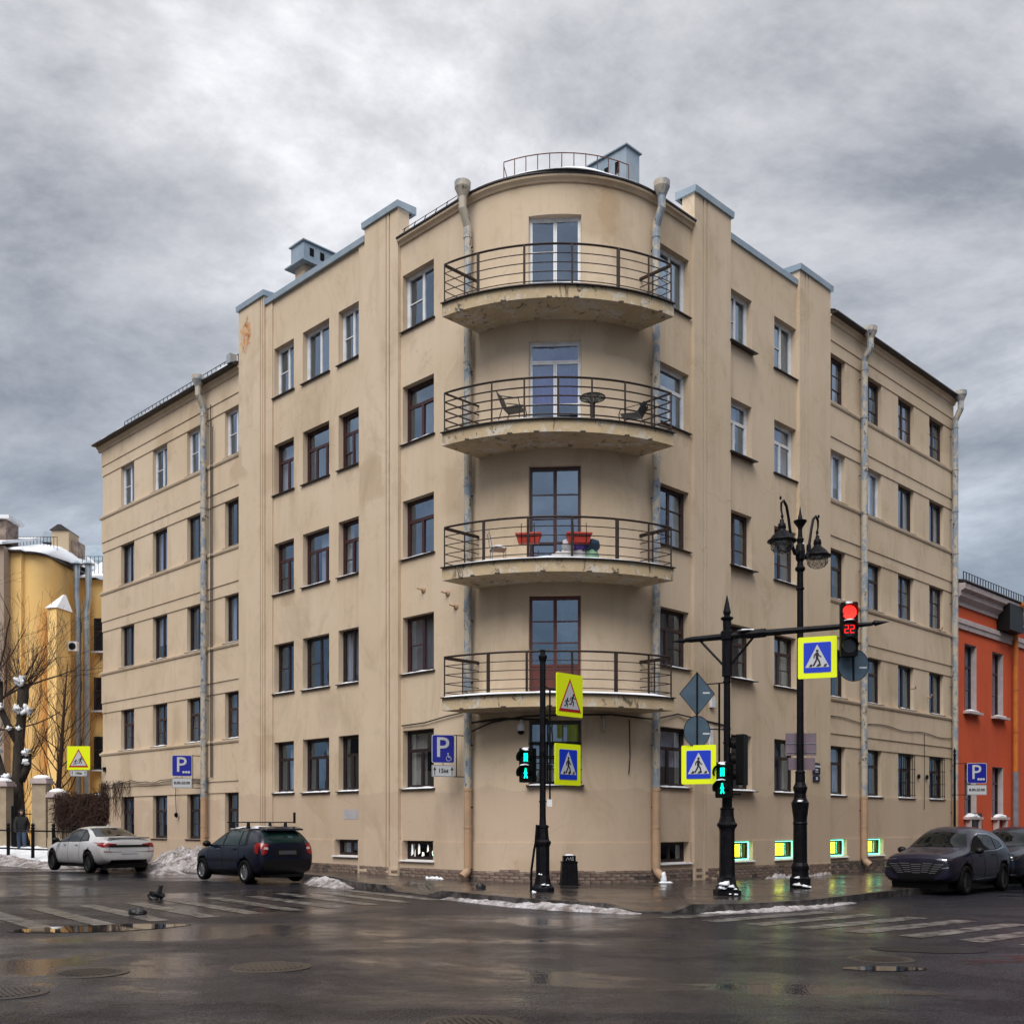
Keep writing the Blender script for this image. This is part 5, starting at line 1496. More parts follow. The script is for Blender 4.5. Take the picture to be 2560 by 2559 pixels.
def lerp_key(keys, x):
    if x <= keys[0][0]: return keys[0][1]
    for (a, va), (b_, vb) in zip(keys, keys[1:]):
        if x <= b_: return va + (vb - va) * (x - a) / (b_ - a)
    return keys[-1][1]
class Car:
    """local frame: x forward, y left, z up, origin on the ground under the middle"""
    def __init__(s, name, label, loc, rz, paint, st, wheels, wr, ww, group='cars parked along the kerb', rim='alloy', spokes=10):
        s.t = thing(name, label, 'car', loc, rz, group)
        b = MB()
        rows = []
        for (x, zb, ws, zm, wm, zl, wl, ze, we, zt) in st:
            half = [(0, zb), (ws * .85, zb), (ws, zb + .07), (wm, zm), (wl, zl), ((wl + we) / 2 + .012, (zl + ze) / 2 + .0), (we, ze), (we * .55, zt - .012), (0, zt)]
            ring_ = [Vector((x, y, z)) for y, z in half] + [Vector((x, -y, z)) for y, z in reversed(half[1:-1])]
            rows.append(ring_)
        b.grid(rows, True)
        n = len(rows[0]); c0 = 0; c1 = (len(rows) - 1) * n
        b.face(list(range(n - 1, -1, -1))); b.face([c1 + k for k in range(n)])
        o = b.build('body', paint, s.t, local=True)
        md = o.modifiers.new('sub', 'SUBSURF'); md.levels = 2; md.render_levels = 2
        cut = MB()
        for wx in wheels:
            for sg in (1, -1):
                cut.lathe([(wr * 1.17, 0), (wr * 1.17, .34)], 28, Matrix.Translation((wx, sg * (ww - .26) if sg > 0 else -(ww + .08), wr * 1.02)) @ Matrix.Rotation(R_(-90), 4, 'X'))
        co = cut.build('cutter', 'trim_black', s.t, local=True)
        bm_ = o.modifiers.new('arch', 'BOOLEAN'); bm_.object = co; bm_.operation = 'DIFFERENCE'; bm_.solver = 'EXACT'; bm_.material_mode = 'TRANSFER'
        dg = bpy.context.evaluated_depsgraph_get(); dg.update()
        me = bpy.data.meshes.new_from_object(o.evaluated_get(dg))
        o.modifiers.clear(); o.data = me; bpy.data.objects.remove(co)
        for p in me.polygons: p.use_smooth = True
        me.update()
        s.body = o
        s.bvh = BVHTree.FromPolygons([v.co.copy() for v in me.vertices], [list(p.vertices) for p in me.polygons])
        s.wr, s.ww = wr, ww
        for wx in wheels:
            for sg in (1, -1): s.wheel(wx, sg, rim, spokes)
        MB().box((0, 0, .24), (st[-1][0] - st[0][0] - .5, ww * 1.5, .16)).build('underbody', 'trim_black', s.t, local=True)
    def wheel(s, wx, sg, rim, spokes):
        r = s.wr; M = Matrix.Translation((wx, sg * (s.ww - .10), r)) @ Matrix.Rotation(R_(-90 * sg), 4, 'X')
        b = MB(); b.lathe([(r * .68, -.10), (r * .93, -.105), (r, -.06), (r, .06), (r * .93, .10), (r * .70, .105), (r * .68, .07), (r * .60, .03), (r * .6, -.09)], 28)
        wl_ = b.build('wheel', 'black_rubber', s.t, M, True, smooth=True)
        b = MB(); b.lathe([(r * .02, .06), (r * .13, .065), (r * .15, .05), (r * .14, .03)], 16)
        b.lathe([(r * .62, .06), (r * .70, .085), (r * .72, .07), (r * .66, .02), (r * .62, .0)], 28)
        for k in range(spokes):
            a = 2 * PI * k / spokes; wd = .36 * r * 2 / spokes
            Mr = Matrix.Rotation(a, 4, 'Z')
            b.hexa([Mr @ Vector(p) for p in ((r * .1, -wd * .5, .03), (r * .66, -wd * .62, .045), (r * .66, wd * .62, .045), (r * .1, wd * .5, .03), (r * .1, -wd * .4, .06), (r * .66, -wd * .5, .075), (r * .66, wd * .5, .075), (r * .1, wd * .4, .06))])
        b.build('rim', rim, wl_, local=True)
        MB().lathe([(r * .62, -.02), (r * .62, -.01), (.02, 0)], 20).build('brake_disc', 'trim_black', wl_, local=True)
    def hit(s, a, h, axis, off):
        if axis[0] == 'y':
            sg = 1 if axis[1] == '+' else -1
            r = s.bvh.ray_cast(Vector((a, 3 * sg, h)), Vector((0, -sg, 0)))
        elif axis[0] == 'x':
            sg = 1 if axis[1] == '+' else -1
            r = s.bvh.ray_cast(Vector((5 * sg, a, h)), Vector((-sg, 0, 0)))
        else:
            r = s.bvh.ray_cast(Vector((a, h, 4)), Vector((0, 0, -1)))
        if r[0] is None:
            g_ = Vector((a, 0, h)) if axis[0] == 'y' else (Vector((0, a, h)) if axis[0] == 'x' else Vector((a, h, 1)))
            if axis[0] == 'y': g_.y = sg * .8
            if axis[0] == 'x': g_.x = sg * 2.2
            r = s.bvh.find_nearest(g_)
        d = Vector((0, sg, 0)) if axis[0] == 'y' else (Vector((sg, 0, 0)) if axis[0] == 'x' else Vector((0, 0, 1)))
        nn = r[1] if r[1].dot(d) > 0 else -r[1]
        return r[0] + nn * off
    def patch(s, name, bot, top, axis, m, off=.006, nv=8, nu=14, parent=None):
        """conforming panel: bottom and top edge polylines in side or end view"""
        def samp(pl, t):
            L = [0]
            for a, b_ in zip(pl, pl[1:]): L.append(L[-1] + math.dist(a, b_))
            d = t * L[-1]
            for k in range(len(pl) - 1):
                if d <= L[k + 1] + 1e-9:
                    q_ = (d - L[k]) / max(1e-9, L[k + 1] - L[k]); return (pl[k][0] + (pl[k + 1][0] - pl[k][0]) * q_, pl[k][1] + (pl[k + 1][1] - pl[k][1]) * q_)
            return pl[-1]
        rows = []
        for i in range(nv + 1):
            r = []
            for j in range(nu + 1):
                a, b_ = samp(bot, j / nu), samp(top, j / nu)
                r.append(s.hit(a[0] + (b_[0] - a[0]) * i / nv, a[1] + (b_[1] - a[1]) * i / nv, axis, off))
            rows.append(r)
        b = MB(); b.grid(rows)
        return b.build(name, m, parent or s.t, local=True, smooth=True)
    def both(s, name, bot, top, m, off=.006, **k):
        for ax in ('y+', 'y-'): s.patch(name, bot, top, ax, m, off, **k)
    def seam(s, pts, axis, r=.005, name='door_seam', m='trim_black', off=.001):
        dense = []
        for a, b_ in zip(pts, pts[1:]):
            for k in range(8): dense.append((a[0] + (b_[0] - a[0]) * k / 8, a[1] + (b_[1] - a[1]) * k / 8))
        dense.append(pts[-1])
        MB().tube([s.hit(a, h, axis, off) for a, h in dense], r, 4).build(name, m, s.t, local=True)
    def handle(s, x, z, m):
        for ax in ('y+', 'y-'):
            p = s.hit(x, z, ax, .02); MB().box(p, (.20, .022, .032)).build('door_handle', m, s.t, local=True)
    def mirror(s, x, z, y, m):
        for sg in (1, -1):
            b = MB(); b.blob((x, sg * (y + .13), z), (.09, .12, .085), 10, 8, .08, 1, 1); b.tube([(x + .02, sg * (y - .06), z - .06), (x, sg * (y + .08), z - .02)], .03, 6); b.build('wing_mirror', m, s.t, local=True, smooth=True)

# stations: x, zbottom, wsill, zmid, wmid, zbelt, wbelt, zroofedge, wroof, ztop
# --- white sedan
q0 = Vector((-13.3, 34.05))
sed = Car('sedan', 'white four-door sedan, dirty, parked farthest left along the house', (q0.x, q0.y, G(q0.x) + .03), R_(134), 'paint_white', [
    (-2.36, .44, .68, .60, .76, .80, .74, .95, .60, 1.0), (-2.30, .32, .78, .58, .85, .85, .83, 1.02, .66, 1.075), (-2.0, .25, .80, .56, .88, .88, .87, 1.04, .66, 1.09),
    (-1.62, .22, .83, .56, .91, .91, .885, 1.09, .64, 1.13), (-1.15, .20, .84, .54, .915, .93, .88, 1.24, .60, 1.30), (-.70, .19, .84, .54, .915, .94, .875, 1.36, .58, 1.42),
    (-.10, .19, .84, .54, .915, .94, .875, 1.39, .585, 1.45), (.40, .19, .84, .54, .915, .93, .875, 1.34, .58, 1.41), (.80, .19, .84, .54, .915, .92, .88, 1.18, .60, 1.26), (1.15, .19, .84, .53, .915, .90, .88, .98, .66, 1.05),
    (1.55, .20, .83, .52, .91, .84, .87, .90, .64, .95), (1.95, .22, .80, .50, .88, .76, .83, .82, .60, .87), (2.22, .26, .70, .48, .78, .66, .72, .72, .54, .76), (2.34, .36, .55, .50, .60, .58, .58, .64, .45, .66)],
    (-1.38, 1.46), .335, .90, rim='alloy_dark', spokes=12)
sed.both('window_surround', [(-1.32, .985), (-.6, .955), (.2, .945), (.98, .93)], [(-1.12, 1.14), (-.62, 1.335), (.12, 1.355), (.92, 1.0)], 'trim_black', .004)
sed.both('side_window', [(.20, .965), (.88, .955)], [(.20, 1.325), (.36, 1.30), (.86, 1.02)], 'car_window', .010)
sed.both('side_window', [(-.72, .975), (.13, .965)], [(-.66, 1.30), (.10, 1.335)], 'car_window', .010)
sed.both('quarter_window', [(-1.20, 1.01), (-.79, .98)], [(-1.06, 1.135), (-.72, 1.285)], 'car_window', .010)
sed.patch('rear_window', [(-.66, 1.105), (0, 1.125), (.66, 1.105)], [(-.50, 1.36), (0, 1.385), (.50, 1.36)], 'x-', 'car_window', .008)
sed.patch('windscreen', [(-.70, 1.06), (0, 1.08), (.70, 1.06)], [(-.53, 1.34), (0, 1.37), (.53, 1.34)], 'x+', 'car_window', .008)
for sg in (1, -1):
    sed.patch('tail_light', sorted([(sg * .40, .82), (sg * .82, .80)]), sorted([(sg * .40, .90), (sg * .83, .94)]), 'x-', 'tail_red', .012)
sed.both('tail_light_side', [(-2.20, .82), (-1.98, .86)], [(-2.20, .94), (-2.02, .93)], 'tail_red', .010)
sed.patch('boot_strip', [(-.62, .80), (.62, .80)], [(-.62, .87), (.62, .87)], 'x-', 'trim_black', .015)
sed.patch('plate', [(-.26, .60), (.26, .60)], [(-.26, .71), (.26, .71)], 'x-', 'sign_grey', .012)
sed.patch('diffuser', [(-.62, .30), (.62, .30)], [(-.55, .42), (.55, .42)], 'x-', 'trim_black', .012)
for sg in (1, -1): sed.patch('reflector', sorted([(sg * .55, .655), (sg * .78, .66)]), sorted([(sg * .55, .675), (sg * .78, .685)]), 'x-', 'tail_red', .012)
sed.both('sill_trim', [(-.95, .24), (1.0, .24)], [(-.95, .285), (1.0, .285)], 'trim_black', .008)
for ax in ('y+', 'y-'):
    sed.seam([(.16, .30), (.16, .95)], ax); sed.seam([(-.74, .42), (-.74, .96)], ax); sed.seam([(1.02, .34), (1.02, .90)], ax)
sed.seam([(-.62, 1.04), (-.62, .66), (.62, .66), (.62, 1.04)], 'x-', name='boot_seam')
sed.handle(-.52, .86, 'paint_white'); sed.handle(.40, .85, 'paint_white'); sed.mirror(.86, .99, .86, 'trim_black')
b = MB(); b.hexa([(-.86, -.02, 1.42), (-.70, -.025, 1.435), (-.70, .025, 1.435), (-.86, .02, 1.42), (-.88, -.006, 1.49), (-.80, -.008, 1.475), (-.80, .008, 1.475), (-.88, .006, 1.49)]); b.build('roof_antenna', 'paint_white', sed.t, local=True)
b = MB(); b.hexa([(-2.30, -.66, 1.055), (-2.12, -.66, 1.075), (-2.12, .66, 1.075), (-2.30, .66, 1.055), (-2.36, -.64, 1.10), (-2.14, -.66, 1.095), (-2.14, .66, 1.095), (-2.36, .64, 1.10)]); b.build('boot_spoiler', 'paint_white', sed.t, local=True)
# --- dark blue hatchback
q0 = Vector((-7.28, 29.5))
hat = Car('hatchback', 'dark blue hatchback with roof bars parked beside the grey snow heap', (q0.x, q0.y, G(q0.x) + .02), R_(132), 'paint_blue', [
    (-2.03, .38, .66, .58, .75, .82, .73, 1.0, .60, 1.05), (-1.97, .28, .75, .58, .81, .90, .79, 1.10, .65, 1.17), (-1.84, .24, .76, .57, .82, .96, .81, 1.26, .62, 1.33), (-1.66, .22, .78, .56, .83, .97, .81, 1.40, .58, 1.46),
    (-1.30, .20, .79, .55, .84, .97, .815, 1.43, .585, 1.50), (-.60, .19, .79, .55, .84, .96, .815, 1.45, .59, 1.52), (.00, .19, .79, .54, .84, .95, .815, 1.43, .585, 1.50), (.40, .19, .79, .54, .84, .94, .815, 1.32, .585, 1.40), (.75, .19, .79, .54, .84, .93, .815, 1.14, .60, 1.22), (1.05, .20, .79, .53, .84, .91, .81, 1.0, .63, 1.06),
    (1.40, .20, .78, .52, .83, .86, .80, .93, .60, .98), (1.72, .24, .72, .50, .77, .78, .74, .85, .56, .89), (1.92, .28, .60, .48, .66, .66, .64, .74, .50, .77), (1.99, .38, .50, .50, .54, .58, .52, .64, .42, .67)],
    (-1.20, 1.28), .31, .83, rim='alloy', spokes=7)
hat.both('window_surround', [(-1.30, 1.0), (.92, .97)], [(-1.18, 1.385), (.0, 1.395), (.32, 1.33), (.86, 1.03)], 'trim_black', .004)
hat.both('side_window', [(.06, 1.0), (.80, .985)], [(.06, 1.37), (.30, 1.31), (.78, 1.04)], 'car_window_teal', .010)
hat.both('side_window', [(-.84, 1.0), (-.02, 1.0)], [(-.80, 1.375), (-.02, 1.375)], 'car_window_teal', .010)
hat.both('quarter_window', [(-1.20, 1.04), (-.92, 1.0)], [(-1.06, 1.36), (-.88, 1.37)], 'car_window_teal', .010)
hat.patch('rear_window', [(-.62, 1.08), (0, 1.07), (.62, 1.08)], [(-.52, 1.41), (0, 1.44), (.52, 1.41)], 'x-', 'car_window_teal', .008)
hat.patch('windscreen', [(-.66, 1.08), (0, 1.10), (.66, 1.08)], [(-.54, 1.40), (0, 1.42), (.54, 1.40)], 'x+', 'car_window', .008)
for sg in (1, -1):
    hat.patch('tail_light', sorted([(sg * .60, .80), (sg * .74, .76)]), sorted([(sg * .55, 1.04), (sg * .77, 1.08)]), 'x-', 'tail_red', .012)
    hat.patch('reversing_light', sorted([(sg * .57, .90), (sg * .70, .91)]), sorted([(sg * .57, .955), (sg * .66, .97)]), 'x-', 'tail_clear', .018)
hat.both('tail_light_side', [(-1.92, .78), (-1.78, .82), (-1.72, .95)], [(-1.90, 1.05), (-1.74, 1.06), (-1.70, 1.0)], 'tail_red', .010)
hat.patch('plate_recess', [(-.42, .72), (.42, .72)], [(-.40, .92), (.40, .92)], 'x-', 'trim_black', .008)
hat.patch('plate', [(-.26, .77), (.26, .77)], [(-.26, .87), (.26, .87)], 'x-', 'plate_dark', .016)
hat.patch('bumper', [(-.80, .33), (0, .30), (.80, .33)], [(-.80, .63), (0, .63), (.80, .63)], 'x-', 'trim_black', .006, nu=24)
hat.both('rub_strip', [(-.80, .585), (.86, .575)], [(-.80, .612), (.86, .602)], 'trim_black', .010)
hat.both('sill_trim', [(-.82, .22), (.88, .22)], [(-.82, .33), (.88, .33)], 'trim_black', .006)
for ax in ('y+', 'y-'):
    hat.seam([(.02, .32), (.02, .99)], ax); hat.seam([(-.88, .60), (-.86, 1.0)], ax); hat.seam([(.92, .34), (.92, .93)], ax)
hat.handle(-.62, .90, 'paint_blue'); hat.handle(.26, .89, 'chrome'); hat.mirror(.74, 1.03, .80, 'trim_black')
b = MB(); b.hexa([(-1.92, -.55, 1.40), (-1.5, -.57, 1.475), (-1.5, .57, 1.475), (-1.92, .55, 1.40), (-1.90, -.53, 1.445), (-1.5, -.55, 1.50), (-1.5, .55, 1.50), (-1.90, .53, 1.445)]); b.build('roof_spoiler', 'paint_blue', hat.t, local=True)
MB().tube([(-1.93, .02, 1.16), (-1.93, .30, 1.10), (-1.93, .40, 1.12)], .018, 5).build('rear_wiper', 'trim_black', hat.t, local=True)
for x in (-.95, -.10):
    b = MB(); b.tube([(x, -.86, 1.615), (x, .74, 1.615)], .016, 6)
    for y in (-.56, .56): b.hexa([(x - .07, y - .03, 1.45), (x + .07, y - .03, 1.45), (x + .07, y + .03, 1.45), (x - .07, y + .03, 1.45), (x - .035, y - .02, 1.63), (x + .035, y - .02, 1.63), (x + .035, y + .02, 1.63), (x - .035, y + .02, 1.63)])
    b.build('roof_bar', 'trim_black', hat.t, local=True)
MB().box((-.95, -.84, 1.74), (.05, .05, .30)).build('bar_upright', 'trim_black', hat.t, local=True)
b = MB(); rows = [[(-1.35 + 1.6 * i / 8, -.5 + 1.0 * j / 8, 1.507 + .03 * max(0, noise.noise(Vector((i * .7, j * .7, 2)))) - .055 * ((j - 4) / 4) ** 2 - .02 * max(0, (i - 5) / 3)) for i in range(9)] for j in range(9)]
b.grid(rows); b.build('roof_snow', 'snow', hat.t, local=True)
# --- violet-grey SUV, nose to the camera
SUVST0 = [
    (-2.36, .52, .60, .66, .70, .92, .66, 1.10, .56, 1.14), (-2.30, .38, .76, .64, .82, .98, .79, 1.16, .64, 1.22), (-2.10, .30, .84, .62, .90, 1.02, .87, 1.26, .64, 1.34), (-1.80, .27, .88, .62, .94, 1.04, .90, 1.40, .62, 1.48),
    (-1.30, .25, .90, .61, .95, 1.04, .905, 1.54, .62, 1.61), (-.60, .24, .90, .60, .95, 1.04, .905, 1.59, .62, 1.67), (.00, .24, .90, .60, .95, 1.03, .905, 1.58, .62, 1.66), (.42, .24, .90, .60, .95, 1.03, .905, 1.49, .62, 1.58), (.85, .24, .90, .60, .95, 1.02, .91, 1.28, .65, 1.37), (1.18, .25, .90, .59, .95, 1.00, .90, 1.12, .70, 1.18),
    (1.60, .26, .89, .58, .94, .96, .90, 1.06, .70, 1.10), (2.00, .28, .86, .56, .92, .92, .88, 1.01, .66, 1.05), (2.26, .30, .84, .54, .90, .88, .86, .98, .64, 1.02), (2.38, .34, .78, .54, .86, .84, .82, .94, .62, .985), (2.44, .42, .70, .56, .78, .78, .75, .87, .58, .91)]
SUVST = [(x, a, b_, c, d, e_, f_, g_ + .05, h_ + .03, i_ + .06) if x < .9 else (x, a, b_, c, d, e_ + .02, f_, g_ + .03, h_ + .02, i_ + .03) for (x, a, b_, c, d, e_, f_, g_, h_, i_) in SUVST0]
q0 = Vector((11.62, 28.05))
suv = Car('suv', 'violet-grey SUV with slatted grille parked nose to the crossing', (q0.x, q0.y, G(q0.x)), R_(226), 'paint_violet', SUVST, (-1.36, 1.42), .37, .94, rim='alloy_dark', spokes=5)
suv.both('chrome_window_line', [(-1.62, 1.16), (-.9, 1.085), (1.02, 1.05)], [(-1.40, 1.36), (-.7, 1.53), (.10, 1.545), (.98, 1.10)], 'chrome', .003)
suv.both('window_surround', [(-1.50, 1.18), (-.9, 1.105), (.98, 1.075)], [(-1.36, 1.34), (-.7, 1.50), (.08, 1.515), (.94, 1.11)], 'trim_black', .007)
suv.both('side_window', [(.16, 1.10), (.90, 1.09)], [(.16, 1.485), (.36, 1.43), (.88, 1.13)], 'car_window', .012)
suv.both('side_window', [(-.80, 1.12), (.10, 1.10)], [(-.74, 1.475), (.10, 1.49)], 'car_window', .012)
suv.both('quarter_window', [(-1.38, 1.19), (-.88, 1.13)], [(-1.26, 1.34), (-.82, 1.455)], 'car_window', .012)
suv.patch('windscreen', [(-.76, 1.19), (0, 1.20), (.76, 1.19)], [(-.56, 1.52), (0, 1.575), (.56, 1.52)], 'x+', 'car_window', .008)
suv.patch('rear_window', [(-.62, 1.25), (0, 1.27), (.62, 1.25)], [(-.52, 1.46), (0, 1.48), (.52, 1.46)], 'x-', 'car_window', .008)
suv.patch('grille', [(-.58, .52), (0, .50), (.58, .52)], [(-.78, .80), (0, .82), (.78, .80)], 'x+', 'trim_black', .006, nu=20)
for k in range(5):
    zz = .56 + .052 * k
    for j, (a, c) in enumerate(((-.70, -.46), (-.43, -.17), (-.14, .14), (.17, .43), (.46, .70))):
        o_ = .02 * (1 if j % 2 else 0)
        suv.patch('grille_slat', [(a * (.72 + .07 * k), zz + o_), (c * (.72 + .07 * k), zz + o_)], [(a * (.72 + .07 * k), zz + o_ + .020), (c * (.72 + .07 * k), zz + o_ + .020)], 'x+', 'alloy', .016, nv=1, nu=4)
for sg in (1, -1):
    suv.patch('headlight', sorted([(sg * .60, .64), (sg * .84, .64)]), sorted([(sg * .62, .82), (sg * .86, .82)]), 'x+', 'lens_off', .012)
    suv.patch('light_strip', sorted([(sg * .50, .895), (sg * .84, .87)]), sorted([(sg * .50, .915), (sg * .84, .90)]), 'x+', 'chrome', .012, nv=1)
    suv.patch('headlight_bar', sorted([(sg * .66, .68), (sg * .82, .70)]), sorted([(sg * .66, .70), (sg * .82, .72)]), 'x+', 'chrome', .018, nv=1)
    suv.patch('bumper_blade', sorted([(sg * .46, .40), (sg * .84, .46)]), sorted([(sg * .50, .49), (sg * .86, .60)]), 'x+', 'paint_violet', .030)
suv.patch('lower_intake', [(-.62, .34), (.62, .34)], [(-.66, .50), (.66, .50)], 'x+', 'trim_black', .008, nu=20)
suv.both('sill_trim', [(-.95, .26), (1.02, .26)], [(-.95, .36), (1.02, .36)], 'trim_black', .006)
suv.both('sill_line', [(-.80, .40), (.70, .37)], [(-.80, .415), (.70, .385)], 'chrome', .010)
for ax in ('y+', 'y-'):
    suv.seam([(.12, .38), (.12, 1.08)], ax); suv.seam([(-.84, .60), (-.84, 1.1)], ax); suv.seam([(1.02, .42), (1.02, 1.0)], ax)
for sg in (1, -1): suv.seam([(1.1, sg * .72), (1.6, sg * .62), (2.1, sg * .52)], 'z', .008, 'bonnet_crease', 'paint_violet')
suv.handle(-.64, .98, 'paint_violet'); suv.handle(.30, .97, 'paint_violet'); suv.mirror(.86, 1.10, .90, 'trim_black')
suv.t.scale = (.92, .97, 1.0)
# --- second SUV cut by the right edge
q0 = Vector((14.75, 31.15))
sv2 = Car('suv', 'dark navy SUV behind the violet-grey one, cut off by the right picture edge', (q0.x, q0.y, G(q0.x)), R_(226), 'paint_navy', [(x, a, b_, c, d, e_, f_, g_ + .02, h_ + .02, i_ + .02) for (x, a, b_, c, d, e_, f_, g_, h_, i_) in SUVST], (-1.36, 1.40), .36, .94, rim='alloy', spokes=10)
sv2.patch('windscreen', [(-.76, 1.19), (0, 1.20), (.76, 1.19)], [(-.58, 1.53), (0, 1.58), (.58, 1.53)], 'x+', 'car_window', .008)
sv2.both('window_surround', [(-1.50, 1.18), (-.9, 1.105), (.98, 1.075)], [(-1.36, 1.34), (-.7, 1.50), (.08, 1.515), (.94, 1.11)], 'car_window', .007)
sv2.patch('grille', [(-.50, .66), (.50, .66)], [(-.58, .84), (.58, .84)], 'x+', 'trim_black', .008)
sv2.patch('grille_bar', [(-.60, .80), (.60, .80)], [(-.60, .825), (.60, .825)], 'x+', 'chrome', .016, nv=1)
for sg in (1, -1):
    sv2.patch('headlight', sorted([(sg * .54, .76), (sg * .84, .84)]), sorted([(sg * .52, .84), (sg * .86, .94)]), 'x+', 'chrome', .012)
    sv2.patch('headlight_lens', sorted([(sg * .57, .785), (sg * .82, .85)]), sorted([(sg * .55, .83), (sg * .84, .92)]), 'x+', 'lens_off', .018)
    sv2.patch('fog_panel', sorted([(sg * .46, .44), (sg * .82, .46)]), sorted([(sg * .60, .60), (sg * .84, .64)]), 'x+', 'trim_black', .010)
    sv2.patch('fog_trim', sorted([(sg * .40, .41), (sg * .82, .42)]), sorted([(sg * .40, .435), (sg * .82, .45)]), 'x+', 'chrome', .016, nv=1)
sv2.patch('lower_intake', [(-.45, .34), (.45, .34)], [(-.40, .50), (.40, .50)], 'x+', 'trim_black', .008)
sv2.mirror(.86, 1.12, .90, 'paint_navy')
# ================================================================== THINGS ON THE BALCONIES
mat('chair_black', (0.012, 0.012, 0.013), 0.5)
mat('planter_red', (0.42, 0.035, 0.02), 0.5)
mat('bag_white', (0.55, 0.54, 0.55), 0.6, bump=.6, bscale=14)
mat('bag_purple', (0.11, 0.05, 0.34), 0.5, bump=.5, bscale=14)
mat('bag_blue', (0.012, 0.04, 0.09), 0.5, bump=.5, bscale=14)
mat('bag_green', (0.20, 0.36, 0.24), 0.6, bump=.5, bscale=14)
mat('wood_seat', (0.16, 0.09, 0.05), 0.6)
mat('tabletop_glass', (0.10, 0.14, 0.14), 0.08, spec=.8)
def arm_chair(label, loc, rz, low=1.0):
    t = thing('balcony_chair', label, 'chair', loc, rz, 'chairs on the balconies')
    L_ = dict(parent=t, local=True)
    b = MB(); b.hexa([(-.22, -.22, .40), (.22, -.22, .42), (.22, .22, .42), (-.22, .22, .40), (-.22, -.22, .43), (.22, -.22, .45), (.22, .22, .45), (-.22, .22, .43)]); b.build('seat', 'chair_black', **L_)
    b = MB(); b.hexa([(-.24, -.22, .43), (-.20, -.22, .43), (-.20, .22, .43), (-.24, .22, .43), (-.38, -.22, .82), (-.35, -.22, .82), (-.35, .22, .82), (-.38, .22, .82)]); b.build('backrest', 'chair_black', **L_)
    for sg in (1, -1):
        b = MB(); b.tube([(.22, sg * .25, 0), (.24, sg * .25, .40), (.20, sg * .25, .60), (-.05, sg * .25, .66), (-.30, sg * .25, .72)], .013, 6); b.build('leg', 'chair_black', **L_)
        b = MB(); b.tube([(-.36, sg * .24, 0), (-.22, sg * .24, .42), (-.38, sg * .22, .84)], .013, 6); b.build('leg', 'chair_black', **L_)
    b = MB(); b.tube([(-.38, -.22, .84), (-.41, 0, .86), (-.38, .22, .84)], .014, 6); b.build('top_rail', 'chair_black', **L_)
    return t
zb = SLAB[1] + .03
arm_chair('black armchair on the second balcony from the top, left of the door', (0.05, 26.45, zb + .02), R_(-20))
arm_chair('black low-set chair on the second balcony from the top, right of the table', (2.95, 26.35, zb), R_(160)).scale = (1, 1, .58)
t = thing('balcony_table', 'round glass-topped black table on the second balcony from the top', 'table', (2.0, 26.35, zb))
b = MB(); b.lathe([(.30, .70), (.30, .712), (.0, .712)], 24); b.build('tabletop', 'tabletop_glass', t, local=True)
b = MB(); b.tube([(.31 * math.cos(2 * PI * k / 24), .31 * math.sin(2 * PI * k / 24), .705) for k in range(24)], .018, 6, closed=True)
for k in range(6):
    a = 2 * PI * k / 6; b.tube([(.30 * math.cos(a), .30 * math.sin(a), .69), (.12 * math.cos(a), .12 * math.sin(a), .66), (.055 * math.cos(a), .055 * math.sin(a), .55), (.05 * math.cos(a), .05 * math.sin(a), .28)], .011, 5)
b.build('rim', 'chair_black', t, local=True)
for k in range(4):
    a = 2 * PI * k / 4 + .4; MB().tube([(.05 * math.cos(a), .05 * math.sin(a), .58), (.05 * math.cos(a), .05 * math.sin(a), .20), (.12 * math.cos(a), .12 * math.sin(a), .08), (.20 * math.cos(a), .20 * math.sin(a), .0)], .013, 5).build('leg', 'chair_black', t, local=True)
zb = SLAB[2] + .03
def planter(tp, label):
    p = front(tp, 0.10); a = math.asin(TX / RF) * tp
    t = thing('planter_box', label, 'planter', (p.x, p.y + .02, zb + .42), a, 'red planters on the railing')
    b = MB(); b.hexa([(-.25, .02, 0), (.25, .02, 0), (.25, .20, 0), (-.25, .20, 0), (-.30, -.02, .22), (.30, -.02, .22), (.30, .24, .22), (-.30, .24, .22)]); b.hexa([(-.315, -.035, .20), (.315, -.035, .20), (.315, .255, .20), (-.315, .255, .20), (-.315, -.035, .24), (.315, -.035, .24), (.315, .255, .24), (-.315, .255, .24)])
    b.build('box', 'planter_red', t, local=True)
    b = MB()
    for x in (-.16, .16): b.tube([(x, -.03, .46), (x, -.05, .20), (x, .0, -.01), (x, .2, -.01)], .009, 4)
    b.build('hanger', 'iron_brown', t, local=True)
planter(-.25, 'red plastic planter hung on the third balcony railing, the left one')
planter(.16, 'red plastic planter hung on the third balcony railing, the right one')
t = thing('balcony_chair', 'thin metal chair with snow on its seat on the third balcony', 'chair', (-.35, 26.7, zb), R_(10), 'chairs on the balconies')
for x, y in ((-.17, -.16), (.17, -.16), (.17, .16), (-.17, .16)):
    back = x < 0
    MB().tube([(x, y, 0), (x, y, .42)] + ([(x - .05, y, .70), (x - .09, y, .85)] if back else []), .010, 5).build('leg', 'alloy', t, local=True)
MB().box((0, 0, .42), (.38, .36, .03)).build('seat', 'wood_seat', t, local=True)
b = MB()
for z in (.62, .68, .74, .80): b.tube([(-.17 - .13 * (z - .42) / .43 * .6, -.16, z), (-.2 - .13 * (z - .42) / .43 * .6, 0, z - .02), (-.17 - .13 * (z - .42) / .43 * .6, .16, z)], .007, 4)
b.build('backrest', 'alloy', t, local=True)
b = MB(); b.blob((0, 0, .44), (.21, .19, .10), 10, 6, .2, 2, .05); b.build('snow_cap', 'snow', t, local=True)
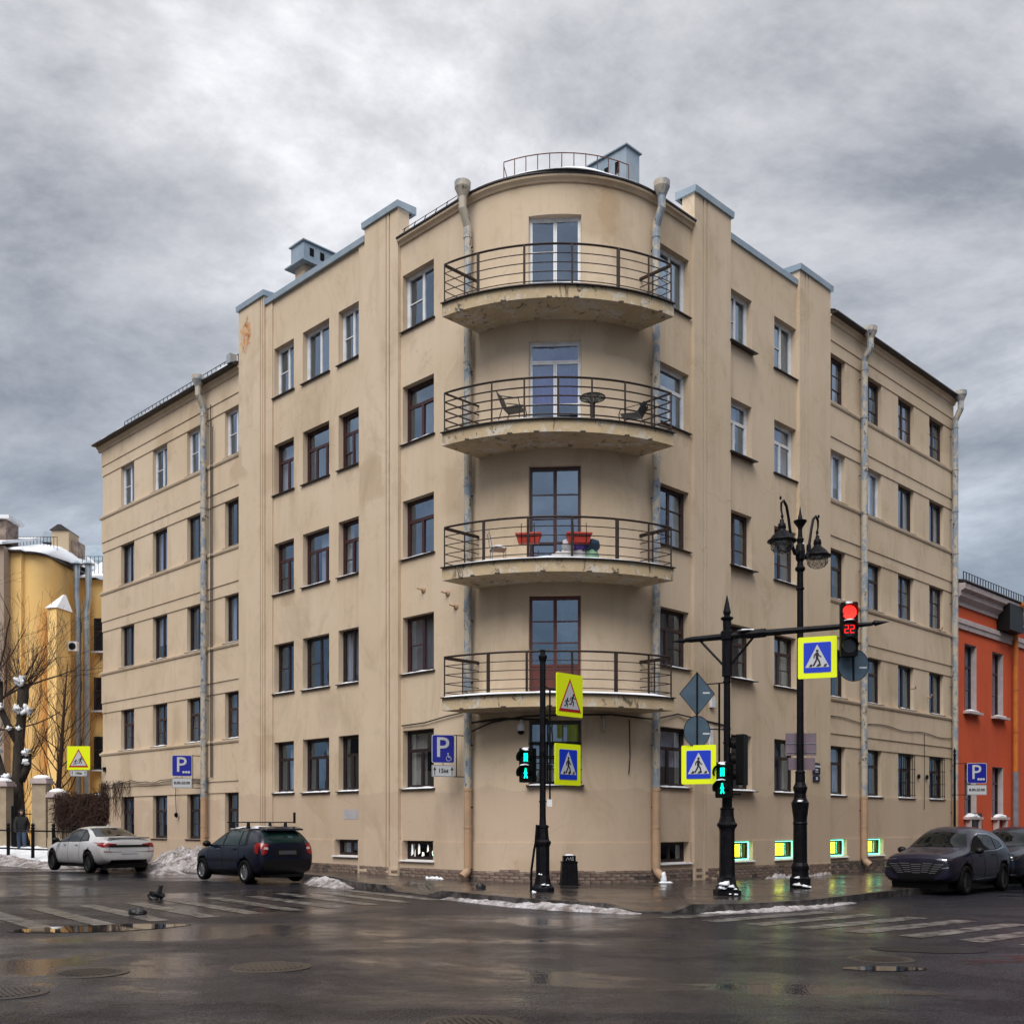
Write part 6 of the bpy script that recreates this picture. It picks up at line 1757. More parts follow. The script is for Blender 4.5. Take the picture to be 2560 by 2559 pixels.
BG = [(1.02, .10, .20, .16, 'bag_white', 'pale sack at the left foot of the heap on the third balcony'), (1.22, .15, .17, .18, 'bag_white', 'white sack low in the middle of the heap on the third balcony'), (1.52, .15, .18, .18, 'bag_white', 'white sack low beside the purple one on the third balcony'), (1.84, .16, .18, .18, 'bag_green', 'pale green sack at the right foot of the heap on the third balcony'),
      (1.26, .42, .17, .16, 'bag_white', 'white sack on top of the heap on the third balcony, under snow'), (1.55, .40, .18, .14, 'bag_purple', 'purple bundle in the middle of the heap on the third balcony'), (1.84, .42, .19, .15, 'bag_blue', 'dark blue bundle at the upper right of the heap on the third balcony')]
for i, (x, z, rx, rz_, m, lb) in enumerate(BG):
    b = MB(); b.blob((x + .14, 26.28, zb + z), (rx, .18, rz_), 14, 10, .35, i * 2.7, 1)
    tag(b.build('sack', m, smooth=True), lb, 'sack', 'sacks heaped on the third balcony')
b = MB(); b.blob((1.72, 26.28, zb + .55), (.36, .15, .06), 12, 6, .5, 3, .2); tag(b.build('snow_cap', 'snow'), 'snow lying on the heap of sacks on the third balcony', 'snow')

# ================================================================== SNOW AND DARK REMNANTS
def snow_bank(name, pts, wid, hgt, seed, m='snow_dirty', nw=12, step=.12):
    rows = []
    P_ = [Vector(p) for p in pts]
    L = [0]
    for a, b_ in zip(P_, P_[1:]): L.append(L[-1] + (b_ - a).length)
    n = int(L[-1] / step)
    for i in range(n + 1):
        d = L[-1] * i / n; k = max(j for j in range(len(L) - 1) if L[j] <= d + 1e-9)
        t = (d - L[k]) / (L[k + 1] - L[k]); c = P_[k].lerp(P_[k + 1], t); dr = (P_[k + 1] - P_[k]).normalized(); q_ = Vector((-dr.y, dr.x))
        e = min(1, i / 5, (n - i) / 5)
        wv = (wid[k] + (wid[k + 1] - wid[k]) * t); hv = (hgt[k] + (hgt[k + 1] - hgt[k]) * t)
        r = []
        for j in range(nw + 1):
            x = -1 + 2 * j / nw
            pt = c + q_ * x * wv * (1 + .18 * noise.noise(Vector((d * 1.3, x * 2, seed))))
            h = hv * (1 - abs(x) ** 1.6) * e
            nz = noise.fractal(Vector((pt.x * 2.6, pt.y * 2.6, seed)), 1.0, 2.0, 4) * .30 + noise.fractal(Vector((pt.x * 8, pt.y * 8, seed)), .8, 2.0, 3) * .18
            h = h * (1 + nz) + .05 * nz * (1 - abs(x)) * e
            r.append(Vector((pt.x, pt.y, G(pt.x) + max(h, -.02) - .005)))
        rows.append(r)
    b = MB(); b.grid(rows)
    return tag(b.build(name, m), kind='stuff')
snow_bank('snow_heap', [(-9.4, 34.6), (-10.9, 36.1), (-12.4, 37.4)], [.8, 1.0, .8], [.45, .74, .5], 1, nw=24, step=.09)
snow_bank('snow_bank', [(-10.3, 32.6), (-11.4, 33.9), (-13.2, 35.9), (-16.5, 39.4)], [.4, .55, .6, .45], [.16, .34, .22, .16], 2, nw=18, step=.10)
snow_bank('snow_bank', [(-15.2, 35.7), (-18.5, 39.2), (-22, 43), (-28, 49)], [.5, .8, 1.3, 1.5], [.12, .26, .36, .40], 3, nw=18, step=.14)
snow_bank('snow_bank', [(-17.5, 42.5), (-20, 44.5), (-25, 48)], [.9, 1.4, 1.6], [.35, .46, .5], 8, m='snow', nw=16, step=.16)
snow_bank('snow_bank', [(-4.1, 26.6), (-4.9, 27.9), (-5.6, 29.4)], [.25, .45, .3], [.10, .22, .15], 4, nw=14, step=.08)
snow_bank('snow_bank', [(-1.55, 23.35), (0, 21.4), (0.9, 20.75), (1.9, 20.15), (2.45, 19.85)], [.12, .20, .30, .26, .16], [.05, .09, .12, .08, .03], 5, nw=12, step=.06)
snow_bank('snow_bank', [(3.5, 20.12), (4.4, 20.38), (5.4, 21.05), (6.3, 21.95), (7.6, 23.5)], [.08, .16, .20, .14, .10], [.02, .06, .08, .05, .03], 6, nw=10, step=.06)
snow_bank('snow_bank', [(7.0, 30.0), (8.6, 31.6), (10.2, 33.3)], [.12, .2, .2], [.30, .26, .26], 7, m='snow_dirty', nw=8, step=.1)
snow_bank('snow_bank', [(-2.6, 29.0), (-2.2, 28.6), (-1.6, 28.0)], [.08, .10, .06], [.22, .21, .21], 9, m='snow', nw=8, step=.08)
# lumps for smudged remnants of erased figures: two on the road, one on pavement
mat('remnant_black', (0.010, 0.010, 0.012), 0.42, bump=.6, bscale=20)
b = MB(); x, y = -7.55, 22.55; z = G(x)
b.blob((x, y, z + .07), (.17, .10, .10), 10, 7, .9, 2, .6); b.tube([(x - .02, y, z + .06), (x + .07, y, z + .18), (x + .10, y, z + .27), (x + .02, y, z + .30)], [.08, .05, .04, .010], 7)
tag(b.build('black_remnant', 'remnant_black'), 'upright black remnant of an erased figure, standing on the road left of the crossing', 'remnant', 'dark remnants of erased figures')
b = MB(); x, y = -6.55, 18.55; b.blob((x, y, G(x) + .05), (.17, .12, .09), 10, 7, .3, 5, .6); tag(b.build('dark_remnant', 'remnant_black'), 'flat dark remnant of an erased figure, lying on the crossing stripes at the left', 'remnant', 'dark remnants of erased figures')
b = MB(); x, y = -.72, 24.6; b.blob((x, y, pz(x, .04)), (.11, .09, .10), 10, 7, .35, 7, .6); tag(b.build('dark_remnant', 'remnant_black'), 'small dark smudged remnant of a figure on the pavement left of the signal pole', 'remnant', 'dark remnants of erased figures')

# ================================================================== RED HOUSE ON THE RIGHT
red = thing('red_house', 'two-storey red plastered house with white cornice at the right edge', 'building', tuple(P(sR(22.6), -1, -.2)))
RU0, RU1, RZ = 22.46, 36.0, 10.6
mat('white_trim', (0.50, 0.42, 0.42), 0.8, col2=(.42, .35, .35), scale=3)
ROP = []
for (a, b_) in ((23.55, 24.75), (26.40, 27.60), (30.6, 31.8)): ROP.append((a, b_, 6.15, 8.85)); ROP.append((a, b_, 1.95, 4.05))
def red_wall():
    S = sorted({RU0, RU1} | {x for o in ROP for x in o[:2]}); Z = sorted({-.5, 1.05, RZ} | {x for o in ROP for x in o[2:]})
    b = MB().use('red_plaster')
    hole = lambda u, z: any(a < u < b_ and c < z < d for a, b_, c, d in ROP)
    for i in range(len(S) - 1):
        for j in range(len(Z) - 1):
            u, z = (S[i] + S[i + 1]) / 2, (Z[j] + Z[j + 1]) / 2
            if hole(u, z): continue
            b.use('pink_plaster' if z < 1.05 else 'red_plaster')
            n = .06 if z < 1.05 else 0
            b.quad(P(sR(S[i]), n, Z[j]), P(sR(S[i + 1]), n, Z[j]), P(sR(S[i + 1]), n, Z[j + 1]), P(sR(S[i]), n, Z[j + 1]))
    b.use('white_trim')
    for a, b_, c, d in ROP:
        for u in (a, b_): b.quad(P(sR(u), 0, c), P(sR(u), -.35, c), P(sR(u), -.35, d), P(sR(u), 0, d))
        for z in (c, d): b.quad(P(sR(a), 0, z), P(sR(b_), 0, z), P(sR(b_), -.35, z), P(sR(a), -.35, z))
    b.build('wall', None, red)
red_wall()
def rfollow(prof, name, m, u0=RU0, u1=RU1):
    b = MB(); rows = [[P(sR(u), n, z) for n, z in prof] for u in (u0, u1)]; b.grid(rows, True); b.poly(rows[0]); b.poly(list(reversed(rows[1]))); return b.build(name, m, red)
rfollow([(0, 9.35), (.08, 9.35), (.10, 9.5), (.14, 9.55), (.14, 9.72), (0, 9.8)], 'string_course', 'white_trim')
rfollow([(0, 10.25), (.08, 10.25), (.10, 10.38), (.28, 10.55), (.30, 10.72), (.46, 10.80), (.48, 11.0), (0, 11.05)], 'cornice', 'white_trim')
rfollow([(-6, 12.6), (-6, 12.5), (.52, 11.02), (.55, 11.06), (.50, 11.12)], 'roof', 'roof_metal')
rfollow([(.08, 1.02), (.12, 1.06), (.12, 1.14), (0, 1.16)], 'plinth_ledge', 'red_plaster')
for z in (.55,): rfollow([(.062, z), (.075, z), (.075, z + .03), (.062, z + .03)], 'plinth_joint', 'white_trim')
b = MB(); us = [23.2 + .28 * i for i in range(26)]
b.tube([P(sR(u), .1, 11.62) for u in us], .016, 4)
for u in us: b.tube([P(sR(u), .1, 11.1), P(sR(u), .1, 11.62)], .02, 4)
b.build('roof_rail', 'iron_black', red)
for a, b_, c, d in ROP:
    M = frame_at(sR((a + b_) / 2)); w_ = b_ - a
    f_ = MB(); ring(f_, -w_ / 2, w_ / 2, c, d, .07, -.30, -.22); f_.box((0, -.26, (c + d) / 2), (.06, .07, d - c)); f_.box((0, -.26, c + (d - c) * .68), (w_, .08, .08)); f_.box((0, -.26, c + (d - c) * .34), (w_, .05, .035))
    wn = f_.build('window', 'dark_frame', red, M)
    MB().quad((-w_ / 2, -.27, c), (w_ / 2, -.27, c), (w_ / 2, -.27, d), (-w_ / 2, -.27, d)).build('pane', 'glass', wn, local=True)
    MB().quad((-w_ / 2, -.40, c), (w_ / 2, -.40, c), (w_ / 2, -.40, d), (-w_ / 2, -.40, d)).build('curtain', 'curtain_grey', wn, local=True)
    up = c > 5
    MB().box((0, .06, c - .05), (w_ + .25, .36, .10)).build('sill', 'white_trim', wn, local=True)
    sb = MB(); sb.blob((0, .08, c), (w_ * .56, .16, .07 if up else .13), 14, 6, .5, a, .1); sb.build('snow_strip', 'snow', wn, local=True)
    if not up:
        for x in (-w_ * .4, w_ * .4): MB().box((x, .12, c - .35), (.14, .2, .5)).build('sill_bracket', 'white_trim', wn, local=True)
M = frame_at(sR(28.45))
b = MB(); b.tube([(0, .5, 11.0), (0, .48, 10.55), (0, .2, 9.75), (0, .2, 1.9)], .115, 10)
for z in (9.2, 7.4, 5.6, 3.9): b.tube([(0, .2, z), (0, .2, z + .06)], .13, 10)
rp = b.build('rain_pipe', 'pipe_orange', red, M)
MB().lathe([(.12, 10.7), (.24, 10.95), (.25, 11.08), (.2, 11.08)], 14, Matrix.Translation((0, .5, 0))).build('funnel', 'pipe_orange', rp, local=True)
MB().tube([(0, .2, 3.9), (0, .2, .3)], .12, 10).build('lower_pipe', 'galvanised', rp, local=True)
MB().box((-.9, .32, 10.3), (1.5, .5, 1.1)).build('cornice_cover', 'trim_black', red, M)
MB().box((.2, .1, .8), (.9, .06, 2.6)).build('door', 'dark_frame', red, frame_at(sR(24.3), .02))
b = MB(); b.box((0, -8, 4.8), (13.4, 8, 11)); b.build('rear_mass', 'red_plaster', red, frame_at(sR(29.2), .9))

# ================================================================== YELLOW HOUSES, FENCE AND TREES ON THE LEFT
yel = thing('yellow_house', 'tall yellow plastered courtyard house with rounded wall behind the corner house', 'building', (-28, 62, .3))
Y0 = 60.0
arc = [(-28.55, Y0), (-27.75, Y0), (-27.72, Y0 + .3)] + [(-27.72 + 1.06 * math.sin(R_(a)), Y0 + 1.5 - 1.2 * math.cos(R_(a))) for a in range(6, 91, 7)]
back_ = [(-26.66, Y0 + 8), (-28.55, Y0 + 8)]
b = MB(); b.prism(arc + back_, 0, 17.0); b.build('rounded_wall', 'yellow_plaster', yel)
b = MB(); b.prism([(-26.9, Y0 + 5.0), (-19.0, Y0 + 4.4), (-19, Y0 + 13), (-26.6, Y0 + 13)], 0, 16.6)
yw = b.build('wall', 'yellow_plaster', yel)
b = MB(); b.prism([(p[0] + .1, p[1] - .3) for p in arc] + [(-25.9, Y0 + 8), (-28.7, Y0 + 8)], 17.0, 17.10); b.build('eaves', 'roof_metal', yel)
def slope(poly, z0, z1, name, m):
    b = MB(); a, c, d, e_ = poly; b.hexa([(*a, z0), (*c, z0), (*d, z1), (*e_, z1), (*a, z0 + .12), (*c, z0 + .12), (*d, z1 + .12), (*e_, z1 + .12)]); return b.build(name, m, yel)
b = MB(); top_ = Vector((-28.3, Y0 + 8, 19.4)); rim_ = [Vector((p[0] + .08, p[1] - .26, 17.12)) for p in arc] + [Vector((-25.9, Y0 + 8, 17.6))]
b.grid([rim_, [p + Vector((0, .1, .14)) for p in rim_], [p.lerp(top_, .45) + Vector((0, 0, .25)) for p in rim_], [p.lerp(top_, .9) for p in rim_]]); b.build('roof_snow', 'snow', yel, smooth=True)
slope([(-26.6, Y0 + 4.6), (-18.9, Y0 + 4.0), (-18.9, Y0 + 9), (-26.6, Y0 + 9)], 16.65, 18.6, 'roof_snow', 'snow')
slope([(-30.4, Y0 + 9.0), (-18.0, Y0 + 9.0), (-18.0, Y0 + 11), (-30.4, Y0 + 11)], 18.7, 20.2, 'roof', 'zinc_cap')
b = MB(); b.prism([(-28.2, Y0 + 5), (-27.15, Y0 + 5), (-27.15, Y0 + 6.5), (-28.2, Y0 + 6.5)], 17.2, 19.65); ch = b.build('chimney', 'beige_wall', yel)
b = MB(); b.hexa([(-28.3, Y0 + 4.9, 19.65), (-27.1, Y0 + 4.9, 19.65), (-27.1, Y0 + 6.6, 19.65), (-28.3, Y0 + 6.6, 19.65), (-27.8, Y0 + 4.9, 20.0), (-27.6, Y0 + 4.9, 20.0), (-27.6, Y0 + 6.6, 20.0), (-27.8, Y0 + 6.6, 20.0)]); b.build('chimney_cap', 'roof_metal', ch)
b = MB(); b.prism([(-27.15, Y0 + 5.4), (-26.75, Y0 + 5.4), (-26.75, Y0 + 6.5), (-27.15, Y0 + 6.5)], 17.2, 19.1); b.build('chimney', 'brick_pale', yel)
b = MB(); b.hexa([(-29.3, Y0 + 6, 19.2), (-28.2, Y0 + 6, 19.2), (-28.2, Y0 + 8, 19.2), (-29.3, Y0 + 8, 19.2), (-29.1, Y0 + 6, 19.9), (-28.4, Y0 + 6, 19.7), (-28.4, Y0 + 8, 19.7), (-29.1, Y0 + 8, 19.9)]); b.build('dormer', 'zinc_cap', yel)
b = MB()
for i in range(14): b.tube([(-29.6 + .2 * i, Y0 + 3.0, 17.7), (-29.6 + .2 * i, Y0 + 3.0, 18.7)], .016, 4)
b.tube([(-29.6, Y0 + 3.0, 18.7), (-27.0, Y0 + 3.0, 18.7)], .016, 4)
for i in range(16): b.tube([(-26.4 + .25 * i, Y0 + 5.2, 16.9), (-26.4 + .25 * i, Y0 + 5.2, 18.1)], .016, 4)
b.tube([(-26.4, Y0 + 5.2, 18.1), (-22.6, Y0 + 5.2, 18.1)], .016, 4)
b.build('roof_rail', 'iron_black', yel)
for z in (2.6, 6.0, 9.6, 13.2):
    M = Matrix.Translation((-25.22, Y0 + 4.72, 0))
    f_ = MB(); ring(f_, -.25, .9, z - 1.0, z + 1.0, .08, -.08, .02); f_.box((.3, -.03, z + .2), (1.1, .08, .08)); wn = f_.build('window', 'dark_frame', yel, M)
    MB().quad((-.25, -.05, z - 1), (.9, -.05, z - 1), (.9, -.05, z + 1), (-.25, -.05, z + 1)).build('pane', 'lens_off', wn, local=True)
    MB().box((.3, -.15, z - 1.07), (1.3, .25, .1)).build('sill', 'snow', wn, local=True)
    MB().box((-26.5, Y0 + 4.92, z + .5), (.34, .1, .6)).build('vent_opening', 'lens_off', yel)
for x, dx in ((-26.02, -.08), (-25.50, .12)):
    b = MB(); b.tube([(x, Y0 + 3.6, .5), (x, Y0 + 3.6, 14.4), (x + dx, Y0 + 3.6, 15.3), (x + dx, Y0 + 3.6, 17.2)], .19, 12)
    dk = b.build('vent_duct', 'galvanised', yel)
    rg = MB(); rg.lathe([(.19, -.02), (.205, 0), (.19, .02)], 14); rgm = rg.mesh('duct_ring'); rgm.materials.append(MATS['galvanised'])
    for k in range(34): link(bpy.data.objects.new('duct_ring', rgm), dk, Matrix.Translation((x, Y0 + 3.6, .8 + .40 * k)))
    b = MB(); b.lathe([(.36, 17.2), (.37, 17.24), (.05, 17.42)], 12, Matrix.Translation((x + dx, Y0 + 3.6, 0))); b.build('duct_cowl', 'zinc_cap', dk)
b = MB(); b.tube([(-25.76, Y0 + 4.2, 16.4), (-25.76, Y0 + 4.2, .5)], .09, 8); b.build('rain_pipe', 'iron_rust', yel)
b = MB(); b.prism([(-26.35, Y0 + .2), (-25.75, Y0), (-25.5, Y0 + 1.3), (-26.2, Y0 + 2.0)], 0, 13.9); lb = b.build('lift_shaft', 'yellow_plaster', yel)
b = MB(); b.hexa([(-26.45, Y0 + .1, 13.9), (-25.7, Y0 - .1, 13.9), (-25.4, Y0 + 1.35, 13.9), (-26.2, Y0 + 2.1, 13.9), (-25.95, Y0 + 1.3, 14.9), (-25.85, Y0 + 1.2, 14.9), (-25.8, Y0 + 1.4, 14.9), (-25.9, Y0 + 1.5, 14.9)]); b.build('shaft_snow', 'snow', lb)
ac = thing('air_conditioner', 'white air conditioner unit on the yellow wall by the steel ducts', 'air conditioner', (-25.35, Y0 + 1.2, 11.9))
MB().box((0, 0, 0), (.62, .3, .55)).build('case', 'white_frame', ac, local=True); b = MB(); b.lathe([(.2, 0), (.2, .02), (.02, .03)], 16, Matrix.Translation((.05, -.17, 0)) @ Matrix.Rotation(R_(90), 4, 'X')); b.build('fan_grille', 'black_plastic', ac, local=True)
gry = thing('grey_house', 'grey-beige house wall with brick chimney at the left picture edge', 'building', (-32, 58, .3))
b = MB(); b.prism([(-40, 58), (-28.35, 59.2), (-28.35, 66), (-40, 66)], 0, 17.2); b.build('wall', 'grey_wall', gry)
b = MB(); b.hexa([(-40, 57.6, 17.2), (-28.3, 58.9, 17.2), (-28.3, 64, 18.8), (-40, 64, 18.8), (-40, 57.6, 17.35), (-28.3, 58.9, 17.35), (-28.3, 64, 18.95), (-40, 64, 18.95)]); b.build('roof_snow', 'snow', gry)
b = MB(); b.prism([(-31.5, 60), (-28.6, 60), (-28.6, 61.5), (-31.5, 61.5)], 17.6, 18.9); c_ = b.build('chimney', 'brick_pale', gry)
b = MB(); b.prism([(-31.7, 59.8), (-28.35, 59.8), (-28.35, 61.7), (-31.7, 61.7)], 18.9, 19.1); b.build('chimney_cap', 'snow', c_)

# gate piers, low wall, railings
mat('pier_plaster', (0.42, 0.34, 0.24), 0.9, col2=(.34, .27, .19), scale=2, bump=.2)
def pier(x, y, w_, h_, label):
    t = thing('gate_pier', label, 'gate pier', (x, y, .3), R_(-6), 'gate piers with snow caps'); L_ = dict(parent=t, local=True)
    MB().box((0, 0, h_ / 2), (w_, w_ * .8, h_)).box((0, 0, h_ * .16), (w_ * 1.08, w_ * .86, h_ * .3)).build('shaft', 'pier_plaster', **L_)
    MB().box((0, 0, h_ + .06), (w_ * 1.25, w_ * 1.05, .12)).box((0, 0, h_ + .17), (w_ * 1.1, w_ * .95, .12)).build('cap', 'white_trim', **L_)
    b = MB(); b.blob((0, 0, h_ + .22), (w_ * .62, w_ * .5, .16), 12, 6, .15, x, .05); b.build('snow_cap', 'snow', **L_)
pier(-22.25, 46.3, .72, 3.0, 'pale gate pier with snow cap at the left picture edge')
pier(-20.2, 45.6, .62, 3.1, 'pale gate pier with snow cap beside the thick black tree')
pier(-19.35, 45.2, .60, 2.5, 'lower gate pier with snow cap next to the brown vine')
gt = thing('iron_gate', 'black wrought-iron gate between the pale piers', 'gate', (-21, 46, .3))
for i in range(9): MB().tube([(-21.5 + .13 * i, 45.9, .4), (-21.5 + .13 * i, 45.9, 2.3 - .1 * abs(i - 4) * .4)], .014, 4).build('bar', 'iron_black', gt)
for z in (.6, 1.3, 2.1): MB().box((-20.98, 45.9, z), (1.15, .04, .04)).build('cross_rail', 'iron_black', gt)
MB().box((-21.55, 45.85, 1.35), (.12, .12, 2.2)).build('gate_post', 'iron_black', gt)
MB().box((-19.2, 45.3, 1.6), (.18, .1, 2.6)).build('gate_post', 'iron_black', gt)
lw = thing('low_wall', 'low plastered yard wall under the brown vine', 'wall', (-17.8, 44.6, .2))
MB().prism([(-19.1, 45.1), (-16.6, 43.9), (-16.4, 44.2), (-18.9, 45.45)], .1, 2.6).build('wall', 'pier_plaster', lw)
def fence(label, pts, h_):
    t = thing('pavement_railing', label, 'railing', (*pts[0], .2), 0)
    for (a, c) in zip(pts, pts[1:]):
        for z in (.32, h_): MB().tube([(a[0], a[1], G(a[0]) + .15 + z), (c[0], c[1], G(c[0]) + .15 + z)], .035, 6).build('rail', 'iron_black', t)
    for a in pts:
        b = MB(); b.lathe([(.07, 0), (.07, h_ + .12), (.10, h_ + .15), (.05, h_ + .2), (.09, h_ + .27), (.03, h_ + .34)], 8, Matrix.Translation((a[0], a[1], G(a[0]) + .12))); b.build('post', 'iron_black', t)
fence('black pavement railing with ball-topped posts left of the white sedan', [(-22.6, 44.6), (-20.6, 43.4), (-19.1, 42.3), (-18.1, 41.9), (-17.1, 41.5), (-16.3, 41.2)], 1.05)
# dry vine over the wall
mat('vine', (0.060, 0.026, 0.018), 0.9, col2=(0.035, 0.018, 0.014), scale=6)
vn = thing('dry_vine', 'dark brown leafless vine hanging over the low wall', 'vine', (-17.6, 44.3, .5))
b = MB(); rr = random.Random(3)
def wallpt(t, o=0.0): return Vector((-19.2 + 2.75 * t, 45.0 - 1.32 * t - .12 - o, 0))
for i in range(650):
    t = rr.random(); p = wallpt(t, rr.random() * .35); z = 2.75 + rr.uniform(-.15, .2); L = rr.uniform(.5, 1.75) * (1 - .25 * t)
    pts = []
    for k in range(5): pts.append((p.x + rr.uniform(-.05, .05) + .1 * math.sin(k + i), p.y - .08 * math.sin(k * .8) + rr.uniform(-.03, .03), z - L * k / 4 + (.12 if k == 1 else 0)))
    b.tube(pts, rr.uniform(.007, .014), 3, False)
for i in range(90):
    u = 25.75 - rr.random() ** 1.6 * 2.6; p = P(sL(u), .04, 0); z = 3.35 + rr.uniform(-.15, .1); L = rr.uniform(.3, 1.5)
    b.tube([(p.x + rr.uniform(-.1, .1), p.y + rr.uniform(-.1, 0), z - L * k / 4) for k in range(5)], .008, 3, False)
b.build('hanging_stems', 'vine', vn)
b = MB()
for i in range(1500):      # tangle of short twigs that gives the vine its ragged mass
    t = rr.random(); p = wallpt(t, rr.random() * .42); z = 2.95 - 1.35 * rr.random() ** .8 + .12 * math.sin(t * 9)
    a = rr.uniform(0, 2 * PI); L = rr.uniform(.15, .5); d = Vector((math.cos(a), math.sin(a) * .4, rr.uniform(-.9, .5)))
    b.tube([p + Vector((0, 0, z)), p + Vector((0, 0, z)) + d * L * .5 + Vector((0, 0, .04)), p + Vector((0, 0, z)) + d * L], rr.uniform(.006, .013), 3, False)
tag(b.build('twig_tangle', 'vine', vn), kind='stuff')
b = MB(); b.blob((-17.0, 44.0, 2.85), (.3, .2, .12), 10, 5, .4, 1, .2); b.build('snow_clump', 'snow', vn)

# trees
mat('bark_black', (0.020, 0.016, 0.014), 0.95, col2=(0.045, 0.036, 0.030), scale=6, bump=1.0, bscale=14, stretch=(2, 2, .5))
mat('twig', (0.055, 0.030, 0.020), 0.9)
mat('twig_dark', (0.022, 0.014, 0.012), 0.9)
def limb(b, p, d, L, r, depth, rr, up=.15, spread=.55, n=4, child=3, taper=.6, sides=4):
    pts = [Vector(p)]; rad = [r]; d = Vector(d).normalized()
    for k in range(n):
        d = (d + Vector((rr.uniform(-1, 1), rr.uniform(-1, 1), rr.uniform(-.6, 1))) * .16 + Vector((0, 0, up * .25))).normalized()
        pts.append(pts[-1] + d * L / n); rad.append(max(.005, r * (1 - (1 - taper) * (k + 1) / n)))
    b.tube(pts, rad, sides if r > .02 else 3, False)
    if depth > 0:
        for c in range(child):
            k = rr.randint(max(1, n // 2 - 1), n); a = rr.uniform(0, 2 * PI)
            o = d.orthogonal().normalized(); o.rotate(Matrix.Rotation(a, 3, d))
            limb(b, pts[k], d + o * spread * rr.uniform(.6, 1.3), L * rr.uniform(.5, .75), max(.005, rad[k] * .6), depth - 1, rr, up, spread, n, child, taper, sides)
rr = random.Random(11)
pt_ = thing('pollarded_tree', 'thick black pollarded tree with snow on its stumps by the gate', 'tree', (-21.9, 47.2, .3))
b = MB(); tx, ty = -21.95, 47.2
def lump(pts, rad): b.tube([(tx + x, ty, z) for x, z in pts], rad, 12)
lump([(0.15, .2), (.05, 1.2), (0, 2.2), (-.05, 3.4), (.0, 5.0), (.12, 6.2), (.2, 7.3), (.22, 7.9)], [.46, .34, .28, .24, .22, .20, .24, .24])
lump([(-.1, 3.2), (-.75, 3.9), (-1.0, 4.7), (-1.25, 5.0)], [.22, .19, .20, .26]); lump([(0, 5.3), (-.5, 6.1), (-.85, 6.9), (-.8, 7.6), (-.85, 8.0)], [.20, .15, .14, .12, .15]); lump([(.1, 3.6), (.4, 4.2), (.42, 4.8)], [.2, .16, .17])
trk = b.build('trunk', 'bark_black', pt_, smooth=True)
b = MB()
for (x, z, n, L) in ((.2, 8.0, 70, 2.3), (-.85, 8.05, 24, 1.6), (-1.25, 5.2, 34, 1.9), (.42, 4.9, 30, 1.7), (.3, 6.4, 24, 1.5), (-.1, 2.4, 14, 1.2), (.45, 3.2, 16, 1.2)):
    for i in range(n):
        a = rr.uniform(0, 2 * PI); d = Vector((math.cos(a) * .75, math.sin(a) * .5, rr.uniform(.35, 1.2)))
        limb(b, (tx + x + math.cos(a) * .2, ty + math.sin(a) * .2, z + rr.uniform(-.4, .1)), d, L * rr.uniform(.6, 1.1), .013, 1, rr, .5, .3, 4, 2, .4)
b.build('crown', 'twig', pt_)
for i, (x, z, r) in enumerate(((.2, 8.0, .24), (-.85, 8.1, .16), (-.75, 6.85, .17), (.45, 6.7, .22), (.05, 6.75, .2), (-1.25, 5.25, .36), (-.9, 4.95, .24), (.42, 4.85, .17), (-.45, 3.75, .16), (.4, 4.4, .15), (.1, 5.9, .10), (-.35, 5.9, .12))):
    b = MB(); b.blob((tx + x, ty - .2, z), (r, r * .7, r * .85), 14, 10, 1.1, i * 1.9, .8); b.build('snow_clump', 'snow', pt_, smooth=True)
yt = thing('young_tree', 'slender bare young tree standing before the yellow wall', 'tree', (-21.4, 50, .3))
b = MB(); b.tube([(-21.4, 50, .2), (-21.4, 50, 3), (-21.25, 50, 5.0), (-21.1, 50, 7.2), (-20.95, 50, 9.2)], [.16, .13, .10, .06, .02], 8); b.build('trunk', 'twig', yt)
b = MB()
for i in range(30):
    z = 2.6 + 6.2 * i / 30; a = i * 2.4; k = 1 - i / 38
    limb(b, (-21.4 + .06 * max(0, z - 3), 50, z), (math.cos(a), math.sin(a) * .7, .75), 2.6 * k + .4, .030 * k + .008, 2, rr, .5, .55, 5, 3, .35)
b.build('crown', 'twig', yt)
ft_ = thing('overhanging_tree', 'bare spreading tree whose gnarled boughs reach in from the left edge', 'tree', (-25.0, 50.0, .3))
b = MB(); b.tube([(-25.0, 50, .2), (-24.9, 50, 4), (-24.8, 50, 7.5)], [.3, .24, .18], 10)
b.build('trunk', 'bark_black', ft_)
b = MB()
for p, d, L, r in (((-24.8, 50, 6.8), (.75, 0, .62), 3.8, .075), ((-24.6, 50, 7.4), (.9, 0, .25), 4.0, .06), ((-24.8, 50, 7.4), (.35, 0, .9), 4.2, .07), ((-24.9, 50, 6.0), (.9, -.1, .2), 3.6, .05), ((-24.8, 50, 7.5), (.1, .2, 1), 4.0, .06)):
    limb(b, p, d, L, r, 4, rr, .12, .75, 6, 3, .45)
b.build('crown', 'twig_dark', ft_)

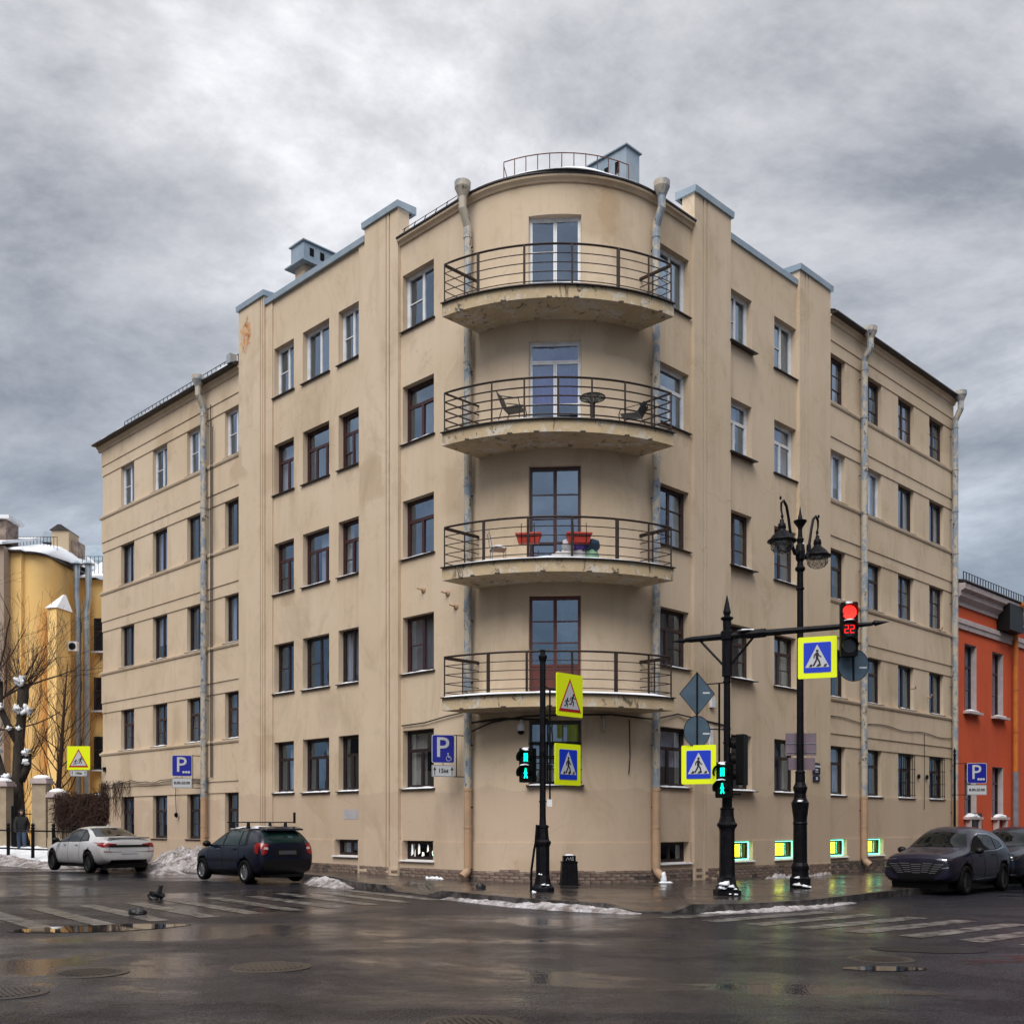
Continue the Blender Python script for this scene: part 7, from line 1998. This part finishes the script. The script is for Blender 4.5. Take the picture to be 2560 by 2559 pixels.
# passer-by behind the railing
mat('jacket_black', (0.010, 0.010, 0.012), 0.8, bump=.3, bscale=20)
mat('jeans', (0.045, 0.075, 0.13), 0.85, bump=.2, bscale=30)
mat('skin', (0.42, 0.25, 0.18), 0.6)
def person():
    X, Y = -20.75, 44.9; z0 = G(X) + .28
    t = thing('person', 'person in black hooded jacket and blue jeans walking behind the railing', 'person', (X, Y, z0), R_(20))
    V = [(0, 0, .92), (0, 0, 1.15), (0, .0, 1.40), (0, -.02, 1.50), (0, -.03, 1.56), (.09, 0, .88), (.12, -.12, .48), (.13, -.02, .08), (.13, -.16, .03), (-.09, 0, .88), (-.11, .10, .50), (-.12, .28, .12), (-.12, .18, .04),
         (.19, 0, 1.40), (.25, .08, 1.12), (.24, -.08, .90), (-.19, 0, 1.40), (-.25, -.08, 1.12), (-.22, -.22, .92), (0, -.05, 1.66), (0, -.05, 1.74), (.24, -.11, .82), (-.21, -.28, .85)]
    E_ = [(0, 1), (1, 2), (2, 3), (3, 4), (0, 5), (5, 6), (6, 7), (7, 8), (0, 9), (9, 10), (10, 11), (11, 12), (2, 13), (13, 14), (14, 15), (2, 16), (16, 17), (17, 18), (4, 19), (19, 20), (15, 21), (18, 22)]
    Rd = {0: (.17, .14), 1: (.19, .15), 2: (.19, .14), 3: (.09, .09), 4: (.08, .08), 5: (.12, .12), 6: (.085, .085), 7: (.06, .06), 8: (.05, .04), 9: (.12, .12), 10: (.085, .085), 11: (.06, .06), 12: (.05, .04), 13: (.10, .10), 14: (.08, .08), 15: (.06, .06), 16: (.10, .10), 17: (.08, .08), 18: (.06, .06), 19: (.105, .12), 20: (.07, .09), 21: (.04, .035), 22: (.04, .035)}
    me = bpy.data.meshes.new('body'); me.from_pydata(V, E_, []); me.update()
    o = bpy.data.objects.new('body', me); link(o, t, local=True)
    md = o.modifiers.new('skin', 'SKIN'); md.use_smooth_shade = True
    for i, sv in enumerate(me.skin_vertices[0].data): sv.radius = Rd[i]; sv.use_root = (i == 0)
    s2 = o.modifiers.new('sub', 'SUBSURF'); s2.levels = 2; s2.render_levels = 2
    dg = bpy.context.evaluated_depsgraph_get(); dg.update()
    m2 = bpy.data.meshes.new_from_object(o.evaluated_get(dg)); o.modifiers.clear(); o.data = m2
    m2.materials.clear()
    for m in ('jacket_black', 'jeans', 'skin', 'black_rubber'): m2.materials.append(MATS[m])
    for p in m2.polygons:
        c = p.center
        p.material_index = 3 if c.z < .10 else (1 if c.z < .84 and abs(c.x) < .2 else (2 if (c.z < .87 and abs(c.x) >= .2) or (1.56 < c.z < 1.74 and c.y < -.12) else 0))
        p.use_smooth = True
    b = MB(); b.blob((0, .0, 1.66), (.135, .14, .15), 14, 10, .06, 1, 1)
    b.build('hood', 'jacket_black', t, local=True, smooth=True)
    b = MB(); b.blob((0, .17, 1.22), (.16, .10, .22), 12, 8, .1, 2, 1); b.build('backpack', 'jacket_black', t, local=True, smooth=True)
person()

# ================================================================== HOUSES ACROSS THE TWO STREETS (behind the camera, seen only in the window panes)
def opposite(label, org, dr, L, H, m, dep=12.0):
    t = thing('opposite_house', label, 'building', (org[0], org[1], 0)); d = Vector((dr[0], dr[1], 0)).normalized(); n = Vector((-d.y, d.x, 0))
    o = Vector((org[0], org[1], 0)); M = Matrix(((d.x, n.x, 0, o.x), (d.y, n.y, 0, o.y), (0, 0, 1, 0), (0, 0, 0, 1)))
    b = MB(); b.prism([(0, 0), (L, 0), (L, dep), (0, dep)], -.5, H); b.build('wall', m, t, M)
    b = MB(); b.prism([(-.3, -.4), (L + .3, -.4), (L + .3, 0), (-.3, 0)], H - .4, H); b.build('cornice', 'white_trim', t, M)
    wm = MB(); wm.box((0, -.02, 0), (1.2, .06, 1.9)); wmm = wm.mesh('window'); wmm.materials.append(MATS['lens_off'])
    for i in range(int(L / 2.9)):
        for k in range(int((H - 1) / 3.4)):
            link(bpy.data.objects.new('window', wmm), t, M @ Matrix.Translation((1.6 + 2.9 * i, 0, 2.4 + 3.4 * k)))
opposite('pale four-storey house across the left street, seen only mirrored in the panes', (-12, 13), (-1, 1), 36, 13.5, 'beige_wall')
opposite('grey four-storey house across the right street, seen only mirrored in the panes', (37, 41), (-1, -1), 36, 13.5, 'grey_wall')
